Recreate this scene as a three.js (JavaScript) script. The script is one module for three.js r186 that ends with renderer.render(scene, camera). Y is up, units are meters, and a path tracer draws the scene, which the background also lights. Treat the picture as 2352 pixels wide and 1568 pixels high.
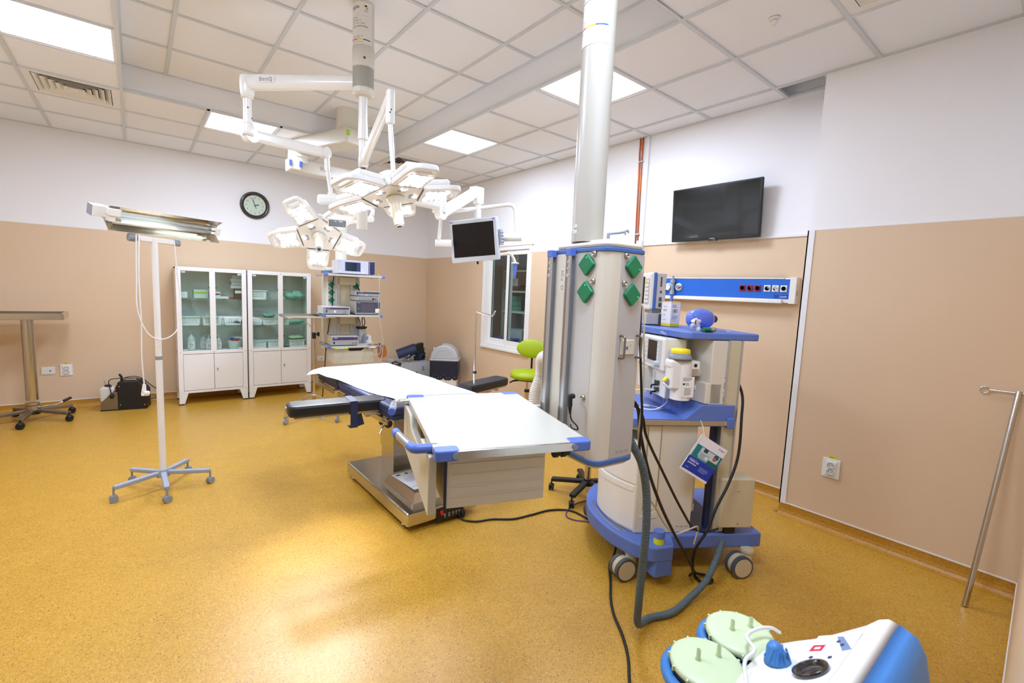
import * as THREE from 'three';
import { RoundedBoxGeometry } from 'three/addons/geometries/RoundedBoxGeometry.js';
import { mergeGeometries } from 'three/addons/utils/BufferGeometryUtils.js';
import { RectAreaLightUniformsLib } from 'three/addons/lights/RectAreaLightUniformsLib.js';

// ---------------------------------------------------------------- camera, light, exposure
const scene = new THREE.Scene();
scene.background = new THREE.Color(0x000000);
const camera = new THREE.PerspectiveCamera(72.747, 2352 / 1568, 0.05, 60);
camera.position.set(-3.7935, 1.4979, 7.0238);
camera.rotation.set(-0.1056, -0.6818, 0.0431, 'YXZ');
camera.focus = 3.2; camera.userData.fStop = 7.1;
scene.add(camera);
const renderer = new THREE.WebGLRenderer({ antialias: true });
renderer.toneMapping = THREE.LinearToneMapping;
renderer.toneMappingExposure = 1.27;
renderer.shadowMap.enabled = true;
RectAreaLightUniformsLib.init();
const PANEL_LIGHT = 34, PANEL_GLOW = 2.2, SPOT = 3, SPOT2 = 12;      // ceiling panels and surgical spots
const LIGHT_COLOUR = 0xd4e2ff;

// ---------------------------------------------------------------- helpers
let seed = 7;
const rnd = () => { seed = (seed * 1664525 + 1013904223) >>> 0; return seed / 4294967296; };
const rr = (a, b) => a + (b - a) * rnd();
const V3 = (x, y, z) => new THREE.Vector3(x, y, z);
const used = {};
function numbered(n) { if (!(n in used)) { used[n] = 0; return n; } used[n]++; return n + '_' + String(used[n]).padStart(3, '0'); }
function clean(g) {
  g = g.index ? g.toNonIndexed() : g;
  for (const k of Object.keys(g.attributes)) if (!['position', 'normal', 'uv'].includes(k)) g.deleteAttribute(k);
  if (!g.attributes.uv) g.setAttribute('uv', new THREE.BufferAttribute(new Float32Array(g.attributes.position.count * 2), 2));
  return g;
}
const merge = gs => { gs = (Array.isArray(gs) ? gs.flat(9) : [gs]).map(clean); return gs.length === 1 ? gs[0] : mergeGeometries(gs, false); };
function thing(name, label, category, p = [0, 0, 0], turn = 0, group) {
  const o = new THREE.Group(); o.name = numbered(name); o.position.set(...p); o.rotation.y = turn;
  o.userData = { label, category }; if (group) o.userData.group = group;
  scene.add(o); o.updateMatrixWorld(true); return o;
}
function part(parent, name, g, mat, label) {
  const m = new THREE.Mesh(merge(g), mat); m.name = name; m.castShadow = m.receiveShadow = true;
  if (label) m.userData.label = label;
  parent.add(m); return m;
}
// part whose geometry is given in world coordinates
function wpart(parent, name, g, mat, label) {
  const geo = merge(g); parent.updateWorldMatrix(true, false);
  geo.applyMatrix4(parent.matrixWorld.clone().invert());
  return part(parent, name, geo, mat, label);
}
function solo(name, g, mat, label, category, group) {      // a thing of one mesh, geometry in world coordinates; origin moved to its base
  const geo = merge(g); geo.computeBoundingBox(); const b = geo.boundingBox.clone(), c = b.getCenter(V3(0, 0, 0));
  geo.translate(-c.x, -b.min.y, -c.z);
  const m = new THREE.Mesh(geo, mat); m.name = numbered(name); m.position.set(c.x, b.min.y, c.z); m.castShadow = m.receiveShadow = true;
  m.userData = { label, category }; if (group) m.userData.group = group; scene.add(m); return m;
}
function struct(name, p = [0, 0, 0]) { const o = new THREE.Group(); o.name = name; o.position.set(...p); o.userData = { kind: 'structure' }; scene.add(o); return o; }
function copy(o, p, turn, label) {
  const c = o.clone(); c.name = numbered(o.name.replace(/_\d{3}$/, '')); c.userData = { ...o.userData };
  if (p) c.position.set(...p); if (turn !== undefined) c.rotation.y = turn; if (label) c.userData.label = label;
  scene.add(c); return c;
}
const T = (g, x = 0, y = 0, z = 0, rx = 0, ry = 0, rz = 0) => {
  if (rx) g.rotateX(rx); if (ry) g.rotateY(ry); if (rz) g.rotateZ(rz); return g.translate(x, y, z);
};
const box = (w, h, d, x = 0, y = 0, z = 0, r = 0.004) => {
  r = Math.min(r, w / 2.05, h / 2.05, d / 2.05);
  return (r > 0 ? new RoundedBoxGeometry(w, h, d, 2, r) : new THREE.BoxGeometry(w, h, d)).translate(x, y, z);
};
// box from min corner to max corner
const span = (x0, x1, y0, y1, z0, z1, r = 0.003) => box(x1 - x0, y1 - y0, z1 - z0, (x0 + x1) / 2, (y0 + y1) / 2, (z0 + z1) / 2, r);
const cyl = (r0, r1, h, x = 0, y = 0, z = 0, n = 28) => new THREE.CylinderGeometry(r1, r0, h, n).translate(x, y, z);
const disc = (r, h, axis, x, y, z, n = 24) => { const g = new THREE.CylinderGeometry(r, r, h, n); if (axis === 'x') g.rotateZ(Math.PI / 2); if (axis === 'z') g.rotateX(Math.PI / 2); return g.translate(x, y, z); };
const sph = (r, x, y, z, sx = 1, sy = 1, sz = 1) => new THREE.SphereGeometry(r, 24, 16).scale(sx, sy, sz).translate(x, y, z);
const lathe = (pts, x = 0, y = 0, z = 0, n = 40) => new THREE.LatheGeometry(pts.map(p => new THREE.Vector2(p[0], p[1])), n).translate(x, y, z);
function orient(g, p0, p1, up = V3(0, 1, 0)) {             // local y runs from p0 to p1
  const a = V3(...p0), b = V3(...p1), y = b.clone().sub(a).normalize();
  if (Math.abs(y.dot(up)) > 0.99) up = V3(0, 0, 1);
  const x = V3().crossVectors(up, y).normalize(), z = V3().crossVectors(x, y);
  return g.applyMatrix4(new THREE.Matrix4().makeBasis(x, y, z).setPosition(a.add(b).multiplyScalar(0.5)));
}
const len = (a, b) => Math.hypot(a[0] - b[0], a[1] - b[1], a[2] - b[2]);
const seg = (p0, p1, r0, r1 = r0, n = 24) => orient(new THREE.CylinderGeometry(r1, r0, len(p0, p1), n), p0, p1);
const beam = (p0, p1, w, t, r = 0.01) => orient(new RoundedBoxGeometry(w, len(p0, p1), t, 3, Math.min(r, w / 2.1, t / 2.1)), p0, p1);
function bendPath(pts, rad) {
  const P = pts.map(p => V3(...p)), c = new THREE.CurvePath(); let last = P[0];
  for (let i = 1; i < P.length - 1; i++) {
    const a = P[i - 1], b = P[i], d = P[i + 1], r = Math.min(rad, b.distanceTo(a) * 0.48, b.distanceTo(d) * 0.48);
    const s = b.clone().add(a.clone().sub(b).setLength(r)), e = b.clone().add(d.clone().sub(b).setLength(r));
    c.add(new THREE.LineCurve3(last, s)); c.add(new THREE.QuadraticBezierCurve3(s, b, e)); last = e;
  }
  c.add(new THREE.LineCurve3(last, P[P.length - 1])); return c;
}
const caps = (curve, r) => [0, 1].map(t => { const p = curve.getPoint(t); return new THREE.SphereGeometry(r, 12, 8).translate(p.x, p.y, p.z); });
const bend = (pts, r, rad = 0.05, n = 60, s = 12) => { const c = bendPath(pts, rad); return [new THREE.TubeGeometry(c, n, r, s, false), ...caps(c, r)]; };
const cord = (pts, r, n = 80, s = 8) => { const c = new THREE.CatmullRomCurve3(pts.map(p => V3(...p)), false, 'centripetal'); return [new THREE.TubeGeometry(c, n, r, s, false), ...caps(c, r)]; };
function ribbed(pts, r, pitch, depth, s = 14) {            // corrugated hose
  const c = new THREE.CatmullRomCurve3(pts.map(p => V3(...p)), false, 'centripetal'), L = c.getLength(), n = Math.round(L / pitch) * 4;
  const g = new THREE.TubeGeometry(c, n, r, s, false), P = g.attributes.position, q = V3();
  for (let i = 0; i <= n; i++) {
    c.getPointAt(i / n, q); const k = 1 - depth * (i % 4 < 2 ? 0 : 1);
    for (let j = 0; j <= s; j++) { const m = i * (s + 1) + j; P.setXYZ(m, q.x + (P.getX(m) - q.x) * k, q.y + (P.getY(m) - q.y) * k, q.z + (P.getZ(m) - q.z) * k); }
  }
  g.computeVertexNormals(); return g;
}
const shape = pts => new THREE.Shape(pts.map(p => new THREE.Vector2(p[0], p[1])));
function rounded(pts, r) {                                  // polygon with rounded corners; r number or list
  const s = new THREE.Shape(), n = pts.length;
  for (let i = 0; i < n; i++) {
    const a = pts[(i + n - 1) % n], b = pts[i], c = pts[(i + 1) % n], R = Array.isArray(r) ? r[i] : r;
    const la = Math.hypot(a[0] - b[0], a[1] - b[1]), lc = Math.hypot(c[0] - b[0], c[1] - b[1]), k = Math.min(R, la * 0.49, lc * 0.49);
    const p = [b[0] + (a[0] - b[0]) / la * k, b[1] + (a[1] - b[1]) / la * k], e = [b[0] + (c[0] - b[0]) / lc * k, b[1] + (c[1] - b[1]) / lc * k];
    if (i) s.lineTo(...p); else s.moveTo(...p);
    if (k > 1e-5) s.quadraticCurveTo(b[0], b[1], ...e);
  }
  s.closePath(); return s;
}
// extruded along +z from z=0 to z=d (bevel kept inside)
const ext = (s, d, b = 0.003, n = 8, bs = 2) => new THREE.ExtrudeGeometry(s, { depth: Math.max(1e-4, d - 2 * b), bevelEnabled: b > 0, bevelThickness: b, bevelSize: b, bevelOffset: -b, bevelSegments: bs, curveSegments: n }).translate(0, 0, b);
const flat = (s, h, y0, b = 0.003, n = 8) => ext(s, h, b, n).rotateX(Math.PI / 2).translate(0, y0 + h, 0); // plan shape given in (x, z), lying from y0 up to y0+h

// ---------------------------------------------------------------- procedural textures
const hash = (x, y, s) => { let h = (x * 374761393 + y * 668265263 + s * 1442695041) | 0; h = Math.imul(h ^ (h >>> 13), 1274126177); return ((h ^ (h >>> 16)) >>> 0) / 4294967296; };
function vnoise(x, y, period, s) {
  const xi = Math.floor(x), yi = Math.floor(y), fx = x - xi, fy = y - yi, u = fx * fx * (3 - 2 * fx), v = fy * fy * (3 - 2 * fy), w = n => ((n % period) + period) % period;
  const a = hash(w(xi), w(yi), s), b = hash(w(xi + 1), w(yi), s), c = hash(w(xi), w(yi + 1), s), d = hash(w(xi + 1), w(yi + 1), s);
  return a + (b - a) * u + (c - a) * v + (a - b - c + d) * u * v;
}
function tex(n, fn, srgb, rep = 1) {
  const d = new Uint8Array(n * n * 4);
  for (let j = 0; j < n; j++) for (let i = 0; i < n; i++) { const c = fn(i / n, j / n), k = (j * n + i) * 4; d[k] = c[0]; d[k + 1] = c[1]; d[k + 2] = c[2]; d[k + 3] = 255; }
  return finish(new THREE.DataTexture(d, n, n), srgb, rep);
}
function finish(t, srgb, rep) {
  t.magFilter = THREE.LinearFilter; t.minFilter = THREE.LinearMipmapLinearFilter; t.generateMipmaps = true; t.wrapS = t.wrapT = THREE.RepeatWrapping;
  t.repeat.set(rep, rep); if (srgb) t.colorSpace = THREE.SRGBColorSpace; t.needsUpdate = true; return t;
}
const grey = v => { v = Math.max(0, Math.min(255, v)); return [v, v, v]; };
// speckled vinyl floor: 1.6 m repeat
function floorTexture() {
  const n = 2048, d = new Uint8Array(n * n * 4);
  for (let j = 0; j < n; j++) for (let i = 0; i < n; i++) {
    const u = i / n, v = j / n, k = (j * n + i) * 4;
    const a = vnoise(u * 300, v * 300, 300, 3) - 0.5, b = vnoise(u * 640, v * 640, 640, 4) - 0.5, c = vnoise(u * 24, v * 24, 24, 5) - 0.5;
    d[k] = 196 + a * 16 + b * 18 + c * 5; d[k + 1] = 149 + a * 20 + b * 22 + c * 5; d[k + 2] = 50 + a * 26 + b * 24 + c * 5; d[k + 3] = 255;
  }
  const kinds = [[[44, 46, 52], 5200, 2.6, 0.85], [[92, 92, 92], 3400, 2.4, 0.6], [[150, 96, 24], 7000, 3.2, 0.45], [[240, 205, 120], 8000, 3.4, 0.5], [[232, 226, 205], 1500, 2.3, 0.6]];
  for (const [col, count, R, al] of kinds) for (let q = 0; q < count; q++) {
    const cx = rnd() * n, cy = rnd() * n, r = R * rr(0.5, 1.5), e = rr(0.4, 1), th = rr(0, 3.14), ct = Math.cos(th), st = Math.sin(th), m = Math.ceil(r * 1.6), al2 = al * rr(0.6, 1.1);
    for (let y = -m; y <= m; y++) for (let x = -m; x <= m; x++) {
      const X = (x * ct + y * st), Y = (-x * st + y * ct) / e, t = Math.hypot(X, Y) / r + (hash(x + q, y, 9) - 0.5) * 0.35;
      if (t > 1) continue; const w = Math.min(1, Math.min(1, (1 - t) * 3) * al2), k = (((Math.floor(cy + y) + n) % n) * n + ((Math.floor(cx + x) + n) % n)) * 4;
      for (let z = 0; z < 3; z++) d[k + z] += (col[z] - d[k + z]) * w;
    }
  }
  return finish(new THREE.DataTexture(d, n, n), true, 1 / 1.6);
}
const floorTex = floorTexture();
const orangePeel = tex(512, (u, v) => grey(128 + 70 * (vnoise(u * 64, v * 64, 64, 11) - 0.5) + 60 * (vnoise(u * 150, v * 150, 150, 12) - 0.5)), false, 2);
const tileRelief = tex(512, (u, v) => { const p = hash(Math.floor(u * 512), Math.floor(v * 512), 21); return grey(170 + 50 * (vnoise(u * 120, v * 120, 120, 22) - 0.5) - (p > 0.985 ? 90 : 0)); }, false, 1.6);
const brushed = tex(512, (u, v) => grey(128 + 60 * (vnoise(u * 8, v * 256, 256, 31) - 0.5) + 46 * (vnoise(u * 24, v * 512, 512, 32) - 0.5)), false, 2);
const fineGrain = tex(256, (u, v) => grey(128 + 80 * (vnoise(u * 128, v * 128, 128, 41) - 0.5) + 40 * (vnoise(u * 60, v * 60, 60, 42) - 0.5)), false, 6);
const weave = tex(256, (u, v) => grey(128 + 45 * Math.sin(u * 402) + 45 * Math.sin(v * 402)), false, 5);
const leather = tex(256, (u, v) => grey(128 + 90 * (vnoise(u * 40, v * 40, 40, 51) - 0.5) + 60 * (vnoise(u * 90, v * 90, 90, 52) - 0.5)), false, 8);

const mat = (c, rough = 0.5, o = {}) => new THREE.MeshStandardMaterial({ color: c, roughness: rough, bumpMap: fineGrain, bumpScale: 0.00006, ...o });
const phys = (c, rough, o) => new THREE.MeshPhysicalMaterial({ color: c, roughness: rough, ...o });
const M = {
  floor: new THREE.MeshStandardMaterial({ map: floorTex, roughness: 0.33, bumpMap: orangePeel, bumpScale: 0.0006 }),
  cove: new THREE.MeshStandardMaterial({ map: floorTex, roughness: 0.4, color: 0xf0e4d0 }),
  paint: mat(0xf0eeeb, 0.8, { bumpMap: orangePeel, bumpScale: 0.0005 }),
  vinyl: mat(0xdabf9c, 0.5, { bumpMap: orangePeel, bumpScale: 0.0003 }),
  tile: mat(0xf2f4f7, 0.9, { bumpMap: tileRelief, bumpScale: 0.0008 }),
  grid: mat(0xd3d8db, 0.55), fascia: mat(0xf0f1f2, 0.7), trim: mat(0xe9e8e4, 0.4),
  white: mat(0xe9e7df, 0.35), whiteGloss: phys(0xefede4, 0.22, { clearcoat: 0.5, clearcoatRoughness: 0.15 }),
  columnCream: phys(0xbab6a8, 0.3, { clearcoat: 0.35, clearcoatRoughness: 0.2 }), cream: phys(0xdcd7c6, 0.3, { clearcoat: 0.35, clearcoatRoughness: 0.2 }), creamMatt: mat(0xd9d2bf, 0.45), beige: mat(0xc9bf9f, 0.5), shelfTop: mat(0xc9c6b6, 0.35),
  greyPanel: mat(0xb9b6b0, 0.45), unitGrey: mat(0xc9c5bd, 0.42), alu: mat(0xc4c6c8, 0.38, { metalness: 0.75, roughnessMap: brushed }),
  steel: new THREE.MeshStandardMaterial({ color: 0xc6c2b8, metalness: 1, roughness: 0.42, roughnessMap: brushed, bumpMap: brushed, bumpScale: 0.00005 }),
  chrome: mat(0xd8d8d8, 0.14, { metalness: 1 }), darkSteel: mat(0x8b857a, 0.35, { metalness: 0.9 }), copper: mat(0xb8653a, 0.35, { metalness: 0.9 }), nickel: mat(0xbfb6a0, 0.3, { metalness: 0.9 }),
  blue: mat(0x5a75ba, 0.42), blueBand: mat(0x456aa8, 0.4), capBlue: mat(0x5674c8, 0.4), navy: mat(0x1d2a4d, 0.5, { bumpMap: leather, bumpScale: 0.0004 }),
  blackPad: mat(0x15161c, 0.38, { bumpMap: leather, bumpScale: 0.0005 }), black: mat(0x101011, 0.5), blackGloss: phys(0x0a0a0b, 0.12, { clearcoat: 1, clearcoatRoughness: 0.05 }),
  rubber: mat(0x2b2c2e, 0.7), darkGrey: mat(0x4d5256, 0.5), grey: mat(0x8d9298, 0.5), plasticGrey: mat(0x9aa1ad, 0.45), lightGrey: mat(0xbfc3c4, 0.45),
  greenLid: mat(0x087a4c, 0.35), lime: mat(0x9fb400, 0.45, { bumpMap: leather, bumpScale: 0.0004 }), limePlastic: mat(0x9bd21a, 0.4), red: mat(0xc01818, 0.4), darkRed: mat(0x9a1420, 0.4), yellow: mat(0xf0da10, 0.45), acid: mat(0xd4e012, 0.4), panelBlue: mat(0x0d62c4, 0.4),
  sheet: mat(0xf6f6f6, 0.85, { bumpMap: weave, bumpScale: 0.0003 }), paper: mat(0xf0eee8, 0.8), greenCloth: mat(0x8fbfa6, 0.85), wood: mat(0xa8672a, 0.6), cardboard: mat(0x9a7248, 0.85), darkCard: mat(0x5f4231, 0.85),
  gold: new THREE.MeshStandardMaterial({ color: 0xd8d2c4, metalness: 1, roughness: 0.1 }),
  glass: phys(0xf2faf8, 0.03, { transmission: 1, thickness: 0, ior: 1.45, specularIntensity: 1 }), smoked: phys(0x8fa0a6, 0.04, { transmission: 1, thickness: 0, ior: 1.5 }), clear: phys(0xf4f8ff, 0.05, { transmission: 1, thickness: 0, ior: 1.4 }), milky: phys(0xf2f3ee, 0.4, { transmission: 0.35, thickness: 0 }),
  bagBlue: phys(0x7f98f0, 0.3, { transmission: 0.45, thickness: 0, ior: 1.4 }), tubeGlass: phys(0xeef4f4, 0.04, { transmission: 0.9, thickness: 0, ior: 1.45 }), mint: mat(0xcfe0b4, 0.4), suctionBlue: mat(0x3f7fc0, 0.4), hose: mat(0x55656a, 0.6), purple: mat(0x5b3f7a, 0.5), lens: new THREE.MeshStandardMaterial({ color: 0xffffff, emissive: 0xf6f8ff, emissiveIntensity: 9, roughness: 0.3 }),
  ledGreen: new THREE.MeshStandardMaterial({ color: 0x20ff90, emissive: 0x20ff90, emissiveIntensity: 1.2 }), ledRed: new THREE.MeshStandardMaterial({ color: 0xff2020, emissive: 0xff2020, emissiveIntensity: 1 }),
  panel: new THREE.MeshStandardMaterial({ color: 0xffffff, emissive: LIGHT_COLOUR, emissiveIntensity: PANEL_GLOW, roughness: 0.6 }), screen: phys(0x150e0c, 0.25, { specularIntensity: 0.4 }), lcd: phys(0x2e2420, 0.15, {}), lcdBlue: phys(0x3a4c58, 0.2, {}),
};
// flat print: canvas drawn in a w x h mm-like frame
function print(w, h, draw, bg = '#f2f1ec', rough = 0.5, scale = 512) {
  const c = document.createElement('canvas'); const k = scale / Math.max(w, h); c.width = Math.max(8, Math.round(w * k)); c.height = Math.max(8, Math.round(h * k));
  const x = c.getContext('2d'); x.scale(k, k); x.fillStyle = bg; x.fillRect(0, 0, w, h); draw(x, w, h);
  const t = new THREE.CanvasTexture(c); t.colorSpace = THREE.SRGBColorSpace; return new THREE.MeshStandardMaterial({ map: t, roughness: rough });
}
const text = (x, s, px, py, size, col = '#223', font = 'sans-serif', weight = '', align = 'left') => { x.fillStyle = col; x.font = `${weight} ${size}px ${font}`; x.textAlign = align; x.fillText(s, px, py); };
const lines = (x, px, py, w, n, dy, col = '#667') => { x.fillStyle = col; for (let i = 0; i < n; i++) x.fillRect(px, py + i * dy, w * (0.6 + 0.4 * hash(i, n, 77)), dy * 0.4); };
// a thin sheet of w x h facing +z
const leaf = (w, h, x = 0, y = 0, z = 0) => new THREE.PlaneGeometry(w, h).translate(x, y, z);
// ---------------------------------------------------------------- room shell
const XL = -5.3, ZN = 7.06, ZP = 6.947, H = 3.007, HC = 3.215, PX = -0.2383, PZ = 5.7835, DADO = 1.998;
const CX0 = -3.839, CX1 = -1.439, CZ0 = 1.867, CZ1 = 5.467;            // raised part of the ceiling
const gx = k => -0.2394 - 0.6 * k, gz = k => 0.667 + 0.6 * k;
function uvMetres(g) {                                                    // box uv in metres from position and normal
  g = clean(g); const p = g.attributes.position, n = g.attributes.normal, u = g.attributes.uv;
  for (let i = 0; i < p.count; i++) { const ax = Math.abs(n.getX(i)), ay = Math.abs(n.getY(i)), az = Math.abs(n.getZ(i));
    if (ay > ax && ay > az) u.setXY(i, p.getX(i), p.getZ(i)); else if (ax > az) u.setXY(i, p.getZ(i), p.getY(i)); else u.setXY(i, p.getX(i), p.getY(i)); }
  return g;
}
const slab = (x0, x1, y0, y1, z0, z1) => uvMetres(span(x0, x1, y0, y1, z0, z1, 0));
{
  const f = struct('floor'); part(f, 'vinyl_floor', slab(XL - 0.2, 0.16, -0.1, 0, -0.2, 9.2), M.floor);
  // back wall
  const wb = struct('wall_back'); part(wb, 'plaster', slab(XL - 0.2, 0.15, 0, 3.4, -0.15, 0), M.paint); part(wb, 'wall_covering', slab(XL, 0, 0.08, DADO, 0, 0.003), M.vinyl);
  part(wb, 'dado_joint', slab(XL, 0, DADO - 0.001, DADO + 0.004, 0, 0.004), M.trim);
  const wl = struct('wall_left'); part(wl, 'plaster', slab(XL - 0.15, XL, 0, 3.4, 0, 9.2), M.paint); part(wl, 'wall_covering', slab(XL, XL + 0.003, 0.08, DADO, 0, ZN), M.vinyl);
  // right wall with window opening
  const W0 = 1.695, W1 = 2.675, WY0 = 0.735, WY1 = 2.09;
  const wr = struct('wall_right');
  part(wr, 'plaster', [slab(0, 0.15, 0, WY0, W0, W1), slab(0, 0.15, WY1, 3.4, W0, W1), slab(0, 0.15, 0, 3.4, 0, W0), slab(0, 0.15, 0, 3.4, W1, 9.2)], M.paint);
  part(wr, 'wall_covering', [slab(-0.003, 0, 0.08, DADO, 0, W0), slab(-0.003, 0, 0.08, DADO, W1, PZ), slab(-0.003, 0, 0.08, WY0, W0, W1)], M.vinyl);
  part(wr, 'dado_joint', [slab(-0.004, 0, DADO - 0.001, DADO + 0.004, 0, W0), slab(-0.004, 0, DADO - 0.001, DADO + 0.004, W1, PZ)], M.trim);
  // projecting pier on the right
  const wp = struct('wall_pier'); part(wp, 'plaster', slab(PX, 0, 0, 3.4, PZ, 9.2), M.paint);
  part(wp, 'wall_covering', [slab(PX - 0.003, PX, 0.08, DADO, PZ, ZP), slab(PX, -0.003, 0.08, DADO, PZ - 0.003, PZ)], M.vinyl);
  part(wp, 'dado_joint', slab(PX - 0.004, PX, DADO - 0.001, DADO + 0.004, PZ, ZP), M.trim);
  const tr = struct('trim_1'); part(tr, 'corner_guard', [slab(PX - 0.008, PX + 0.035, 0.085, DADO, PZ - 0.008, PZ), slab(PX - 0.008, PX, 0.085, DADO, PZ - 0.008, PZ + 0.035)], M.trim);
  // near wall, slightly out of square, with the doorway the camera stands in
  const wn = struct('wall_near', [PX, 0, ZP]); wn.rotation.y = 0.03; const D0 = -4.6, D1 = -2.75;      // local x runs along the wall
  part(wn, 'plaster', [slab(-5.3, D0, 0, 3.4, 0, 0.15), slab(D1, 0.02, 0, 3.4, 0, 0.15), slab(D0, D1, 2.3, 3.4, 0, 0.15)], M.paint);
  part(wn, 'wall_covering', [slab(D1 + 0.06, 0, 0.08, DADO, -0.003, 0), slab(-5.0, D0 - 0.1, 0.08, DADO, -0.003, 0)], M.vinyl); part(wn, 'capping_strip', slab(D1 + 0.06, 0, 0.088, 0.096, -0.007, 0), M.trim); part(wn, 'cove', slab(D1 + 0.06, 0, 0, 0.088, -0.005, 0), M.cove);
  const hall = struct('wall_corridor'); part(hall, 'plaster', [slab(XL - 0.15, 0.15, 0, 3.4, 9.2, 9.35), slab(XL - 0.15, 0.15, 3.007, 3.1, ZN + 0.15, 9.2)], M.paint);
  // cove skirting of the floor vinyl with its white capping strip
  const prof = [[0, 0.09], [0.004, 0.09], [0.005, 0.045], [0.011, 0.024], [0.022, 0.01], [0.04, 0.002], [0.05, 0.0005], [0.05, 0], [0, 0]];
  const cove = (name, L, p, ry) => {
    const b = struct(name, p); b.rotation.y = ry;
    const g = new THREE.ExtrudeGeometry(shape(prof), { depth: L, bevelEnabled: false }); const q = clean(g), P = q.attributes.position, U = q.attributes.uv;
    for (let i = 0; i < P.count; i++) U.setXY(i, P.getZ(i) + 0.37, P.getY(i) * 1 - P.getX(i));
    part(b, 'cove', q, M.cove); part(b, 'capping_strip', span(0, 0.007, 0.088, 0.096, 0, L, 0), M.trim);
  };
  cove('baseboard_back', -XL, [0, 0, 0], -Math.PI / 2);            // local x -> +z, local z -> -x
  for (const [n, z0, z1, x] of [['baseboard_right', 0, PZ, 0], ['baseboard_pier', PZ - 0.006, ZP, PX]]) { const L = z1 - z0; cove(n, L, [x, 0, z1], Math.PI); }
  cove('baseboard_pier_end', -PX, [PX, 0, PZ], Math.PI / 2);
  cove('baseboard_left', ZN, [XL, 0, 0], 0);
  // ceiling
  const c = struct('ceiling');
  part(c, 'slab', slab(XL - 0.2, 0.15, 3.3, 3.4, -0.15, 9.2), M.paint);
  const lowHole = (x, z) => x > CX0 - 0.01 && x < CX1 + 0.01 && z > CZ0 - 0.01 && z < CZ1 + 0.01;
  const special = new Set(['7,4', '2,4', '2,7', '5,2', '7,7', '7,2', '2,2', '2,10', '5,10']);   // cells taken by lights and vents: column, row
  const tileGeo = {}; const tile = (x0, x1, z0, z1, y) => {
    const w = x1 - x0 - 0.02, d = z1 - z0 - 0.02; if (w < 0.03 || d < 0.03) return; const key = w.toFixed(3) + d.toFixed(3);
    tileGeo[key] ??= uvMetres(box(w, 0.016, d, 0, 0, 0, 0)); const m = new THREE.Mesh(tileGeo[key], M.tile); m.name = numbered('ceiling_tile'); m.castShadow = m.receiveShadow = true;
    m.position.set((x0 + x1) / 2, y + 0.012, (z0 + z1) / 2); c.add(m);
  };
  const xs = [0, ...Array.from({ length: 9 }, (_, k) => gx(k)), XL], zs = [0, ...Array.from({ length: 11 }, (_, k) => gz(k)), ZN];
  const bars = [];
  for (let i = 0; i < xs.length - 1; i++) for (let j = 0; j < zs.length - 1; j++) {
    const x1 = xs[i], x0 = xs[i + 1], z0 = zs[j], z1 = zs[j + 1], xm = (x0 + x1) / 2, zm = (z0 + z1) / 2;
    if (lowHole(xm, zm) || (i === 0 && z0 > PZ - 0.2)) continue;
    if (special.has(`${i},${j}`)) continue;
    tile(x0, i === 0 && z1 > PZ ? PX : x1, z0, z1, H);
  }
  const bar = (x0, x1, z0, z1, y) => part(c, 'grid_bar', span(x0, x1, y - 0.006, y + 0.012, z0, z1, 0), M.grid);
  const inX = z => z > CZ0 + 0.02 && z < CZ1 - 0.02;
  for (const x of xs.slice(1, -1)) {
    if (x > CX0 + 0.02 && x < CX1 - 0.02) { bar(x - 0.012, x + 0.012, 0, CZ0, H); bar(x - 0.012, x + 0.012, CZ1, ZN, H); } else bar(x - 0.012, x + 0.012, 0, ZN, H);
  }
  for (const z of zs.slice(1, -1)) for (const [a, b] of inX(z) ? [[XL, CX0], [CX1, z > PZ ? PX : 0]] : [[XL, z > PZ ? PX : 0]]) {
    for (let k = 0; k < xs.length - 1; k++) { const x1 = Math.min(xs[k], b), x0 = Math.max(xs[k + 1], a); if (x1 - x0 > 0.03) bar(x0 + 0.012, x1 - 0.012, z - 0.012, z + 0.012, H); }
  }
  part(c, 'wall_angle', [span(XL, 0, H - 0.003, H + 0.01, 0, 0.02, 0), span(-0.02, 0, H - 0.003, H + 0.01, 0, PZ, 0), span(PX - 0.02, PX, H - 0.003, H + 0.01, PZ - 0.02, ZN, 0), span(PX, 0, H - 0.003, H + 0.01, PZ - 0.02, PZ, 0), span(XL, XL + 0.02, H - 0.003, H + 0.01, 0, ZN, 0), span(XL, PX, H - 0.003, H + 0.01, ZN - 0.02, ZN, 0)], M.grid);
  part(c, 'fascia', [span(CX0 - 0.012, CX0, H - 0.004, HC + 0.06, CZ0, CZ1, 0), span(CX1, CX1 + 0.012, H - 0.004, HC + 0.06, CZ0, CZ1, 0), span(CX0 - 0.012, CX1 + 0.012, H - 0.004, HC + 0.06, CZ0 - 0.012, CZ0, 0), span(CX0 - 0.012, CX1 + 0.012, H - 0.004, HC + 0.06, CZ1, CZ1 + 0.012, 0)], M.fascia);
  const ux = [CX1, CX1 - 0.3, CX1 - 0.9, CX1 - 1.5, CX1 - 2.1, CX0], uz = Array.from({ length: 7 }, (_, k) => CZ0 + 0.6 * k);
  for (let i = 0; i < 5; i++) for (let j = 0; j < 6; j++) tile(ux[i + 1], ux[i], uz[j], uz[j + 1], HC);
  for (const x of ux.slice(1, -1)) bar(x - 0.012, x + 0.012, CZ0, CZ1, HC);
  for (const z of uz.slice(1, -1)) for (let i = 0; i < 5; i++) bar(ux[i + 1] + 0.012, ux[i] - 0.012, z - 0.012, z + 0.012, HC);
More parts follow.
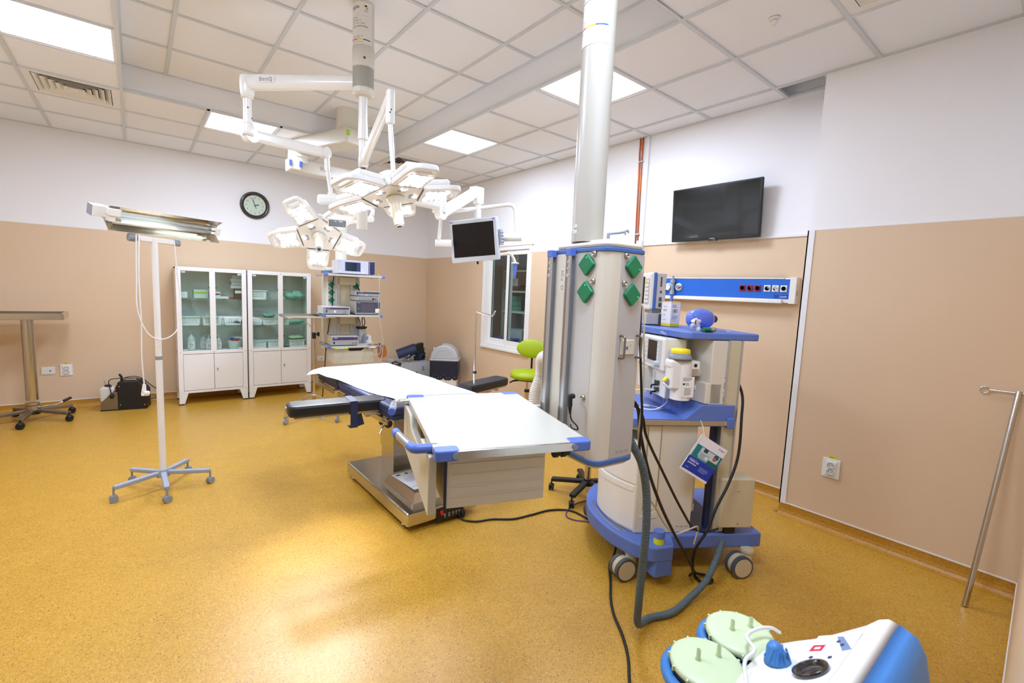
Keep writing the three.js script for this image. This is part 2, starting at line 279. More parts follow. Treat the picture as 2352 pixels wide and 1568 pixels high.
  part(c, 'edge_angle', [span(CX0, CX0 + 0.022, HC - 0.004, HC + 0.01, CZ0, CZ1, 0), span(CX1 - 0.022, CX1, HC - 0.004, HC + 0.01, CZ0, CZ1, 0), span(CX0, CX1, HC - 0.004, HC + 0.01, CZ0, CZ0 + 0.022, 0), span(CX0, CX1, HC - 0.004, HC + 0.01, CZ1 - 0.022, CZ1, 0)], M.grid);
}
// recessed light panels
function lightPanel(x0, z0, label) {
  const t = thing('ceiling_light', label, 'ceiling light', [x0 + 0.3, H, z0 + 0.3], 0, 'square recessed ceiling light panels');
  part(t, 'frame', [span(-0.29, 0.29, -0.002, 0.05, -0.29, -0.272), span(-0.29, 0.29, -0.002, 0.05, 0.272, 0.29), span(-0.29, -0.272, -0.002, 0.05, -0.272, 0.272), span(0.272, 0.29, -0.002, 0.05, -0.272, 0.272)], M.white);
  part(t, 'diffuser', span(-0.272, 0.272, 0.002, 0.008, -0.272, 0.272, 0), M.panel);
  const l = new THREE.RectAreaLight(LIGHT_COLOUR, PANEL_LIGHT, 0.54, 0.54); l.position.set(0, -0.004, 0); l.rotation.x = -Math.PI / 2; t.add(l);
}
lightPanel(gx(7), gz(3), 'bright square ceiling light at the upper left edge, beside the big air vent');
lightPanel(gx(2), gz(3), 'bright square ceiling light above the monitor arm, beside the far right air vent');
lightPanel(gx(2), gz(6), 'bright square ceiling light half hidden behind the thick cream supply column');
lightPanel(gx(5), gz(1), 'bright square ceiling light behind the white arms of the surgical lights');
lightPanel(gx(7), gz(6), 'square ceiling light over the left side near the doorway, outside the photo');
lightPanel(gx(5), gz(9), 'added square ceiling light near the doorway, out of view, brightening the pendant');  // added panel out of view, put in to brighten the column and pendant
// four-way louvred air vents
const sq = (r0, y0, r1, y1) => { const g = new THREE.CylinderGeometry(r1 * Math.SQRT2, r0 * Math.SQRT2, y1 - y0, 4, 1, true).rotateY(Math.PI / 4).translate(0, (y0 + y1) / 2, 0).toNonIndexed(); g.computeVertexNormals(); return g; };
function vent(x0, z0, label) {
  const t = thing('air_vent', label, 'air vent', [x0 + 0.3, H, z0 + 0.3], 0);
  const f = rounded([[-0.295, -0.295], [0.295, -0.295], [0.295, 0.295], [-0.295, 0.295]], 0.004); f.holes.push(new THREE.Path(shape([[-0.235, -0.235], [-0.235, 0.235], [0.235, 0.235], [0.235, -0.235]]).getPoints()));
  part(t, 'frame', flat(f, 0.012, -0.003, 0.001), M.white);
  for (let k = 0; k < 5; k++) { const r = 0.23 - k * 0.041; part(t, 'louvre', [sq(r, -0.004, r - 0.036, 0.022), sq(r - 0.003, -0.004, r - 0.039, 0.022), sq(r - 0.003, -0.004, r, -0.0039)], M.white); }
  part(t, 'centre_plate', [span(-0.024, 0.024, -0.002, 0.004, -0.024, 0.024, 0.001)], M.white);
  part(t, 'duct', [span(-0.25, 0.25, 0.075, 0.085, -0.25, 0.25, 0), span(-0.25, -0.245, 0, 0.08, -0.25, 0.25, 0), span(0.245, 0.25, 0, 0.08, -0.25, 0.25, 0), span(-0.25, 0.25, 0, 0.08, -0.25, -0.245, 0), span(-0.25, 0.25, 0, 0.08, 0.245, 0.25, 0)], M.darkGrey);
}
vent(gx(7), gz(1), 'large white louvred ceiling vent below the bright panel at upper left');
vent(gx(2), gz(1), 'white louvred ceiling vent above the surgical lamp, near the far right panel');
vent(gx(2), gz(9), 'white louvred ceiling vent cut by the top edge at upper right');
{ const t = thing('smoke_detector', 'small round white detector on the ceiling at upper right', 'detector', [-1.1, H + 0.004, 5.805]);
  part(t, 'base', lathe([[0, 0], [0.026, 0], [0.026, -0.008], [0.02, -0.012], [0, -0.012]]), M.white); part(t, 'sensor_head', lathe([[0, -0.038], [0.011, -0.036], [0.015, -0.026], [0.013, -0.012], [0, -0.012]]), M.white); }
{ const t = thing('sprinkler', 'tiny white sprinkler knob on the ceiling above the clock', 'sprinkler', [-2.36, H + 0.004, 0.95]); part(t, 'rosette', lathe([[0, 0], [0.03, 0], [0.026, -0.012], [0, -0.014]]), M.white); part(t, 'nozzle', cyl(0.009, 0.012, 0.03, 0, -0.025, 0), M.white); }
// window to the store room
{
  const w = struct('window_1', [0, 0.735, 1.695]); const L = 0.98, Hh = 1.355;
  part(w, 'outer_frame', [span(-0.012, 0.09, 0, 0.05, 0, L), span(-0.012, 0.09, Hh - 0.05, Hh, 0, L), span(-0.012, 0.09, 0.05, Hh - 0.05, 0, 0.05), span(-0.012, 0.09, 0.05, Hh - 0.05, L - 0.05, L)], M.white);
  part(w, 'sill', span(-0.03, 0, -0.02, 0.012, -0.03, L + 0.03), M.white); part(w, 'jamb_lining', [span(-0.02, 0, 0.012, Hh, -0.035, 0), span(-0.02, 0, Hh, Hh + 0.035, -0.035, L + 0.02)], M.white);
  const sash = (z0, z1, x) => { const g = part(w, 'sash', [span(x, x + 0.035, 0.05, 0.125, z0, z1), span(x, x + 0.035, Hh - 0.11, Hh - 0.05, z0, z1), span(x, x + 0.035, 0.125, Hh - 0.11, z0, z0 + 0.055), span(x, x + 0.035, 0.125, Hh - 0.11, z1 - 0.055, z1)], M.white);
    part(g, 'pane', span(x + 0.014, x + 0.02, 0.12, Hh - 0.105, z0 + 0.05, z1 - 0.05, 0), M.glass); part(g, 'seal', [span(x + 0.006, x + 0.012, 0.125, 0.133, z0 + 0.055, z1 - 0.055, 0), span(x + 0.006, x + 0.012, 0.125, Hh - 0.11, z0 + 0.055, z0 + 0.063, 0), span(x + 0.006, x + 0.012, 0.125, Hh - 0.11, z1 - 0.063, z1 - 0.055, 0)], M.black); };
  sash(0.05, 0.52, 0.045); sash(0.47, 0.93, 0.005);
  // store room
  const s = struct('wall_store_room'); part(s, 'plaster', [slab(0.15, 2.0, 0, 0.02, 0.6, 4.2), slab(0.15, 2.0, 2.6, 2.7, 0.6, 4.2), slab(1.9, 2.0, 0, 2.6, 0.6, 4.2), slab(0.15, 2, 0, 2.6, 0.5, 0.6), slab(0.15, 2, 0, 2.6, 4.2, 4.3)], M.paint);
  const r = thing('store_shelving', 'white shelving full of boxes seen through the small window', 'shelving', [0.72, 0.02, 2.05]);
  for (const z of [-0.62, 0, 0.55]) part(r, 'upright', span(-0.2, 0.2, 0, 2.4, z - 0.012, z + 0.012), M.lightGrey);
  for (const y of [0.42, 1.19, 1.49, 1.79]) part(r, 'shelf', span(-0.2, 0.2, y - 0.015, y + 0.012, -0.61, 0.54), M.white);
  part(r, 'back_panel', span(0.19, 0.2, 0, 2.4, -0.62, 0.55), M.lightGrey);
  const carton = (z, y, w, h, d, m, label, group) => { const b = thing('carton', label, 'box', [0.72 - 0.2 + d / 2 + 0.015, y, z], rr(-0.06, 0.06), group); part(b, 'box_body', box(d, h, w, 0, h / 2, 0, 0.003), m); part(b, 'box_label', span(-d / 2 - 0.001, -d / 2, h * 0.3, h * 0.75, -w * 0.3, w * 0.3, 0), M.paper); };
  const tealBox = mat(0x7fb8a2, 0.6), yellowBox = mat(0xb8b35e, 0.6), whiteBox = mat(0xd2d6d2, 0.6);
  for (let k = 0; k < 3; k++) carton(1.55, 1.222 + k * 0.075, 0.16, 0.07, 0.2, tealBox, 'teal and white box stacked on the middle shelf behind the window', 'teal boxes behind the window');
  for (let k = 0; k < 2; k++) for (let j = 0; j < 2; j++) carton(2.28 + j * 0.13, 1.822 + k * 0.09, 0.11, 0.085, 0.18, yellowBox, 'yellow green box on the top shelf behind the right pane', 'yellow boxes behind the window');
  for (let j = 0; j < 3; j++) carton(2.18 + j * 0.13, 1.522, 0.11, 0.08, 0.18, whiteBox, 'white box on the second shelf behind the right pane', 'white boxes on the second shelf behind the window');
  for (let j = 0; j < 3; j++) carton(2.18 + j * 0.13, 1.222, 0.11, 0.1, 0.18, whiteBox, 'white box on the third shelf behind the right pane', 'white boxes on the third shelf behind the window');
  carton(1.68, 1.522, 0.3, 0.24, 0.3, M.darkCard, 'dark brown carton on the second shelf behind the left pane'); carton(1.66, 1.822, 0.34, 0.3, 0.3, M.darkCard, 'dark brown carton on the top shelf behind the left pane');
  carton(1.7, 0.452, 0.4, 0.5, 0.3, whiteBox, 'large white carton low behind the left pane'); carton(2.3, 0.452, 0.42, 0.36, 0.34, M.cardboard, 'open brown cardboard carton low behind the right pane');
  { const b = thing('storage_crate', 'blue plastic crate low behind the left pane', 'crate', [0.41, 0.021, 1.68]); part(b, 'crate_body', box(0.16, 0.8, 0.44, 0, 0.4, 0, 0.01), M.blue); part(b, 'crate_rim', box(0.18, 0.03, 0.46, 0, 0.8, 0, 0.008), M.blue); }
}
// ---------------------------------------------------------------- front supply pendant with its drawer shelf
const lid = (s, t) => T(ext(rounded([[-s, -s], [s, -s], [s, s], [-s, s]], s * 0.28), t, t * 0.35), 0, 0, 0, 0, 0, Math.PI / 4);
const ringGeo = (r, h) => T(lathe([[0, h * 0.5], [r * 0.42, h * 0.5], [r * 0.5, h * 1.1], [r * 0.72, h * 1.1], [r * 0.95, h * 0.55], [r, 0], [0, 0]], 0, 0, 0, 20), 0, 0, 0, Math.PI / 2);
{
  const Y0 = 0.898, t = thing('ceiling_supply_pendant', 'large cream supply pendant with green socket lids, hanging from a thick column', 'medical pendant', [-2.464, Y0, 5.87], -0.1055);
  const A = 0.0975, B = 0.146, plan = (o, r = 0.045) => rounded([[-A - o, -B - o], [A + o, -B - o], [A + o, B + o], [-A - o, B + o]], r);
  part(t, 'column', [cyl(0.0575, 0.0575, 3.25 - 1.69, -0.038, (1.69 + 3.25) / 2 - Y0, -0.025, 48)], M.columnCream);
  part(t, 'housing', flat(plan(0), 1.655 - 0.91, 0.91 - Y0, 0.002), M.creamMatt);
  part(t, 'blue_band', [flat(plan(0.004), 0.016, 1.648 - Y0, 0.004), flat(plan(0.005), 0.02, 0.903 - Y0, 0.004)], M.blueBand, 'blue trim band');
  part(t, 'top_cover', [flat(plan(0.0, 0.05), 0.02, 1.664 - Y0, 0.009), flat(plan(-0.03, 0.05), 0.012, 1.682 - Y0, 0.006)], M.cream);
  part(t, 'bottom_cover', [flat(plan(-0.003, 0.05), 0.014, 0.892 - Y0, 0.006)], M.creamMatt);
  // side with rails
  part(t, 'side_panel', [span(-A - 0.0012, -A, 0.925 - Y0, 1.645 - Y0, -0.01, 0.098, 0)], M.unitGrey);
  part(t, 'rail_panel', span(-A - 0.004, -A, 0.925 - Y0, 1.645 - Y0, -0.115, -0.035, 0.001), M.cream);
  for (const z of [-0.132, -0.022]) {
    const r = part(t, 'mounting_rail', [span(-A - 0.026, -A, 0.93 - Y0, 1.64 - Y0, z - 0.013, z + 0.002, 0.002), span(-A - 0.026, -A - 0.02, 0.93 - Y0, 1.64 - Y0, z - 0.015, z + 0.012, 0.001), span(-A - 0.006, -A, 0.93 - Y0, 1.64 - Y0, z - 0.015, z + 0.018, 0.001)], M.alu);
    part(r, 'end_cap', span(-A - 0.028, -A + 0.002, 1.636 - Y0, 1.662 - Y0, z - 0.016, z + 0.012, 0.002), M.capBlue); part(r, 'fixing_hole', [disc(0.0045, 0.002, 'x', -A - 0.0265, 1.615 - Y0, z - 0.001), disc(0.0045, 0.002, 'x', -A - 0.0265, 1.592 - Y0, z - 0.001), disc(0.0065, 0.002, 'x', -A - 0.0265, 1.567 - Y0, z - 0.001)], M.greyPanel);
  }
  const rt = part(t, 'rating_label', T(leaf(0.045, 0.09), -A - 0.0045, 1.55 - Y0, -0.07, 0, -Math.PI / 2), print(45, 90, x => { lines(x, 6, 8, 18, 6, 4); lines(x, 6, 36, 14, 3, 4); x.strokeStyle = '#33507f'; x.lineWidth = 2; x.beginPath(); x.arc(15, 72, 7, 0, 7); x.stroke(); lines(x, 30, 6, 8, 5, 5); }, '#e2ddcb'));
  for (const [y, z] of [[1.605, 0.057], [1.51, 0.057]]) { const l = part(t, 'socket_lid', T(lid(0.0295, 0.012), -A - 0.002, y - Y0, z, 0, -Math.PI / 2), M.greenLid, 'green socket lid'); part(l, 'indicator', disc(0.0018, 0.002, 'x', -A - 0.0145, y - Y0 + 0.024, z + 0.004), M.ledGreen); }
  for (const [y, z] of [[1.641, 0.087], [1.548, 0.087], [1.137, 0.072]]) part(t, 'earth_stud', T(ringGeo(0.0105, 0.008), -A - 0.001, y - Y0, z, 0, -Math.PI / 2), M.nickel);
  // front with handles
  part(t, 'front_panel', [span(-0.03, 0.083, 0.925 - Y0, 1.645 - Y0, B, B + 0.0012, 0)], M.greyPanel);
  for (const [x, y] of [[0.025, 1.602], [0.025, 1.507]]) { const l = part(t, 'socket_lid', T(lid(0.0295, 0.012), x, y - Y0, B + 0.001), M.greenLid, 'green socket lid'); part(l, 'indicator', disc(0.0018, 0.002, 'z', x + 0.023, y - Y0 - 0.007, B + 0.0135), M.ledGreen); }
  for (const [x, y] of [[-0.01, 1.638], [-0.012, 1.545]]) part(t, 'earth_stud', T(ringGeo(0.0105, 0.008), x, y - Y0, B + 0.001), M.nickel);
  for (const x of [-0.014, 0.069]) part(t, 'handle', bend([[x, 1.364 - Y0, B], [x, 1.364 - Y0, B + 0.026], [x, 1.286 - Y0, B + 0.026], [x, 1.286 - Y0, B]], 0.0038, 0.012), M.darkSteel);
  const cp = part(t, 'control_plate', span(-0.012, 0.056, 1.297 - Y0, 1.35 - Y0, B + 0.001, B + 0.007, 0.003), M.creamMatt); part(cp, 'indicator', disc(0.003, 0.002, 'z', 0.034, 1.33 - Y0, B + 0.0075), M.limePlastic); part(cp, 'button', span(0.012, 0.024, 1.316 - Y0, 1.327 - Y0, B + 0.006, B + 0.008, 0.001), M.blue);
  part(t, 'inventory_mark', T(leaf(0.07, 0.016), 0.028, 0.944 - Y0, B + 0.0018), print(70, 16, x => text(x, 'Nr. Inv. 211', 8, 12, 11, '#1a1a1a', 'serif', 'italic'), '#bab7b1'));
  // label wrapped round the column and small maker's label
  const sticker = print(136, 200, x => {
    text(x, 'roiectului', 4, 18, 11, '#344', 'serif'); text(x, 'mpetitivității', 4, 32, 11, '#344', 'serif'); text(x, 'ANOȚI S.R.L. prin', 4, 46, 11, '#344', 'serif'); text(x, 'ficarea serviciilor', 4, 60, 13, '#334', 'serif', 'bold');
    x.strokeStyle = '#bbb'; x.strokeRect(-4, 4, 130, 66); lines(x, 4, 112, 36, 1, 4, '#889'); text(x, 'de Dezvoltare Regională', 4, 124, 7, '#667', 'serif'); text(x, 'Regional 2014-2020', 4, 132, 7, '#667', 'serif');
    for (const [c, a, b] of [['#d8402a', 0, 44], ['#f0dc10', 44, 84], ['#1c2f8c', 84, 124], ['#1c8c6c', 124, 130]]) { x.fillStyle = c; x.fillRect(a, 138, b - a, 5); } text(x, 'www.inforegio.ro', 18, 160, 8, '#667', 'serif');
  }, '#f4f3ee');
  const wrap = (r, h, th0, thl) => new THREE.CylinderGeometry(r, r, h, 32, 1, true, th0, thl);
  part(t, 'project_label', T(wrap(0.0582, 0.2, -2.42, 2.35), -0.038, 2.455 - Y0, -0.025), sticker, 'printed paper label');
  part(t, 'maker_label', T(wrap(0.0581, 0.032, -2.0, 0.55), -0.038, 1.735 - Y0, -0.025), print(40, 28, x => { text(x, 'Dräger', 12, 16, 9, '#222', 'sans-serif', 'bold'); lines(x, 4, 4, 30, 1, 3); lines(x, 4, 22, 24, 1, 3); }, '#e6e6e2'));
  // hook arm behind the column
  part(t, 'infusion_hook', [seg([0.072, 1.66 - Y0, -0.03], [0.072, 1.735 - Y0, -0.03], 0.006), ...bend([[0.072, 1.735 - Y0, -0.03], [0.115, 1.742 - Y0, 0.0], [0.13, 1.75 - Y0, 0.01]], 0.005, 0.01), T(new THREE.TorusGeometry(0.009, 0.003, 8, 16, 4), 0.128, 1.74 - Y0, 0.01)], M.plasticGrey);
  // gas terminal on the right-hand side
  const g = part(t, 'gas_terminal', [span(A, A + 0.022, 1.02 - Y0, 1.22 - Y0, 0.02, 0.06, 0.004), disc(0.024, 0.02, 'x', A + 0.032, 1.145 - Y0, 0.05), span(A, A + 0.012, 0.99 - Y0, 1.04 - Y0, 0.03, 0.06, 0.003)], M.lightGrey); part(g, 'connector', [disc(0.021, 0.03, 'x', A + 0.055, 1.145 - Y0, 0.05)], M.beige);
  // drawer shelf on the rails; its own frame is turned a little against the housing
  const S = new THREE.Object3D(); S.position.set(-2.856, 0, 5.736); S.rotation.y = -0.345; S.updateMatrixWorld(true);
  const s = gs => merge(gs).applyMatrix4(S.matrixWorld);
  const top = wpart(t, 'shelf_board', s(flat(rounded([[-0.2315, -0.335], [0.2315, -0.335], [0.2315, 0.335], [-0.2315, 0.335]], 0.012), 0.02, 1.047, 0.002)), M.shelfTop);
  for (const [a, z] of [[0.3, -0.2], [0.27, 0.08]]) wpart(t, 'shelf_bracket', s(span(0.16, a, 0.99, 1.045, z, z + 0.03)), M.unitGrey);
  for (const z of [-0.345, 0.335]) wpart(top, 'side_rail', s(span(-0.19, 0.2, 1.042, 1.066, z, z + 0.01, 0.001)), M.steel);
  for (const [x, z] of [[-1, -1], [1, -1], [-1, 1], [1, 1]]) { const cx = x * 0.2, cz = z * 0.322; wpart(top, 'corner_cap', s(flat(rounded([[cx - 0.034, cz - 0.024], [cx + 0.034, cz - 0.024], [cx + 0.034, cz + 0.024], [cx - 0.034, cz + 0.024]], 0.014), 0.03, 1.039, 0.004)), M.capBlue, 'blue corner cap'); if (z > 0) wpart(top, 'rail_stud', s(disc(0.009, 0.004, 'z', x * 0.178, 1.054, 0.3465)), M.grey); }
  const far = s(bend([[-0.22, 1.055, -0.285], [-0.285, 1.055, -0.285], [-0.3, 1.05, -0.19]], 0.0125, 0.04)), near = s(bend([[-0.285, 1.055, 0.255], [-0.31, 1.055, 0.13]], 0.0125, 0.04));
  wpart(top, 'handle', far, M.alu); wpart(top, 'handle', near, M.alu);
  wpart(top, 'handle_grip', [s(seg([-0.302, 1.049, -0.185], [-0.305, 1.047, -0.165], 0.0135)), s(seg([-0.31, 1.055, 0.135], [-0.315, 1.055, 0.105], 0.0135)), s(bend([[-0.22, 1.055, 0.27], [-0.28, 1.055, 0.27], [-0.287, 1.055, 0.245]], 0.0135, 0.02))], M.capBlue, 'blue handle grip');
  const dr = wpart(t, 'drawer', s([span(-0.195, 0.105, 0.885, 1.04, -0.305, 0.3, 0.003), ...[0.917, 0.948, 0.98, 1.012].map(y => span(-0.18, 0.1, y - 0.001, y + 0.004, 0.3, 0.3022, 0.001))]), M.creamMatt);
  const face = rounded([[-0.31, 0.872], [0.305, 0.872], [0.305, 1.042], [-0.31, 1.042]], 0.006); const slot = new THREE.Path(rounded([[-0.14, 1.043], [-0.09, 1.0], [0.09, 1.0], [0.14, 1.043], [0.13, 1.036], [0.086, 1.036], [-0.086, 1.036], [-0.13, 1.036]], 0.01).getPoints(4));
  const faceShape = rounded([[-0.31, 0.872], [0.305, 0.872], [0.305, 1.042], [0.13, 1.042], [0.09, 1.002], [-0.09, 1.002], [-0.13, 1.042], [-0.31, 1.042]], [0.006, 0.006, 0.006, 0.02, 0.03, 0.03, 0.02, 0.006]);
  wpart(dr, 'drawer_front', s(T(ext(faceShape, 0.022, 0.002), -0.222, 0, 0, 0, -Math.PI / 2)), M.shelfTop); wpart(dr, 'edge_strip', s(span(-0.2, -0.192, 0.876, 1.04, 0.3, 0.3035, 0)), M.navy, 'dark blue edge strip');
  wpart(dr, 'grip_recess', s(span(-0.197, -0.1945, 1.0, 1.04, -0.13, 0.13, 0)), M.black);
  wpart(t, 'clamp_knob', s([...[0, 1, 2, 3].map(k => disc(0.02 - (k % 2) * 0.004, 0.012, 'x', 0.15 + k * 0.013, 1.018, 0.27))]), M.rubber);
}
// black plug with short cable in the stud of the pendant
{ const t = thing('earth_cable', 'short black plug and cable hanging from the left side of the pendant', 'cable', [-2.6, 1.03, 5.9]);
  wpart(t, 'plug', [seg([-2.600, 1.142, 5.913], [-2.618, 1.142, 5.912], 0.009), beam([-2.618, 1.15, 5.912], [-2.617, 1.105, 5.914], 0.016, 0.016, 0.006), seg([-2.617, 1.107, 5.914], [-2.615, 1.08, 5.915], 0.007, 0.0035)], M.black);
  wpart(t, 'cord', cord([[-2.615, 1.085, 5.915], [-2.612, 1.06, 5.92], [-2.603, 1.04, 5.94], [-2.6, 1.028, 5.942], [-2.612, 1.03, 5.925], [-2.61, 1.04, 5.915]], 0.0026), M.black); }
// ---------------------------------------------------------------- operating table
{
  const t = thing('operating_table', 'stainless steel operating table with dark blue pads on a flat base', 'operating table', [-2.3, 0, 4.05]);
  const w = (n, g, m, l) => wpart(t, n, g, m, l);
  const hump = (x0, x1, z0, z1, y0, y1, ins) => { const g = new THREE.BoxGeometry(1, 1, 1, 1, 1, 1).toNonIndexed(), p = g.attributes.position; for (let i = 0; i < p.count; i++) { const top = p.getY(i) > 0, k = top ? ins : 0; p.setXYZ(i, p.getX(i) < 0 ? x0 + k : x1 - k, top ? y1 : y0, p.getZ(i) < 0 ? z0 + k : z1 - k); } g.computeVertexNormals(); return g; };
  w('base', [flat(rounded([[-2.56, 3.52], [-2.04, 3.52], [-2.04, 4.57], [-2.56, 4.57]], 0.02), 0.085, 0.042, 0.012)], M.steel);
  w('base_hump', [flat(rounded([[-2.49, 4.06], [-2.12, 4.06], [-2.12, 4.5], [-2.49, 4.5]], 0.02), 0.022, 0.126, 0.002), hump(-2.488, -2.122, 4.062, 4.498, 0.147, 0.205, 0.028)], M.steel);
  w('base_underside', span(-2.5, -2.1, 0.02, 0.05, 3.6, 4.5), M.black);
  for (const [x, z] of [[-2.531, 3.61], [-2.531, 4.47], [-2.08, 3.61], [-2.09, 4.47]]) w('levelling_foot', [lathe([[0, 0.001], [0.016, 0.001], [0.018, 0.007], [0.018, 0.012]], x, 0, z, 20), sph(0.017, x, 0.024, z), cyl(0.007, 0.007, 0.02, x, 0.045, z)], M.chrome);
  for (const [x, z] of [[-2.17, 4.56], [-2.05, 3.6]]) w('caster', [disc(0.034, 0.03, 'x', x, 0.034, z)], M.black);
  const cpn = w('control_strip', span(-2.36, -2.16, 0.03, 0.112, 4.568, 4.578, 0.004), M.black); wpart(cpn, 'emergency_stop', [disc(0.015, 0.018, 'z', -2.325, 0.085, 4.585)], M.red); wpart(cpn, 'legend', T(leaf(0.17, 0.06), -2.25, 0.06, 4.5785), print(170, 60, x => { for (const [a, b] of [[30, 16], [62, 18], [92, 14], [116, 14], [138, 14]]) { x.strokeStyle = '#ddd'; x.lineWidth = 2; x.strokeRect(a, 22, b * 0.5, b); x.fillStyle = '#ddd'; x.fillRect(a, 44, b * 0.6, 2); } }, '#161617'));
  w('notice_sheet', T(leaf(0.21, 0.297), -2.35, 0.2065, 4.27, -Math.PI / 2, 0.08), print(210, 297, x => { x.fillStyle = '#2a3570'; x.fillRect(20, 18, 34, 20); x.beginPath(); x.arc(100, 28, 13, 0, 7); x.fill(); text(x, 'REGIO', 138, 36, 22, '#23306a', 'sans-serif', 'bold'); lines(x, 80, 90, 60, 1, 9, '#889'); lines(x, 30, 108, 150, 5, 14, '#99a'); x.fillStyle = '#3a3f86'; x.fillRect(10, 250, 190, 4); lines(x, 40, 264, 120, 1, 9, '#99a'); }, '#d9dcdc'), 'printed notice');
  // column, in two telescopic sleeves
  w('column', [span(-2.37, -2.12, 0.12, 0.5, 3.74, 3.95, 0.003)], M.steel); w('column_sleeve', [span(-2.377, -2.113, 0.3, 0.6, 3.733, 3.957, 0.003)], M.steel); w('tilt_head', [span(-2.38, -2.1, 0.6, 0.70, 3.70, 4.02, 0.012)], M.darkSteel);
  // top frame with clamp rails and pads
  const X0 = -2.66, X1 = -2.0, pads = [[3.02, 3.52], [3.54, 4.14], [4.16, 4.5]];
  w('top_frame', [span(-2.56, -2.1, 0.68, 0.705, 3.05, 4.48), span(-2.5, -2.45, 0.65, 0.69, 3.1, 4.45), span(-2.2, -2.15, 0.65, 0.69, 3.1, 4.45)], M.darkSteel);
  for (const [a, b] of [[3.05, 3.5], [3.6, 4.47]]) for (const x of [X0 + 0.005, X1 - 0.005]) w('clamp_rail', [span(x - 0.006, x + 0.006, 0.675, 0.708, a, b, 0.002), span(Math.min(x, x < -2.3 ? x + 0.1 : x - 0.1), Math.max(x, x < -2.3 ? x + 0.1 : x - 0.1), 0.685, 0.695, a + 0.05, a + 0.08), span(Math.min(x, x < -2.3 ? x + 0.1 : x - 0.1), Math.max(x, x < -2.3 ? x + 0.1 : x - 0.1), 0.685, 0.695, b - 0.08, b - 0.05)], M.steel);
  for (const [a, b] of pads) { const p = w('pad', [span(X0 + 0.02, X1 - 0.02, 0.73, 0.79, a, b, 0.02)], M.navy); wpart(p, 'pad_board', span(X0 + 0.03, X1 - 0.03, 0.704, 0.732, a + 0.01, b - 0.01, 0.004), M.navy); }
}
// white sheet: a thick draped surface over the pads
{
  const N = 48, K = 30, pos = [], idx = [], corner = [[-2.72, 2.97], [-1.99, 2.95], [-1.83, 4.62], [-2.53, 4.62]];
  const f = (a, b) => { // a across 0..1, b along 0..1
    const x = (corner[0][0] * (1 - a) + corner[1][0] * a) * (1 - b) + (corner[3][0] * (1 - a) + corner[2][0] * a) * b, z = (corner[0][1] * (1 - a) + corner[1][1] * a) * (1 - b) + (corner[3][1] * (1 - a) + corner[2][1] * a) * b;
    const over = Math.max(0, -2.645 - x, x + 2.015, 3.0 - z, z - 4.52); let y = 0.797 - over * over * 6 + 0.003 * Math.sin(a * 9 + b * 5) * Math.sin(b * 21);
    let zz = z; if (a > 0.8 && b > 0.82) y += ((a - 0.8) / 0.2) * ((b - 0.82) / 0.18) * 0.055; if (a < 0.16 && b < 0.14) { const k = (1 - a / 0.16) * (1 - b / 0.14); y -= 0.03 * k; }
    return [x + 0.008 * Math.sin(b * 17) * (1 - a) + 0.012 * Math.sin(b * 7 + 1) * (1 - a), Math.max(y, 0.72), zz + 0.006 * Math.sin(a * 8)];
  };
  for (const s of [0, 1]) for (let j = 0; j <= N; j++) for (let i = 0; i <= K; i++) { const p = f(i / K, j / N); pos.push(p[0], p[1] - s * 0.0025, p[2]); }
  const at = (s, i, j) => s * (N + 1) * (K + 1) + j * (K + 1) + i;
  for (let j = 0; j < N; j++) for (let i = 0; i < K; i++) { idx.push(at(0, i, j), at(0, i, j + 1), at(0, i + 1, j), at(0, i + 1, j), at(0, i, j + 1), at(0, i + 1, j + 1)); idx.push(at(1, i, j), at(1, i + 1, j), at(1, i, j + 1), at(1, i + 1, j), at(1, i + 1, j + 1), at(1, i, j + 1)); }
  for (let j = 0; j < N; j++) for (const [i, d] of [[0, 1], [K, 0]]) { const q = [at(0, i, j), at(1, i, j), at(0, i, j + 1), at(1, i, j + 1)]; d ? idx.push(q[0], q[1], q[2], q[2], q[1], q[3]) : idx.push(q[0], q[2], q[1], q[2], q[3], q[1]); }
  for (let i = 0; i < K; i++) for (const [j, d] of [[0, 0], [N, 1]]) { const q = [at(0, i, j), at(1, i, j), at(0, i + 1, j), at(1, i + 1, j)]; d ? idx.push(q[0], q[1], q[2], q[2], q[1], q[3]) : idx.push(q[0], q[2], q[1], q[2], q[3], q[1]); }
  const g = new THREE.BufferGeometry(); g.setAttribute('position', new THREE.Float32BufferAttribute(pos, 3)); g.setAttribute('uv', new THREE.Float32BufferAttribute(pos.flatMap((v, i) => i % 3 === 0 ? [v, pos[i + 2]] : []), 2)); g.setIndex(idx); g.computeVertexNormals();
  solo('bed_sheet', g, M.sheet, 'plain white sheet spread over the operating table', 'sheet');
}
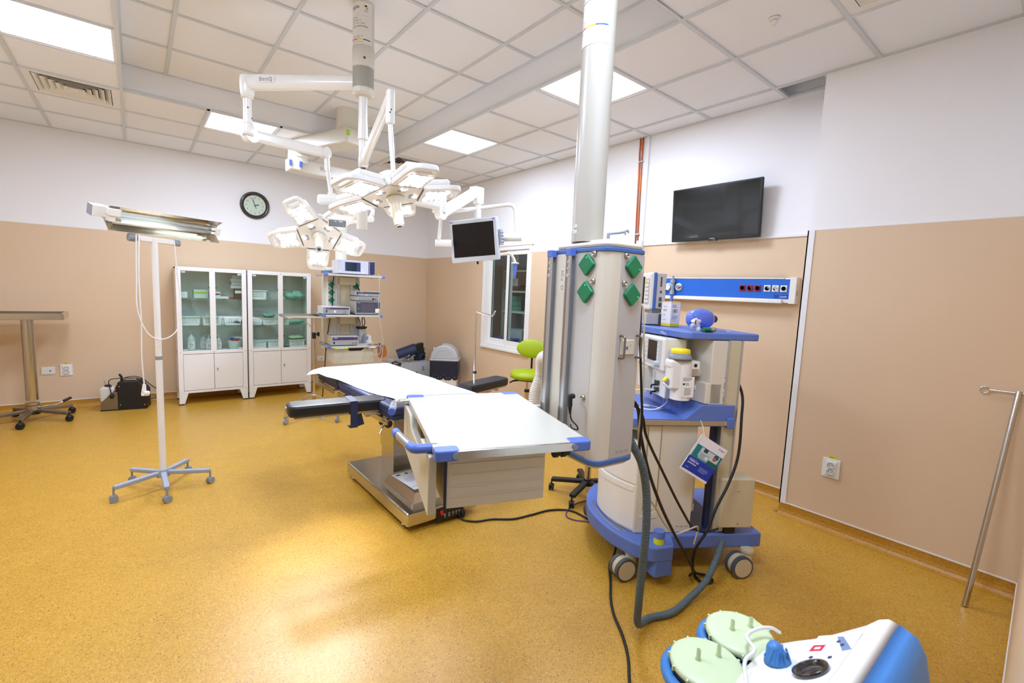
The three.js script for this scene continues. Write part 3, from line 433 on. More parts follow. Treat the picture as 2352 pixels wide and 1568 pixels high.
// arm boards clamped to the table
function armBoard(name, label, p0, p1, wd, th, yT) {
  const t = thing(name, label, 'arm board', [(p0[0] + p1[0]) / 2, yT - th, (p0[1] + p1[1]) / 2], -Math.atan2(p1[1] - p0[1], p1[0] - p0[0])), L = Math.hypot(p1[0] - p0[0], p1[1] - p0[1]);
  part(t, 'pad', T(flat(rounded([[-L / 2, -wd / 2], [L / 2, -wd / 2], [L / 2, wd / 2], [-L / 2, wd / 2]], 0.045), th - 0.004, 0.004, 0.016, 6), 0, 0, 0), M.blackPad);
  part(t, 'base_plate', [span(-L / 2 + 0.03, L / 2 - 0.03, -0.008, 0.005, -wd / 2 + 0.015, wd / 2 - 0.015, 0.003)], M.steel);
  return [t, L];
}
{
  const [t, L] = armBoard('arm_board', 'black padded arm board with a strap, sticking out to the left of the table', [-3.14, 4.18], [-2.575, 4.245], 0.15, 0.075, 0.80);
  const st = part(t, 'strap', [span(0.055, 0.098, 0.0745, 0.0775, -0.078, 0.079, 0.001), span(0.055, 0.098, -0.085, 0.077, 0.0755, 0.0785, 0.001), span(0.05, 0.1, -0.088, -0.084, 0.02, 0.0785, 0.001), T(span(-0.02, 0.022, -0.075, 0, -0.0015, 0.0015, 0), 0.105, -0.012, 0.05, 0, 0, 0.25)], M.navy, 'dark blue strap');
  part(t, 'clamp', [beam([0.19, 0.0, 0.0], [0.32, -0.03, 0.0], 0.02, 0.06, 0.006), span(0.27, 0.315, -0.1, -0.02, -0.025, 0.03), span(0.14, 0.22, -0.02, -0.008, -0.06, 0.07), span(0.15, 0.18, -0.035, -0.018, 0.02, 0.06)], M.nickel);
  part(t, 'clamp_lever', seg([0.29, -0.07, 0.03], [0.235, -0.15, 0.075], 0.006), M.chrome); part(t, 'clamp_knob', [disc(0.026, 0.03, 'z', 0.305, -0.105, 0.015), span(0.255, 0.3, -0.11, -0.03, -0.02, 0.012)], M.navy); part(t, 'foot', [span(-0.11, -0.085, -0.022, -0.006, 0.03, 0.06)], M.lightGrey);
}
{
  const [t] = armBoard('arm_board', 'black padded arm board on the far right side of the table, near the window', [-1.93, 4.17], [-1.44, 4.02], 0.15, 0.07, 0.80);
  part(t, 'clamp', [span(-0.26, -0.18, -0.03, 0, -0.04, 0.04), span(-0.02, 0.02, -0.02, -0.005, 0.02, 0.06), span(0.08, 0.1, -0.016, -0.005, 0.04, 0.075)], M.nickel);
}
// infusion pole on the far side of the table
{ const t = thing('infusion_pole', 'thin chrome pole with a bent top, clamped to the far side of the table', 'pole', [-1.85, 0.69, 4.2]);
  wpart(t, 'rod', bend([[-1.85, 0.69, 4.2], [-1.85, 1.345, 4.2], [-1.763, 1.318, 4.29], [-1.755, 1.352, 4.3]], 0.0065, 0.008, 90), M.chrome); wpart(t, 'collar', [cyl(0.016, 0.016, 0.018, -1.85, 0.893, 4.2)], M.navy); wpart(t, 'clamp', [span(-1.995, -1.835, 0.69, 0.72, 4.185, 4.215)], M.nickel); }
// ---------------------------------------------------------------- anaesthesia machine (local x: front to back, local -z: away from the camera)
const AN = { x: -1.833, z: 5.636, r: -0.5716 };
{
  const t = thing('anaesthesia_machine', 'beige and blue anaesthesia machine on four twin casters', 'anaesthesia machine', [AN.x, 0, AN.z], AN.r);
  // trolley
  const base = rounded([[0.80, -0.06], [0.27, -0.05], [0.235, 0.055], [0.12, 0.075], [0.03, 0.012], [-0.055, -0.12], [-0.1, -0.3], [-0.1, -0.42], [-0.055, -0.6], [0.03, -0.73], [0.12, -0.79], [0.235, -0.77], [0.27, -0.67], [0.80, -0.66]], [0.012, 0.01, 0.02, 0.03, 0.02, 0.12, 0.1, 0.1, 0.12, 0.02, 0.03, 0.02, 0.01, 0.012]);
  const b = part(t, 'trolley_base', [flat(base, 0.08, 0.145, 0.008), flat(rounded([[0.24, 0.05], [0.13, 0.072], [0.1, -0.04], [0.22, -0.05]], 0.02), 0.09, 0.06, 0.006)], M.blue);
  for (const o of [0, 0.032]) part(b, 'footrest_strip', flat(rounded([[-0.004 + o, -0.1], [-0.052 + o, -0.25], [-0.06 + o, -0.36], [-0.052 + o, -0.48], [-0.044 + o, -0.48], [-0.052 + o, -0.36], [-0.044 + o, -0.25], [0.004 + o, -0.1]], 0.02), 0.003, 0.224, 0.0005), M.nickel);
  part(b, 'brake_post', [cyl(0.026, 0.026, 0.06, 0.165, 0.232, 0.02)], M.acid, 'yellow brake post'); part(b, 'brake_cap', [cyl(0.029, 0.028, 0.036, 0.165, 0.276, 0.02)], M.blue);
  part(b, 'rear_tray', [flat(rounded([[0.39, -0.1], [0.62, -0.1], [0.62, -0.62], [0.39, -0.62]], 0.01), 0.012, 0.222, 0.003), T(ext(rounded([[0.4, 0.22], [0.6, 0.22], [0.6, 0.36], [0.56, 0.33], [0.5, 0.28], [0.44, 0.36], [0.4, 0.36]], 0.02), 0.01, 0.002), 0, 0, -0.5)], M.navy);
  for (const [x, z, a] of [[0.0, -0.03, 0.25], [0.66, -0.03, 0.1], [0.03, -0.69, 0.5], [0.68, -0.64, 0.3]]) {
    const c = part(t, 'caster', T(merge([disc(0.062, 0.022, 'z', 0, 0.062, 0.026, 36), disc(0.062, 0.022, 'z', 0, 0.062, -0.026, 36)]), x, 0, z, 0, a), M.darkGrey);
    part(c, 'wheel_cover', T(merge([disc(0.051, 0.028, 'z', 0, 0.062, 0.026, 32), disc(0.051, 0.028, 'z', 0, 0.062, -0.026, 32), disc(0.058, 0.03, 'z', 0, 0.064, 0, 28)]), x, 0, z, 0, a), M.beige);
    part(c, 'stem', T(merge([cyl(0.03, 0.026, 0.09, 0.045, 0.105, 0), cyl(0.034, 0.034, 0.014, 0.045, 0.145, 0)]), x, 0, z, 0, a), M.beige);
  }
  // drawer cabinet with curved fronts
  const arc = (o, e = 0) => { const p = []; for (let i = 0; i <= 14; i++) { const u = i / 14 * 2 - 1; p.push([0.062 + e - o - 0.105 * (1 - u * u), -0.36 + u * (0.272 - e)]); } return p; };
  const curved = (y0, y1, o, back = 0.2, e = 0) => flat(shape([...arc(o, e), [back, -0.36 + 0.272 - e], [back, -0.36 - 0.272 + e]]), y1 - y0, y0, 0.002);
  part(t, 'cabinet', [curved(0.226, 0.83, -0.008), span(0.066, 0.385, 0.226, 0.83, -0.64, -0.08, 0.004)], M.creamMatt);
  const sill = (y0, y1) => { const d = part(t, 'drawer', curved(y0, y1, 0.003, 0.12, 0.004), M.white); part(d, 'drawer_lip', curved(y1 - 0.035, y1 - 0.002, 0.02, 0.1, 0.012), M.white); };
  sill(0.236, 0.485); sill(0.495, 0.735); part(t, 'writing_tray', curved(0.745, 0.79, 0.0, 0.12), M.darkGrey);
  part(t, 'side_channel', [span(0.112, 0.182, 0.36, 0.82, -0.0805, -0.0785, 0)], M.cream); for (const x of [0.108, 0.182]) part(t, 'channel_trim', [span(x - 0.004, x + 0.002, 0.355, 0.825, -0.082, -0.076, 0.001)], M.nickel);
  part(t, 'scoop', T(ext(rounded([[0.092, 0.31], [0.188, 0.31], [0.188, 0.36], [0.15, 0.335], [0.092, 0.322]], 0.012), 0.004, 0.001), 0, 0, -0.0805), M.cream);
  part(t, 'inventory_mark', T(leaf(0.075, 0.018), 0.335, 0.262, -0.0795), print(75, 18, x => text(x, 'Nr. Inv. 211', 6, 14, 12, '#1a1a1a', 'serif', 'italic bold'), '#d9d2bf'));
  part(t, 'reservoir', [cyl(0.035, 0.035, 0.32, 0.42, 0.48, -0.2), cyl(0.04, 0.04, 0.03, 0.42, 0.32, -0.2)], M.white);
  // work top with raised rear step
  part(t, 'work_top', T(ext(rounded([[-0.055, 0.828], [-0.055, 0.868], [0.3, 0.868], [0.385, 0.945], [0.575, 0.945], [0.575, 0.828]], [0.006, 0.012, 0.01, 0.01, 0.004, 0.004]), 0.6, 0.004), 0, 0, -0.665), M.blue);
  for (const z of [-0.058]) { const r = part(t, 'side_rail', span(0.03, 0.545, 0.836, 0.862, z - 0.006, z + 0.006, 0.001), M.nickel); part(r, 'rail_end', [span(0.0, 0.034, 0.826, 0.872, -0.075, -0.046, 0.005), span(0.53, 0.572, 0.822, 0.88, -0.075, -0.046, 0.005)], M.blue); part(r, 'screw', [disc(0.006, 0.003, 'z', 0.045, 0.849, -0.051), disc(0.006, 0.003, 'z', 0.52, 0.849, -0.051)], M.chrome); }
  // upper housing with the vaporiser bay
  part(t, 'upper_housing', [flat(rounded([[0.565, -0.08], [0.43, -0.08], [0.375, -0.25], [0.31, -0.25], [0.31, -0.66], [0.565, -0.66]], 0.006), 0.345, 0.945, 0.003), flat(rounded([[0.5, -0.08], [0.41, -0.08], [0.36, -0.24], [0.4, -0.3], [0.5, -0.3]], 0.008), 0.115, 0.946, 0.006)], M.creamMatt);
  part(t, 'housing_button', T(new THREE.CapsuleGeometry(0.012, 0.012, 6, 12), 0.39, 1.02, -0.16, 0, 0, 0), M.cream);
  part(t, 'type_label', T(leaf(0.055, 0.15), 0.525, 1.03, -0.0792), print(55, 150, x => { lines(x, 8, 8, 40, 2, 6); text(x, 'Dräger', 26, 30, 8, '#222', 'sans-serif', 'bold'); lines(x, 8, 40, 26, 5, 7, '#555'); for (const a of [6, 22, 38]) { x.strokeStyle = '#444'; x.strokeRect(a, 92, 11, 11); } lines(x, 8, 114, 34, 5, 6, '#555'); }, '#ded8c8'));
  part(t, 'rear_post', [span(0.52, 0.585, 0.23, 1.293, -0.125, -0.075, 0.003)], M.beige); for (const x of [0.516, 0.589]) part(t, 'post_trim', span(x - 0.005, x + 0.005, 0.23, 1.293, -0.128, -0.07, 0.001), M.alu);
  part(t, 'rear_frame', [span(0.485, 0.512, 0.23, 0.83, -0.14, -0.11, 0.003), span(0.485, 0.512, 0.23, 0.83, -0.62, -0.59, 0.003)], M.navy);
  const psu = part(t, 'power_supply_box', span(0.535, 0.72, 0.268, 0.54, -0.16, -0.045, 0.004), M.beige); part(psu, 'maker_mark', T(leaf(0.03, 0.008), 0.63, 0.475, -0.0443), print(30, 8, x => text(x, 'Dräger', 2, 7, 7, '#222', 'sans-serif', 'bold'), '#cbc19f')); part(psu, 'lock', disc(0.003, 0.002, 'z', 0.64, 0.29, -0.0445), M.black);
  part(t, 'hose_socket', [span(0.575, 0.64, 0.225, 0.27, -0.12, -0.06, 0.004)], M.black);
  // control screen on the front
  const s = part(t, 'control_unit', span(0.2, 0.33, 1.1, 1.285, -0.62, -0.172, 0.012), M.white, 'white control unit with screen');
  part(s, 'display', span(0.196, 0.203, 1.145, 1.262, -0.38, -0.255, 0.003), M.lcd); part(s, 'bezel', span(0.197, 0.201, 1.125, 1.272, -0.42, -0.2, 0.003), M.lightGrey); part(s, 'knob', [disc(0.018, 0.03, 'x', 0.187, 1.135, -0.235)], M.lightGrey);
  part(s, 'keys', [...[0, 1, 2, 3, 4].map(i => span(0.196, 0.2, 1.135 + i * 0.028, 1.15 + i * 0.028, -0.412, -0.396, 0.001)), ...[0, 1, 2, 3, 4].map(i => span(0.196, 0.2, 1.14 + i * 0.024, 1.152 + i * 0.024, -0.246, -0.236, 0.001))], M.white);
  const fl = part(t, 'flow_panel', span(0.235, 0.33, 0.945, 1.1, -0.6, -0.2, 0.006), M.white, 'white flow meter panel'); part(fl, 'flow_tube', [span(0.229, 0.236, 0.965, 1.075, -0.345, -0.325, 0.002)], M.tubeGlass); part(fl, 'side_plate', span(0.18, 0.236, 0.95, 1.095, -0.42, -0.38, 0.003), M.cream);
  for (const y of [0.97, 1.01]) { part(fl, 'valve_block', span(0.215, 0.236, y, y + 0.024, -0.3, -0.27, 0.003), M.blackGloss); part(fl, 'valve_hook', bend([[0.236, y - 0.006, -0.3], [0.2, y - 0.006, -0.3], [0.2, y - 0.02, -0.3]], 0.005, 0.006), M.black); }
  // top slab
  part(t, 'top_shelf', [flat(rounded([[0.685, -0.08], [0.3, -0.075], [0.285, -0.09], [0.2, -0.46], [0.19, -0.68], [0.685, -0.68]], [0.012, 0.01, 0.012, 0.02, 0.02, 0.012]), 0.038, 1.293, 0.007)], M.blue);
  part(t, 'shelf_lettering', T(leaf(0.34, 0.026), 0.2305, 1.313, -0.295, 0, -Math.PI / 2 - 0.225), print(340, 26, x => { text(x, 'Dräger', 20, 20, 17, '#eef', 'sans-serif', 'bold'); text(x, 'Fabius', 150, 20, 17, '#eef'); text(x, 'GS', 204, 21, 22, '#eef', 'sans-serif', 'bold'); text(x, 'premium', 236, 20, 17, '#eef'); }, '#4a66b0', 0.42));
  part(t, 'no_pushing_mark', T(leaf(0.02, 0.02), 0.47, 1.311, -0.0792), print(20, 20, x => { x.strokeStyle = '#b03040'; x.lineWidth = 1.6; x.beginPath(); x.arc(10, 10, 7.5, 0, 7); x.stroke(); x.fillStyle = '#b03040'; x.fillRect(6, 9, 8, 3); }, '#47629f'));
  // vaporiser and its connecting manifold
  const v = part(t, 'vaporiser', [span(0.205, 0.305, 1.02, 1.165, -0.155, -0.075, 0.016), cyl(0.052, 0.052, 0.2, 0.285, 1.065, -0.12, 32), span(0.25, 0.372, 1.13, 1.175, -0.165, -0.09, 0.006), span(0.2, 0.31, 1.13, 1.183, -0.16, -0.075, 0.018)], M.white, 'white vaporiser');
  part(v, 'dial', lathe([[0, 1.18], [0.06, 1.18], [0.06, 1.192], [0.056, 1.198], [0.05, 1.216], [0, 1.216]], 0.268, 0, -0.115), M.grey); part(v, 'dial_cap', lathe([[0.05, 1.214], [0.051, 1.226], [0.047, 1.237], [0.03, 1.24], [0, 1.241]], 0.268, 0, -0.115), M.yellow, 'yellow dial cap');
  part(v, 'lock_hole', disc(0.009, 0.003, 'z', 0.345, 1.153, -0.0895), M.black); part(v, 'filler', [beam([0.22, 1.045, -0.1], [0.19, 1.07, -0.1], 0.024, 0.024, 0.004)], M.grey); part(v, 'filler_cap', beam([0.192, 1.07, -0.1], [0.182, 1.078, -0.1], 0.026, 0.026, 0.004), M.yellow);
  part(v, 'data_label', T(leaf(0.07, 0.11), 0.30, 1.04, -0.0665, 0, 0.1), print(70, 110, x => { lines(x, 4, 5, 55, 4, 5, '#333'); x.fillStyle = '#222'; x.fillRect(4, 34, 12, 10); lines(x, 20, 34, 26, 3, 5, '#444'); lines(x, 14, 60, 46, 7, 6, '#333'); }, '#f2f1ec'));
  part(t, 'manifold', [T(span(0.33, 0.46, 1.085, 1.125, -0.19, -0.15, 0.003), 0, 0, 0), disc(0.01, 0.02, 'y', 0.385, 1.135, -0.16), disc(0.01, 0.02, 'y', 0.425, 1.135, -0.165), span(0.448, 0.46, 1.09, 1.145, -0.19, -0.15, 0.003)], M.creamMatt); part(t, 'manifold_latch', [T(span(-0.012, 0.012, -0.03, 0.03, -0.006, 0.006, 0.004), 0.345, 1.205, -0.2, 0, 0, 0.1)], M.plasticGrey);
}
const AF = new THREE.Object3D(); AF.position.set(AN.x, 0, AN.z); AF.rotation.y = AN.r; AF.updateMatrixWorld(true);
const aw = (x, y, z) => AF.localToWorld(V3(x, y, z)).toArray();       // machine frame to world
const athing = (name, label, cat, x, y, z, turn = 0, group) => thing(name, label, cat, aw(x, y, z), AN.r + turn, group);
// suction jar on the work top
{ const t = athing('suction_jar', 'clear glass suction jar with a white lid standing on the blue work top', 'jar', 0.292, 0.869, -0.215);
  part(t, 'jar', lathe([[0, 0.002], [0.045, 0.002], [0.052, 0.01], [0.052, 0.15], [0.054, 0.156], [0.05, 0.156], [0.049, 0.15], [0.049, 0.012], [0.043, 0.006], [0, 0.006]]), M.clear);
  const l = part(t, 'lid', [lathe([[0, 0.15], [0.058, 0.15], [0.06, 0.156], [0.058, 0.166], [0.05, 0.17], [0.02, 0.178], [0, 0.178]]), T(lathe([[0, 0], [0.007, 0], [0.0055, 0.028], [0, 0.028]]), -0.022, 0.17, 0.01), T(lathe([[0, 0], [0.008, 0], [0.006, 0.034], [0, 0.034]]), 0.014, 0.174, 0.012)], M.white);
  part(t, 'clip', [T(box(0.012, 0.07, 0.016, 0, 0, 0, 0.004), 0.062, 0.14, 0.012)], M.white); part(t, 'float_valve', [T(lathe([[0, 0], [0.02, 0], [0.02, 0.06], [0.012, 0.062], [0, 0.062]]), 0.012, 0.085, 0.0)], M.milky);
  part(t, 'graduations', [...[0.03, 0.045, 0.06, 0.075, 0.09, 0.105].map(y => T(new THREE.CylinderGeometry(0.0523, 0.0523, 0.0012, 8, 1, true, 0.2, 0.22), 0, y, 0))], M.white); }
// box and manual resuscitator etc. on the top shelf
{ const t = athing('medicine_box', 'white and yellow printed box standing on the blue top shelf', 'box', 0.375, 1.333, -0.5, 0.35);
  part(t, 'carton', box(0.075, 0.15, 0.075, 0, 0.075, 0, 0.002), M.paper); part(t, 'yellow_base', box(0.0756, 0.018, 0.0756, 0, 0.0095, 0, 0.002), M.yellow);
  const pr = print(75, 130, x => { x.fillStyle = '#e7cf7a'; x.fillRect(0, 0, 75, 6); lines(x, 10, 18, 44, 3, 7, '#556'); for (let i = 0; i < 16; i++) { x.fillStyle = '#222'; x.fillRect(14 + i * 2.6, 44, hash(i, 1, 3) * 2 + 0.4, 22); } lines(x, 10, 74, 30, 1, 6); lines(x, 10, 84, 52, 4, 6, '#667'); lines(x, 10, 114, 54, 1, 6, '#c44'); }, '#efede8');
  const p2 = print(75, 130, x => { x.fillStyle = '#e7cf7a'; x.fillRect(0, 0, 75, 4); text(x, 'Item', 16, 34, 13, '#456'); lines(x, 14, 46, 40, 2, 8, '#556'); lines(x, 14, 76, 24, 2, 7, '#889'); lines(x, 14, 108, 30, 1, 7, '#c66'); }, '#efede8');
  part(t, 'print_front', T(leaf(0.075, 0.13), 0, 0.084, 0.0379), pr); part(t, 'print_side', T(leaf(0.075, 0.13), -0.0379, 0.084, 0, 0, -Math.PI / 2), p2); }
{ const t = athing('resuscitator_bag', 'translucent blue manual resuscitator bag lying on the blue top shelf', 'resuscitator', 0.46, 1.334, -0.3, 0.35);
  part(t, 'bag', T(lathe([[0, -0.085], [0.018, -0.085], [0.03, -0.08], [0.048, -0.062], [0.056, -0.03], [0.058, 0.01], [0.056, 0.045], [0.045, 0.068], [0.026, 0.078], [0.016, 0.095], [0, 0.096]], 0, 0, 0, 36), 0, 0.059, 0, 0, 0, -Math.PI / 2), M.bagBlue); part(t, 'seam', T(new THREE.TorusGeometry(0.0575, 0.0012, 6, 40), -0.008, 0.059, 0, 0, Math.PI / 2), M.bagBlue);
  part(t, 'inlet_valve', [T(lathe([[0, 0], [0.02, 0], [0.023, 0.012], [0.021, 0.03], [0.014, 0.038], [0, 0.038]]), 0.09, 0.059, 0, 0, 0, -Math.PI / 2)], phys(0x4a3f6a, 0.1, { transmission: 0.6, thickness: 0 }));
  part(t, 'patient_valve', [T(lathe([[0, 0], [0.026, 0], [0.028, 0.02], [0.02, 0.032], [0, 0.032]]), -0.07, 0.058, 0.012, 0, 0, Math.PI / 2)], M.bagBlue); part(t, 'connector', [seg([-0.115, 0.02, 0.045], [-0.055, 0.05, 0.05], 0.011), seg([-0.1, 0.055, 0.05], [-0.075, 0.018, 0.05], 0.018, 0.016), seg([-0.065, 0.02, 0.05], [-0.095, 0.04, 0.055], 0.013)], M.milky); part(t, 'red_ring', T(new THREE.TorusGeometry(0.012, 0.003, 6, 20), -0.1, 0.046, 0.062, 0, 0.6), M.darkRed); }
{ const t = athing('laryngoscope', 'small instrument with a green sleeve lying on the blue top shelf', 'instrument', 0.4, 1.333, -0.11, 0.25);
  part(t, 'green_sleeve', [disc(0.011, 0.045, 'x', 0.0, 0.0125, 0)], M.greenLid); part(t, 'handle', [disc(0.009, 0.025, 'x', 0.035, 0.01, 0), disc(0.0115, 0.012, 'x', 0.05, 0.0125, 0)], M.nickel); part(t, 'black_case', [box(0.055, 0.006, 0.03, -0.002, 0.003, 0.008, 0.002)], M.black); part(t, 'blade', [beam([0.06, 0.008, 0.0], [0.13, 0.004, 0.004], 0.008, 0.005, 0.002)], M.chrome); }
{ const t = athing('airway_tube', 'short clear plastic tube lying beside the green sleeved instrument', 'tube', 0.335, 1.333, -0.13, 0.25); part(t, 'tube', [T(new THREE.CylinderGeometry(0.009, 0.009, 0.06, 20, 1, true), 0, 0.0095, 0, 0, 0, Math.PI / 2)], M.tubeGlass); part(t, 'collar', [disc(0.0105, 0.012, 'x', 0.036, 0.0108, 0)], M.milky); }
{ const t = athing('paper_slip', 'small white slip lying at the rear of the blue top shelf', 'paper', 0.56, 1.3325, -0.2, 0.2); part(t, 'slip', box(0.06, 0.001, 0.03, 0, 0.001, 0, 0), M.paper); }
// patient monitor with its module rack
{ const t = athing('patient_monitor', 'pale patient monitor with a key pad, partly hidden by the pendant', 'monitor', 0.3, 1.332, -0.62);
  part(t, 'module_rack', [span(-0.06, 0.12, 0.004, 0.075, -0.14, 0.07, 0.006)], M.greyPanel); part(t, 'module', [span(0.02, 0.122, 0.01, 0.07, 0.05, 0.074, 0.003)], M.darkGrey); part(t, 'bracket', span(-0.01, 0.05, 0.07, 0.1, -0.1, 0.02, 0.004), M.alu);
  const s = part(t, 'front_frame', span(-0.05, -0.012, 0.095, 0.325, -0.21, 0.075, 0.014), M.white); part(t, 'blue_edge', span(-0.03, -0.004, 0.093, 0.327, -0.212, 0.078, 0.01), M.blueBand); part(t, 'rear_housing', span(-0.006, 0.06, 0.1, 0.325, -0.2, 0.066, 0.01), M.unitGrey);
  part(s, 'screen', span(-0.053, -0.049, 0.13, 0.3, -0.19, -0.01, 0.002), M.screen); part(s, 'key_panel', span(-0.052, -0.049, 0.13, 0.29, 0.004, 0.066, 0.002), M.greyPanel); for (let r = 0; r < 6; r++) for (let c = 0; c < 2; c++) part(s, 'key', span(-0.0555, -0.05, 0.138 + r * 0.025, 0.154 + r * 0.025, 0.01 + c * 0.028, 0.031 + c * 0.028, 0.002), r === 5 && c === 0 ? M.yellow : M.white);
  part(t, 'slot', [span(0.02, 0.03, 0.24, 0.3, 0.064, 0.0675, 0), span(0.02, 0.032, 0.2, 0.215, 0.064, 0.0675, 0), span(0.016, 0.034, 0.15, 0.175, 0.064, 0.0675, 0), span(0.016, 0.034, 0.115, 0.14, 0.064, 0.0675, 0)], M.darkGrey);
  part(t, 'cable_loop', cord([[0.04, 0.03, 0.074], [0.08, 0.05, 0.09], [0.1, 0.09, 0.09], [0.09, 0.12, 0.075]], 0.003), M.plasticGrey); }
// manual hanging from the side rail
{ const t = thing('manual_booklet', 'spiral bound printed manual hanging tilted from the side rail of the machine', 'booklet', aw(0.375, 0.55, -0.03), AN.r);
  const W = 0.172, Hh = 0.21, bk = new THREE.Object3D(); const cover = print(172, 210, x => {
    x.fillStyle = '#1d36a8'; x.fillRect(0, 122, 172, 76); x.fillStyle = '#0f7f86'; x.fillRect(8, 50, 164, 72); x.fillStyle = '#c9d3d6'; x.fillRect(40, 54, 120, 50); x.fillStyle = '#2a3a45'; x.fillRect(58, 52, 24, 20); x.fillStyle = '#9fb8c4'; x.fillRect(46, 80, 60, 34); x.fillStyle = '#13606a'; x.fillRect(108, 96, 64, 26); x.beginPath(); x.arc(140, 66, 15, 0, 7); x.fill(); x.fillStyle = '#b8604c'; x.beginPath(); x.arc(136, 78, 11, 0, 7); x.fill(); x.fillStyle = '#dfe8ea'; x.fillRect(84, 88, 18, 16);
    text(x, 'Dräger', 124, 22, 12, '#23306a', 'sans-serif', 'bold'); text(x, 'Fabius GS', 14, 146, 13, '#fff', 'sans-serif', 'bold'); text(x, 'premium', 14, 160, 12, '#fff', 'sans-serif', 'bold'); lines(x, 14, 132, 60, 1, 5, '#cdd6f4'); lines(x, 90, 150, 60, 4, 7, '#8fa2dd'); lines(x, 14, 182, 30, 1, 5, '#cdd6f4'); for (let i = 0; i < 17; i++) { x.fillStyle = '#333'; x.beginPath(); x.arc(4, 8 + i * 12, 1.8, 0, 7); x.fill(); }
  }, '#eceaf0');
  const rot = -0.53, place = g => T(g, 0.01, 0.122, 0.03, 0, 0, rot);
  part(t, 'pages', place(box(W, Hh, 0.008, 0, 0, 0, 0.001)), M.paper); part(t, 'cover', place(leaf(W, Hh, 0, 0, 0.0045)), cover);
  part(t, 'spiral', place(merge(Array.from({ length: 17 }, (_, i) => T(new THREE.TorusGeometry(0.0058, 0.0007, 5, 12), -W / 2 + 0.002, -Hh / 2 + 0.01 + i * 0.012, 0, Math.PI / 2)))), M.chrome); part(t, 'string', cord([[-0.005, 0.25, 0.034], [-0.002, 0.29, 0.02], [0.0, 0.318, -0.018], [0.004, 0.29, 0.0], [0.003, 0.25, 0.032]], 0.0009), M.white); }
// tangle of leads on the work top
{ const t = athing('sensor_leads', 'tangle of thin white and blue leads on the blue work top', 'leads', 0.15, 0.87, -0.3);
  part(t, 'lead', cord([[-0.12, 0.004, -0.1], [-0.02, 0.004, 0.02], [0.05, 0.01, 0.08], [0.12, 0.06, 0.07], [0.06, 0.1, -0.02], [-0.05, 0.06, -0.12], [-0.12, 0.02, -0.05]], 0.003), M.white); part(t, 'lead', cord([[-0.15, 0.004, -0.06], [-0.02, 0.006, 0.08], [0.1, 0.004, 0.04], [0.02, 0.005, -0.06], [-0.1, 0.004, 0.0]], 0.0025), M.lightGrey); part(t, 'lead', cord([[-0.14, 0.06, -0.2], [-0.06, 0.1, -0.12], [0, 0.05, -0.1], [-0.02, 0.004, -0.03]], 0.002), M.capBlue); part(t, 'clip', [box(0.05, 0.012, 0.02, 0.02, 0.009, 0.0, 0.004)], M.lightGrey); part(t, 'green_clip', box(0.018, 0.012, 0.014, -0.08, 0.008, -0.08, 0.003), M.greenLid); }
// hoses and cables between pendant, machine and floor
const cable = (name, label, pts, r, m, n = 120) => solo(name, cord(pts, r, n), m, label, 'cable');
solo('scavenging_hose', ribbed([[-2.325, 1.03, 5.94], [-2.321, 0.951, 5.962], [-2.274, 0.859, 5.987], [-2.237, 0.746, 5.994], [-2.223, 0.598, 5.999], [-2.214, 0.423, 5.991], [-2.19, 0.22, 5.97], [-2.12, 0.07, 5.93], [-1.99, 0.022, 5.9], [-1.87, 0.022, 5.94], [-1.72, 0.03, 5.94], [-1.6, 0.09, 5.96], [-1.5, 0.19, 5.96], [-1.43, 0.24, 5.945]].map(p => p), 0.0165, 0.0085, 0.14), M.hose, 'grey ribbed hose looping down to the floor in front of the machine', 'hose');
cable('gas_cable', 'thick black cable curving down behind the machine post to the floor loop', [[-1.31, 1.2, 5.8], [-1.274, 1.017, 5.9], [-1.302, 0.881, 5.925], [-1.347, 0.679, 5.945], [-1.416, 0.546, 5.94], [-1.484, 0.439, 5.925], [-1.541, 0.312, 5.91], [-1.574, 0.22, 5.88], [-1.558, 0.123, 5.86], [-1.5, 0.04, 5.85], [-1.43, 0.012, 5.88], [-1.447, 0.012, 5.922], [-1.506, 0.012, 5.9], [-1.5, 0.014, 5.86], [-1.44, 0.012, 5.8]], 0.0075, M.black);
cable('gas_cable', 'black cable running from the pendant terminal straight down to the floor loop', [[-2.345, 1.14, 5.9], [-2.256, 1.072, 5.934], [-2.206, 0.955, 5.925], [-2.106, 0.759, 5.914], [-1.989, 0.568, 5.916], [-1.851, 0.393, 5.912], [-1.671, 0.2, 5.89], [-1.571, 0.085, 5.873], [-1.52, 0.02, 5.83]], 0.007, M.black);
cable('power_cable', 'black cable sagging from the pendant terminal to the beige power box', [[-2.345, 1.12, 5.88], [-2.249, 1.055, 5.942], [-2.151, 0.923, 5.92], [-1.976, 0.725, 5.9], [-1.778, 0.485, 5.9], [-1.64, 0.351, 5.894], [-1.524, 0.301, 5.9], [-1.42, 0.29, 5.91]], 0.006, M.black);
cable('power_cable', 'black cable hanging down the right edge of the pendant', [[-2.33, 1.5, 5.87], [-2.262, 1.49, 5.91], [-2.278, 1.336, 5.944], [-2.28, 1.168, 5.966], [-2.271, 1.029, 5.975], [-2.256, 0.882, 5.965], [-2.234, 0.789, 5.974], [-2.21, 0.7, 5.97]], 0.005, M.black);
cable('sample_line', 'tan cable hanging from the pendant and sagging to the machine base', [[-2.33, 1.49, 5.88], [-2.252, 1.471, 5.922], [-2.251, 1.369, 5.94], [-2.247, 1.127, 5.955], [-2.264, 0.954, 5.96], [-2.214, 0.795, 5.951], [-2.117, 0.666, 5.92], [-2.005, 0.557, 5.9], [-1.89, 0.442, 5.88], [-1.807, 0.374, 5.89], [-1.703, 0.368, 5.9], [-1.618, 0.356, 5.902], [-1.6, 0.25, 5.88]], 0.004, M.beige);
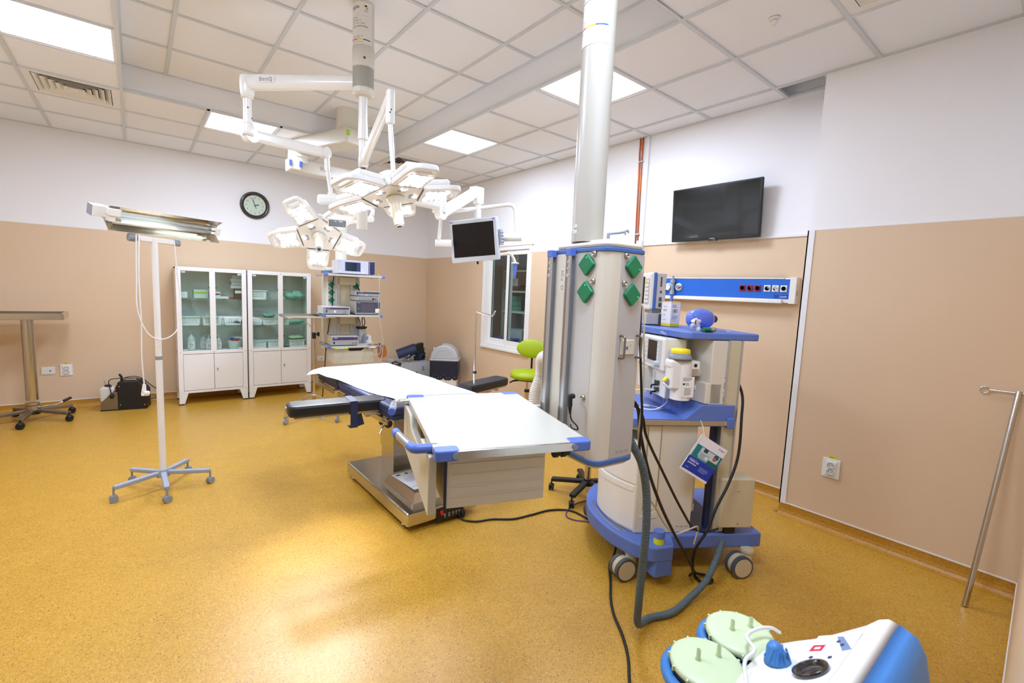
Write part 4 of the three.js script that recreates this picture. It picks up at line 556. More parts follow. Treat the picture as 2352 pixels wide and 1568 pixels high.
cable('floor_cable', 'black cable running over the floor from the table base to the machine', [[-2.205, 0.06, 4.58], [-2.19, 0.012, 4.6], [-2.133, 0.008, 4.672], [-2.022, 0.008, 4.712], [-1.899, 0.008, 4.788], [-1.766, 0.008, 4.811], [-1.606, 0.008, 4.835], [-1.496, 0.008, 4.917], [-1.483, 0.008, 5.046], [-1.499, 0.008, 5.2]], 0.0065, M.black);
cable('floor_cable', 'thin purple cable curled on the floor beside the blue machine base', [[-1.5, 0.006, 5.22], [-1.504, 0.006, 5.104], [-1.567, 0.006, 5.026], [-1.576, 0.006, 4.961], [-1.49, 0.006, 4.89], [-1.373, 0.006, 4.862], [-1.249, 0.006, 4.877]], 0.004, M.purple);
cable('floor_cable', 'black cable snaking over the floor from the machine towards the bottom edge', [[-1.631, 0.14, 5.422], [-1.66, 0.04, 5.44], [-1.72, 0.008, 5.47], [-1.78, 0.008, 5.496], [-1.917, 0.008, 5.614], [-2.013, 0.008, 5.694], [-2.089, 0.008, 5.774], [-2.169, 0.008, 5.888], [-2.251, 0.008, 5.98], [-2.351, 0.008, 6.063], [-2.6, 0.008, 6.3]], 0.0065, M.black);
solo('breathing_hose', ribbed([[-2.43, 1.22, 5.74], [-2.4, 1.22, 5.62], [-2.3, 1.19, 5.42], [-2.243, 1.1, 5.355], [-2.258, 1.055, 5.352], [-2.27, 1.011, 5.348], [-2.275, 0.947, 5.353], [-2.26, 0.88, 5.36], [-2.2, 0.84, 5.37]], 0.03, 0.008, 0.1, 18), M.white, 'white ribbed hose hanging behind the left edge of the pendant', 'hose');
// ---------------------------------------------------------------- surgical lights, monitor arm
const CAMP = V3(-3.7935, 1.4979, 7.0238);
{
  const t = thing('surgical_light_mount', 'white ceiling column with jointed arms carrying the surgical lamps', 'lamp mount', [-2.645, 2.0, 4.02]);
  const w = (n, g, m, l) => wpart(t, n, g, m, l), C = [-2.645, 4.02];
  w('column', [cyl(0.064, 0.064, 0.6, C[0], 2.99, C[1], 48)], M.cream); w('hub', [lathe([[0, 2.675], [0.05, 2.677], [0.062, 2.69], [0.064, 2.72], [0.064, 2.84], [0.066, 2.842], [0.066, 2.958], [0, 2.958]], C[0], 0, C[1], 48)], M.cream); w('screw', [sph(0.008, C[0] - 0.018, 2.885, C[1] + 0.062)], M.darkGrey);
  w('project_label', T(new THREE.CylinderGeometry(0.0648, 0.0648, 0.24, 40, 1, true, -1.9, 2.35), C[0], 3.082, C[1]), print(136, 214, x => {
    text(x, 'regio', 4, 34, 24, '#23306a', 'sans-serif', 'bold'); x.fillStyle = '#d8402a'; x.beginPath(); x.arc(61, 27, 3, 0, 7); x.fill(); lines(x, 6, 42, 36, 1, 4, '#99a'); x.fillStyle = '#222'; x.fillRect(92, 16, 14, 8); x.fillStyle = '#f0dc10'; x.fillRect(96, 25, 14, 6); x.fillStyle = '#c8302a'; x.fillRect(100, 31, 12, 4); lines(x, 90, 42, 30, 2, 5, '#99a');
    x.strokeStyle = '#ccc'; x.strokeRect(-4, 70, 130, 66); text(x, 'roiectului', 4, 84, 11, '#556', 'serif'); text(x, 'mpetitivității', 4, 98, 11, '#556', 'serif'); text(x, 'ANOȚI S.R.L. prin', 4, 112, 11, '#556', 'serif'); text(x, 'ficarea serviciilor', 4, 128, 12, '#445', 'serif', 'bold'); text(x, 'de Dezvoltare Regională', 4, 176, 7, '#778', 'serif'); text(x, 'Regional 2014-2020', 4, 183, 7, '#778', 'serif');
    for (const [c, a, b] of [['#d8402a', 4, 54], ['#f0dc10', 54, 86], ['#23306a', 86, 126]]) { x.fillStyle = c; x.fillRect(a, 188, b - a, 5); } text(x, 'www.inforegio.ro', 20, 206, 8, '#778', 'serif'); }, '#efece4'), 'printed paper label');
  // first arm: out to the left, down, then spring arm to the lower lamp
  const e0 = [-3.2, 2.76, 3.49];
  const a1 = w('horizontal_arm', [orient(new THREE.CylinderGeometry(0.05, 0.043, 0.78, 32).scale(0.75, 1, 1), [C[0], 2.76, C[1]], e0), lathe([[0, 2.80], [0.035, 2.80], [0.042, 2.79], [0.044, 2.74], [0.04, 2.69], [0.034, 2.66], [0, 2.66]], e0[0], 0, e0[2])], M.whiteGloss);
  const ad = V3(e0[0] - C[0], 0, e0[2] - C[1]).normalize(), an = V3(ad.z, 0, -ad.x).multiplyScalar(-1); if (an.dot(V3(CAMP.x - e0[0], 0, CAMP.z - e0[2])) < 0) an.negate();
  const lg = leaf(0.115, 0.036); lg.rotateY(Math.atan2(an.x, an.z)); lg.translate(e0[0] - ad.x * 0.15 + an.x * 0.0385, 2.764, e0[2] - ad.z * 0.15 + an.z * 0.0385);
  w('lettering', lg, print(115, 36, x => text(x, 'BenQ', 12, 28, 34, '#8f93a8', 'sans-serif', 'bold'), '#efede4', 0.25));
  w('elbow_tube', [cyl(0.026, 0.026, 0.2, e0[0], 2.57, e0[2]), cyl(0.0285, 0.0285, 0.006, e0[0], 2.512, e0[2]), lathe([[0, 2.43], [0.03, 2.43], [0.033, 2.45], [0.033, 2.5], [0.027, 2.51], [0, 2.51]], e0[0], 0, e0[2])], M.whiteGloss); w('marks', [sph(0.006, e0[0] - 0.002, 2.6, e0[2] + 0.023), sph(0.005, e0[0] + 0.02, 2.54, e0[2] + 0.016)], M.darkGrey);
  const s0 = [-3.185, 2.445, 3.47], s1 = [-2.615, 2.515, 3.16];
  w('spring_arm', [beam(s0, s1, 0.05, 0.075, 0.022), orient(new THREE.CylinderGeometry(0.048, 0.048, 0.055, 32), [s0[0] - 0.012, s0[1], s0[2] - 0.022], [s0[0] + 0.012, s0[1], s0[2] + 0.022]), orient(new THREE.CylinderGeometry(0.043, 0.043, 0.055, 32), [s1[0] - 0.012, s1[1], s1[2] - 0.022], [s1[0] + 0.012, s1[1], s1[2] + 0.022])], M.whiteGloss); w('arm_plug', box(0.03, 0.006, 0.03, s0[0] + 0.01, 2.404, s0[2] + 0.004), M.darkGrey);
  w('drop_rod', [seg([-2.605, 2.53, 3.16], [-2.6, 2.38, 3.17], 0.021), seg([-2.6, 2.4, 3.17], [-2.585, 2.19, 3.21], 0.0165), cyl(0.03, 0.03, 0.1, -2.583, 2.155, 3.213)], M.whiteGloss);
  w('gimbal', [beam([-2.67, 2.15, 3.16], [-2.5, 2.15, 3.29], 0.085, 0.085, 0.03), ...bend([[-2.5, 2.15, 3.29], [-2.345, 2.156, 3.405], [-2.33, 2.07, 3.43], [-2.36, 2.014, 3.42], [-2.5, 1.985, 3.3]], 0.0165, 0.06, 80), beam([-2.375, 2.014, 3.408], [-2.33, 2.02, 3.445], 0.045, 0.045, 0.018)], M.whiteGloss);
  // second arm: spindle below the hub, spring arm up to the nearer lamp
  w('spindle', [cyl(0.03, 0.027, 0.26, C[0], 2.55, C[1]), lathe([[0, 2.4], [0.022, 2.4], [0.026, 2.46], [0.028, 2.5], [0, 2.5]], C[0], 0, C[1]), cyl(0.0225, 0.0225, 0.3, C[0], 2.28, C[1])], M.whiteGloss);
  const p0 = [-2.652, 2.275, 4.05], p1 = [-2.735, 2.475, 4.63];
  w('spring_arm', [beam(p0, p1, 0.04, 0.06, 0.016), orient(new THREE.CylinderGeometry(0.036, 0.036, 0.05, 32), [p0[0] - 0.025, p0[1], p0[2] - 0.004], [p0[0] + 0.025, p0[1], p0[2] + 0.004])], M.whiteGloss); w('arm_plug', box(0.03, 0.005, 0.02, p0[0], 2.236, p0[2]), M.darkGrey);
  w('drop_sleeve', [span(p1[0] - 0.02, p1[0] + 0.02, 2.34, 2.515, p1[2] - 0.02, p1[2] + 0.022, 0.012)], M.whiteGloss); w('sleeve_dots', [disc(0.004, 0.004, 'z', p1[0] - 0.004, 2.41, p1[2] + 0.0225), disc(0.004, 0.004, 'z', p1[0] - 0.01, 2.395, p1[2] + 0.0225)], M.greenLid);
  w('drop_rod', [seg([p1[0], 2.36, p1[2]], [-2.712, 2.06, 4.64], 0.0125)], M.whiteGloss);
  // third arm: lower column, horizontal arm, spring arm and post for the monitor
  w('lower_column', [cyl(0.033, 0.033, 0.36, C[0], 2.04, C[1])], M.cream);
  const m0 = [-2.0, 2.1, 3.9], m1 = [-1.50, 2.335, 3.6];
  w('monitor_arm', [beam([C[0], 2.12, C[1]], [m0[0], 2.12, m0[2]], 0.07, 0.075, 0.025), span(m0[0] - 0.06, m0[0] + 0.035, 2.06, 2.17, m0[2] - 0.035, m0[2] + 0.035, 0.015)], M.whiteGloss);
  w('monitor_spring_arm', [beam([m0[0], 2.06, m0[2]], m1, 0.055, 0.09, 0.02), orient(new THREE.CylinderGeometry(0.055, 0.055, 0.05, 32), [m0[0] - 0.012, 2.07, m0[2] - 0.02], [m0[0] + 0.012, 2.07, m0[2] + 0.025]), orient(new THREE.CylinderGeometry(0.052, 0.052, 0.06, 32), [m1[0] - 0.014, m1[1], m1[2] - 0.024], [m1[0] + 0.014, m1[1], m1[2] + 0.024])], M.whiteGloss);
  w('monitor_post', [span(m1[0] + 0.0, m1[0] + 0.075, 2.24, 2.385, m1[2] - 0.03, m1[2] + 0.045, 0.015), cyl(0.027, 0.027, 0.16, m1[0] + 0.037, 2.2, m1[2] + 0.008)], M.whiteGloss);
}
// one lamp head: hub, five petals with LEDs; local +z is the lit side
function lampHead(name, label, pos, n, spin, power, aim, spread = 0.33) {
  const t = thing(name, label, 'surgical lamp', pos); const N = n.clone().normalize();
  const m4 = new THREE.Matrix4().lookAt(N, V3(0, 0, 0), V3(0, 1, 0)); t.quaternion.setFromRotationMatrix(m4); t.updateMatrixWorld(true);
  const penta = (r, k) => rounded(Array.from({ length: 5 }, (_, i) => { const a = spin + (i + 0.5) * Math.PI * 0.4; return [r * Math.cos(a), r * Math.sin(a)]; }), k);
  const hub = part(t, 'hub', [T(ext(penta(0.175, 0.03), 0.05, 0.014, 8, 4), 0, 0, -0.04)], M.white); part(t, 'rear_cover', [T(ext(penta(0.165, 0.04), 0.05, 0.03, 8, 5), 0, 0, -0.085)], M.whiteGloss);
  part(hub, 'face_ring', [T(lathe([[0.062, 0], [0.062, 0.008], [0.056, 0.012], [0, 0.012]], 0, 0, 0.008), 0, 0, 0).rotateX(Math.PI / 2).translate(0, 0, 0.001)], M.cream);
  for (let i = 0; i < 5; i++) { const a = spin + i * Math.PI * 0.4 + Math.PI * 0.2 * 0; const cx = 0.096 * Math.cos(a), cy = 0.096 * Math.sin(a); const c = part(hub, 'led_cluster', [0, 1, 2].map(k => disc(0.013, 0.004, 'z', cx + 0.014 * Math.cos(a + k * 2.094), cy + 0.014 * Math.sin(a + k * 2.094), 0.011, 16)), M.plasticGrey); }
  part(hub, 'led_lens', [0, 1, 2, 3, 4].map(i => { const a = spin + i * Math.PI * 0.4; return disc(0.014, 0.005, 'z', 0.108 * Math.cos(a), 0.108 * Math.sin(a), 0.0125, 16); }), M.lens);
  const h = part(t, 'handle', [T(lathe([[0, 0], [0.045, 0], [0.045, 0.012], [0.034, 0.03], [0.03, 0.05], [0.026, 0.15], [0.024, 0.156], [0, 0.156]]), 0, 0, 0.01, Math.PI / 2)], M.cream); part(h, 'handle_tip', disc(0.0215, 0.004, 'z', 0, 0, 0.168), M.greyPanel); part(h, 'camera_window', [disc(0.012, 0.004, 'z', 0.0, 0.0, 0.1705)], M.navy);
  const o = 0.005, slot = new THREE.Path(rounded([[0.317, -0.048], [0.317, 0.048], [0.343, 0.044], [0.343, -0.044]], 0.012).getPoints(6)), ps = rounded([[0.142, -0.088], [0.3, -0.084], [0.366, -0.064], [0.366, 0.064], [0.3, 0.084], [0.142, 0.088]], [0.008, 0.06, 0.035, 0.035, 0.06, 0.008]); ps.holes.push(slot);
  const bs = rounded([[0.14, -0.084], [0.3, -0.08], [0.3, 0.08], [0.14, 0.084]], [0.01, 0.02, 0.02, 0.01]);
  const gF = merge(T(ext(ps, 0.03, 0.008, 8, 3), 0, 0, -0.018)), gB = merge(T(ext(bs, 0.045, 0.022, 6, 4), 0, 0, -0.055)), gP = merge(T(ext(rounded([[0.158, -0.068], [0.298, -0.062], [0.298, 0.062], [0.158, 0.068]], 0.008), 0.003, 0.001), 0, 0, 0.011)), gL = disc(0.0165, 0.006, 'z', 0, 0, 0, 20), gS = disc(0.009, 0.005, 'z', 0, 0, 0, 14);
  for (let i = 0; i < 5; i++) {
    const a = spin + i * Math.PI * 0.4, rot = g => g.clone().rotateZ(a);
    const p = part(t, 'petal', rot(gF), M.white); part(p, 'petal_back', rot(gB), M.whiteGloss); part(p, 'lens_panel', rot(gP), M.lightGrey);
    const L = (g, x, y, nm) => part(p, nm, g.clone().translate(x, y, 0.0145).rotateZ(a), M.lens);
    for (const x of [0.178, 0.28]) for (const y of [-0.046, 0.046]) L(gL, x, y, 'led_lens'); for (const x of [0.211, 0.247]) for (const y of [-0.018, 0.018]) L(gL, x, y, 'led_lens');
    for (const x of [0.213, 0.245]) for (const y of [-0.051, 0.051]) L(gS, x, y, 'small_led'); for (const x of [0.178, 0.28]) for (const y of [-0.016, 0.016]) L(gS, x, y, 'small_led');
    part(p, 'hinge_gap', new THREE.BoxGeometry(0.004, 0.16, 0.03).translate(0.141, 0, -0.005).rotateZ(a), M.darkGrey);
    const s = new THREE.SpotLight(0xf8faff, power, 0, spread, 0.9, 2); s.shadow.radius = 3; s.position.set(0.23 * Math.cos(a), 0.23 * Math.sin(a), 0.04); s.target.position.copy(aim ? t.worldToLocal(aim.clone()) : V3(0.12 * Math.cos(a), 0.12 * Math.sin(a), 1.2)); t.add(s); t.add(s.target);
  }
  return t;
}
{
  const P1 = V3(-2.661, 1.88, 3.163), d1 = CAMP.clone().sub(P1).normalize(), dn = V3(0, -1, 0).addScaledVector(d1, d1.y).normalize();
  const a = lampHead('surgical_lamp', 'white five petal surgical lamp, the lower one, facing the camera with a key pad', P1.toArray(), d1.multiplyScalar(Math.cos(0.68)).addScaledVector(dn, Math.sin(0.68)), -1.62, SPOT, V3(-2.95, 0, 4.7), 0.3);
  const kp = part(a, 'control_panel', box(0.14, 0.085, 0.03, 0.13, 0.155, 0.02, 0.008), M.white, 'control panel with dark key pad'); part(kp, 'key_pad', T(leaf(0.122, 0.062), 0.13, 0.155, 0.0355), print(122, 62, x => { x.fillStyle = '#566070'; x.fillRect(0, 0, 122, 62); x.fillStyle = '#9be03a'; x.fillRect(36, 8, 20, 8); x.fillStyle = '#e8f0ff'; x.fillRect(70, 8, 28, 8); x.strokeStyle = '#c8d0da'; x.beginPath(); x.arc(18, 12, 7, 0, 7); x.stroke(); for (let r = 0; r < 2; r++) for (let c = 0; c < 6; c++) { x.strokeStyle = '#aab4c0'; x.strokeRect(10 + c * 18, 26 + r * 18, 9, 8); } }, '#566070', 0.3));
  const P2 = V3(-2.71, 1.985, 4.638), d2 = CAMP.clone().sub(P2).normalize(), rt = V3(0.776, 0.04, 0.63);
  lampHead('surgical_lamp', 'white five petal surgical lamp, the upper one, seen edge on with its handle hanging', P2.toArray(), V3(0, -1, 0).addScaledVector(rt, 0.2).addScaledVector(d2, 0.13), 1.57 + 0.35, SPOT2, V3(-2.28, 0.8, 3.85));
}
// flat monitor in its tubular yoke
{
  const P = V3(-1.516, 1.93, 3.634), t = thing('surgical_monitor', 'pale framed flat monitor hanging from a bent white tube', 'monitor', P.toArray());
  const d = CAMP.clone().sub(P).setY(0).normalize().applyAxisAngle(V3(0, 1, 0), -0.42); d.y = -0.06; t.lookAt(P.clone().add(d)); t.rotateZ(0.09); t.updateMatrixWorld(true);
  part(t, 'frame', box(0.445, 0.36, 0.05, 0, 0, -0.02, 0.01), M.lightGrey); part(t, 'screen', box(0.385, 0.285, 0.004, 0.0, 0.004, 0.0045, 0.001), M.screen); part(t, 'rear_housing', box(0.34, 0.25, 0.05, 0, 0, -0.06, 0.02), M.plasticGrey);
  part(t, 'badge', [box(0.026, 0.009, 0.001, -0.2, 0.165, 0.0055, 0), box(0.02, 0.011, 0.001, 0.195, 0.163, 0.0055, 0)], M.capBlue); part(t, 'buttons', Array.from({ length: 8 }, (_, i) => box(0.004, 0.005, 0.001, 0.06 + i * 0.017, -0.162, 0.0055, 0)), M.grey);
  part(t, 'socket', [box(0.016, 0.03, 0.016, 0.01, -0.19, -0.03, 0.004)], M.black);
  part(t, 'side_mount', [box(0.02, 0.13, 0.06, 0.235, 0.01, -0.05, 0.004), ...[0, 1, 2, 3].map(i => box(0.012, 0.012, 0.07, 0.245, 0.05 - i * 0.026, -0.05, 0.003))], M.plasticGrey);
  const q = (x, y, z) => [x, y, z];
  wpart(t, 'yoke_tube', bend([[-1.735, 1.93, 3.42], [-1.72, 2.155, 3.43], [-1.21, 2.262, 3.8], [-1.2, 2.0, 3.83]], 0.0165, 0.07, 110, 16), M.whiteGloss); wpart(t, 'yoke_socket', cyl(0.028, 0.024, 0.11, -1.462, 2.18, 3.609), M.whiteGloss);
  wpart(t, 'pivot', [seg([-1.755, 1.895, 3.395], [-1.64, 1.9, 3.48], 0.03), seg([-1.32, 1.965, 3.74], [-1.17, 1.975, 3.86], 0.032)], M.white);
  wpart(t, 'handle', [...bend([[-1.37, 1.8, 3.70], [-1.235, 1.84, 3.8], [-1.205, 1.78, 3.82], [-1.2, 1.75, 3.825]], 0.0115, 0.035), lathe([[0, 0.012], [0.035, 0.0], [0.036, -0.006], [0.018, -0.012], [0, -0.012]], -1.2, 1.755, 3.825)], M.cream); wpart(t, 'handle_grip', lathe([[0, 0.0], [0.022, 0.0], [0.013, -0.09], [0.011, -0.125], [0, -0.125]], -1.2, 1.745, 3.825), M.capBlue, 'blue handle grip');
}
// ---------------------------------------------------------------- rear supply pendant with equipment shelves
const RF = new THREE.Object3D(); RF.position.set(-1.9, 0, 1.45); RF.rotation.y = -Math.PI / 36; RF.updateMatrixWorld(true);
const rw = g => merge(g).applyMatrix4(RF.matrixWorld), rp = (x, y, z) => RF.localToWorld(V3(x, y, z)).toArray();
{
  const t = thing('equipment_pendant', 'cream ceiling pendant tower with three equipment shelves by the back wall', 'medical pendant', rp(0.02, 0.6, 0.1), RF.rotation.y);
  const w = (n, g, m, l) => wpart(t, n, g, m, l), r = (n, g, m, l) => wpart(t, n, rw(g), m, l);
  w('ceiling_tube', cyl(0.115, 0.115, 0.26, -2.1, 3.15, 2.2, 48), M.cream);
  const a1 = w('upper_arm', [beam([-2.08, 2.945, 2.34], [-2.4, 2.945, 1.45], 0.2, 0.15, 0.02), span(-2.2, -2.0, 3.01, 3.04, 2.1, 2.3, 0.01)], M.cream);
  const fa = V3(0.32, 0, 0.89).normalize(), pr = V3(fa.z, 0, -fa.x); for (const s of [-0.085, 0.085]) { const g = box(0.035, 0.05, 0.02, 0, 0, 0, 0.008); g.rotateY(Math.atan2(fa.x, fa.z)); g.translate(-2.08 + pr.x * s + fa.x * 0.002, 2.96, 2.34 + pr.z * s + fa.z * 0.002); wpart(a1, 'brake_tab', g, M.limePlastic, 'bright green tab'); }
  w('joint', [cyl(0.11, 0.11, 0.05, -2.38, 2.86, 1.5, 40), cyl(0.095, 0.095, 0.09, -2.38, 2.82, 1.5, 40)], M.white);
  const a2 = w('lower_arm', [beam([-2.46, 2.755, 1.5], [-1.68, 2.755, 1.42], 0.13, 0.15, 0.02)], M.cream); wpart(a2, 'end_block', box(0.12, 0.13, 0.19, -2.44, 2.755, 1.5, 0.015), M.white); for (const s of [-1, 1]) wpart(a2, 'brake_tab', box(0.03, 0.06, 0.014, -2.44 + s * 0.052, 2.755, 1.598, 0.005), M.capBlue, 'blue tab');
  const lt = (s, wd, col, sz) => print(wd, 40, x => text(x, s, 4, 30, sz, col, 'sans-serif', 'bold'), '#e6e1cf', 0.3); const lf = (wd, x0) => { const g = leaf(wd, wd * 0.32); g.rotateY(0.1); g.translate(x0, 2.765, 1.5 - (x0 + 2.46) * 0.1026 + 0.0765); return g; };
  wpart(a2, 'maker_lettering', lf(0.12, -2.1), lt('Dräger', 125, '#3a4fa8', 34)); wpart(a2, 'model_lettering', lf(0.12, -1.77), lt('Movita', 125, '#6a7090', 34));
  w('column', cyl(0.068, 0.068, 1.1, -1.872, 2.18, 1.34, 40), M.cream);
  const A = -0.17, B = 0.215;
  r('housing', flat(rounded([[A, -0.3], [B, -0.3], [B, 0], [A, 0]], 0.035), 0.92, 0.72, 0.004), M.creamMatt); r('top_cover', flat(rounded([[A - 0.01, -0.31], [B + 0.01, -0.31], [B + 0.01, 0.01], [A - 0.01, 0.01]], 0.05), 0.04, 1.655, 0.014), M.cream); r('blue_band', flat(rounded([[A - 0.01, -0.31], [B + 0.01, -0.31], [B + 0.01, 0.01], [A - 0.01, 0.01]], 0.05), 0.022, 1.635, 0.004), M.blueBand);
  r('socket_panel', [span(-0.155, -0.072, 0.75, 1.63, -0.001, 0.0015, 0), span(0.13, 0.2, 0.75, 1.63, -0.001, 0.0015, 0)], M.unitGrey); for (const x of [-0.05, 0.1]) r('mounting_rail', [span(x - 0.006, x + 0.022, 0.75, 1.6, 0, 0.022, 0.002)], M.alu); r('centre_panel', span(-0.028, 0.092, 0.75, 1.62, 0, 0.003, 0), M.beige);
  for (const [x, y, d] of [[-0.118, 1.494, 0], [-0.118, 1.405, 0], [-0.118, 1.315, 0], [0.166, 1.49, 1]]) { const l = r('socket_lid', T(lid(0.029, 0.012), x, y, 0.002), M.greenLid, 'green socket lid'); wpart(l, 'indicator', rw(disc(0.004, 0.003, 'z', x + 0.026, y - 0.008, 0.0145)), M.ledGreen); if (!d) r('earth_stud', T(ringGeo(0.011, 0.008), x - 0.024, y + 0.044, 0.002), M.nickel); }
  for (const y of [1.5, 1.04]) r('shelf_bracket', [span(-0.04, 0.14, y, y + 0.09, 0.0, 0.08, 0.004)], M.beige);
  for (const [y, x0, x1] of [[1.596, -0.255, 0.41], [1.138, -0.275, 0.39], [0.782, -0.215, 0.37]]) {
    const b = r('shelf_board', flat(rounded([[x0, -0.17], [x1, -0.17], [x1, 0.31], [x0, 0.31]], 0.02), 0.022, y, 0.003), M.shelfTop);
    for (const x of [x0, x1]) wpart(b, 'side_rail', rw(span(x - 0.006, x + 0.006, y + 0.002, y + 0.024, -0.14, 0.28, 0.001)), M.steel);
    for (const x of [x0 + 0.014, x1 - 0.014]) for (const z of [-0.155, 0.3]) wpart(b, 'corner_cap', rw(box(0.034, 0.03, 0.034, x, y + 0.012, z, 0.006)), M.capBlue, 'blue corner cap');
  }
  const d = r('drawer', span(-0.155, 0.295, 0.605, 0.78, -0.14, 0.27, 0.003), M.creamMatt); wpart(d, 'drawer_front', rw(T(ext(rounded([[-0.158, 0.603], [0.297, 0.603], [0.297, 0.776], [0.19, 0.776], [0.155, 0.745], [0.02, 0.745], [-0.015, 0.776], [-0.158, 0.776]], [0.004, 0.004, 0.004, 0.015, 0.02, 0.02, 0.015, 0.004]), 0.018, 0.002), 0, 0, 0.27)), M.shelfTop); wpart(d, 'grip_recess', rw(span(-0.01, 0.185, 0.745, 0.778, 0.2705, 0.274, 0)), M.black);
  for (const [x0, x1] of [[-0.16, -0.01], [0.2, 0.33]]) { const h = r('front_handle', [disc(0.008, x1 - x0, 'x', (x0 + x1) / 2, 0.785, 0.345), span(x0 + 0.01, x0 + 0.02, 0.78, 0.79, 0.3, 0.345, 0.002), span(x1 - 0.02, x1 - 0.01, 0.78, 0.79, 0.3, 0.345, 0.002)], M.alu); const tip = x0 < 0 ? M.limePlastic : M.capBlue; wpart(h, 'grip', rw([disc(0.0105, 0.03, 'x', x0 + 0.015, 0.785, 0.345), disc(0.0105, 0.03, 'x', x1 - 0.015, 0.785, 0.345)]), tip); }
}
function device(name, label, x0, x1, y0, y1, d, drawFn, bodyMat = M.lightGrey, sideBand) {
  const W = x1 - x0, Hh = y1 - y0, t = thing(name, label, 'medical device', rp((x0 + x1) / 2, y0, 0.27 - d / 2), RF.rotation.y);
  part(t, 'housing', box(W, Hh - 0.008, d, 0, Hh / 2 + 0.004, 0, 0.005), M.unitGrey); for (const sx of [-1, 1]) for (const sz of [-1, 1]) part(t, 'foot', cyl(0.008, 0.008, 0.006, sx * (W / 2 - 0.025), 0.003, sz * (d / 2 - 0.03), 12), M.rubber);
  part(t, 'front_plate', box(W - 0.002, Hh - 0.01, 0.008, 0, Hh / 2 + 0.004, d / 2 + 0.002, 0.002), bodyMat); part(t, 'front_print', T(leaf(W - 0.006, Hh - 0.016), 0, Hh / 2 + 0.004, d / 2 + 0.0065), print((W - 0.006) * 1000, (Hh - 0.016) * 1000, drawFn, '#a9adb2'));
  return t;
}
{
  const d1 = device('electrosurgical_unit', 'silver electrosurgical unit with a grey screen, on the top shelf of the tower', -0.11, 0.305, 1.62, 1.78, 0.3, (x, w, h) => { x.fillStyle = '#c3c7d6'; x.fillRect(0, 0, w, h); x.fillStyle = '#2b3468'; x.fillRect(w * 0.18, h * 0.12, w * 0.42, h * 0.7); x.fillStyle = '#1f2450'; x.fillRect(w * 0.82, 0, w * 0.18, h); lines(x, 10, 12, 26, 2, 6, '#5566aa'); for (let i = 0; i < 8; i++) { x.fillStyle = '#d8dcf0'; x.fillRect(w * 0.835, 8 + i * h * 0.12, 10, 8); } });
  part(d1, 'screen', box(0.12, 0.1, 0.006, -0.06, 0.085, 0.1535, 0.002), M.lcdBlue); part(d1, 'button', [disc(0.008, 0.008, 'z', -0.18, 0.03, 0.156), disc(0.009, 0.008, 'z', 0.063, 0.055, 0.156), disc(0.009, 0.008, 'z', 0.085, 0.035, 0.156), disc(0.009, 0.008, 'z', 0.063, 0.025, 0.156)], M.white); part(d1, 'outlet_block', [0, 1, 2].map(i => box(0.035, 0.03, 0.008, 0.176, 0.04 + i * 0.042, 0.156, 0.003)), M.navy);
  const d2 = device('light_source', 'flat grey light source with two knobs, left on the middle shelf of the tower', -0.27, 0.025, 1.161, 1.25, 0.28, (x, w, h) => { x.fillStyle = '#9b9ca0'; x.fillRect(0, 0, w, h); x.fillStyle = '#45424e'; x.fillRect(w * 0.1, 6, w * 0.86, h * 0.26); lines(x, w * 0.14, 10, 40, 1, 8, '#ddd'); x.fillStyle = '#222'; x.fillRect(w * 0.1, h * 0.45, 14, 26); });
  part(d2, 'knob', [disc(0.013, 0.014, 'z', -0.02, 0.035, 0.147)], M.white); part(d2, 'socket', [disc(0.016, 0.012, 'z', 0.085, 0.035, 0.146), disc(0.007, 0.014, 'z', 0.085, 0.035, 0.147)], M.chrome);
  const d3 = device('camera_controller', 'tall grey unit with a dark front, lowest of the stack on the middle shelf', 0.088, 0.375, 1.161, 1.32, 0.3, (x, w, h) => { x.fillStyle = '#85868c'; x.fillRect(0, 0, w, h); x.fillStyle = '#45434e'; x.fillRect(4, 4, w - 8, h - 20); x.fillStyle = '#4f4d5a'; x.fillRect(w * 0.22, 26, w * 0.54, h * 0.66); lines(x, 14, 12, 46, 1, 9, '#ddd'); lines(x, w - 40, 10, 26, 1, 6, '#bbb'); });
  part(d3, 'indicator', [disc(0.003, 0.003, 'z', -0.115, 0.075, 0.1565)], M.ledGreen); part(d3, 'port', [box(0.05, 0.05, 0.02, 0.105, 0.05, 0.162, 0.004), disc(0.008, 0.01, 'z', 0.115, 0.05, 0.174)], M.white);
  const d4 = device('video_recorder', 'slim grey unit lying in the middle of the stack on the middle shelf', 0.088, 0.375, 1.3205, 1.375, 0.3, (x, w, h) => { x.fillStyle = '#8f9196'; x.fillRect(0, 0, w, h); x.fillStyle = '#111'; x.fillRect(w * 0.66, h * 0.35, 24, 20); x.fillRect(w * 0.8, h * 0.35, 8, 20); }); part(d4, 'power_button', disc(0.005, 0.006, 'z', -0.12, 0.027, 0.156), M.white);
  const d5 = device('insufflator', 'slim grey unit with a dark top band, uppermost of the stack on the middle shelf', 0.088, 0.375, 1.3755, 1.437, 0.3, (x, w, h) => { x.fillStyle = '#97999d'; x.fillRect(0, 0, w, h); x.fillStyle = '#4a4853'; x.fillRect(4, 3, w - 8, h * 0.5); lines(x, 50, 8, 40, 1, 8, '#ccc'); x.fillStyle = '#222'; x.fillRect(10, h * 0.5, 14, 18); }); part(d5, 'socket', disc(0.007, 0.008, 'z', -0.02, 0.018, 0.156), M.white);
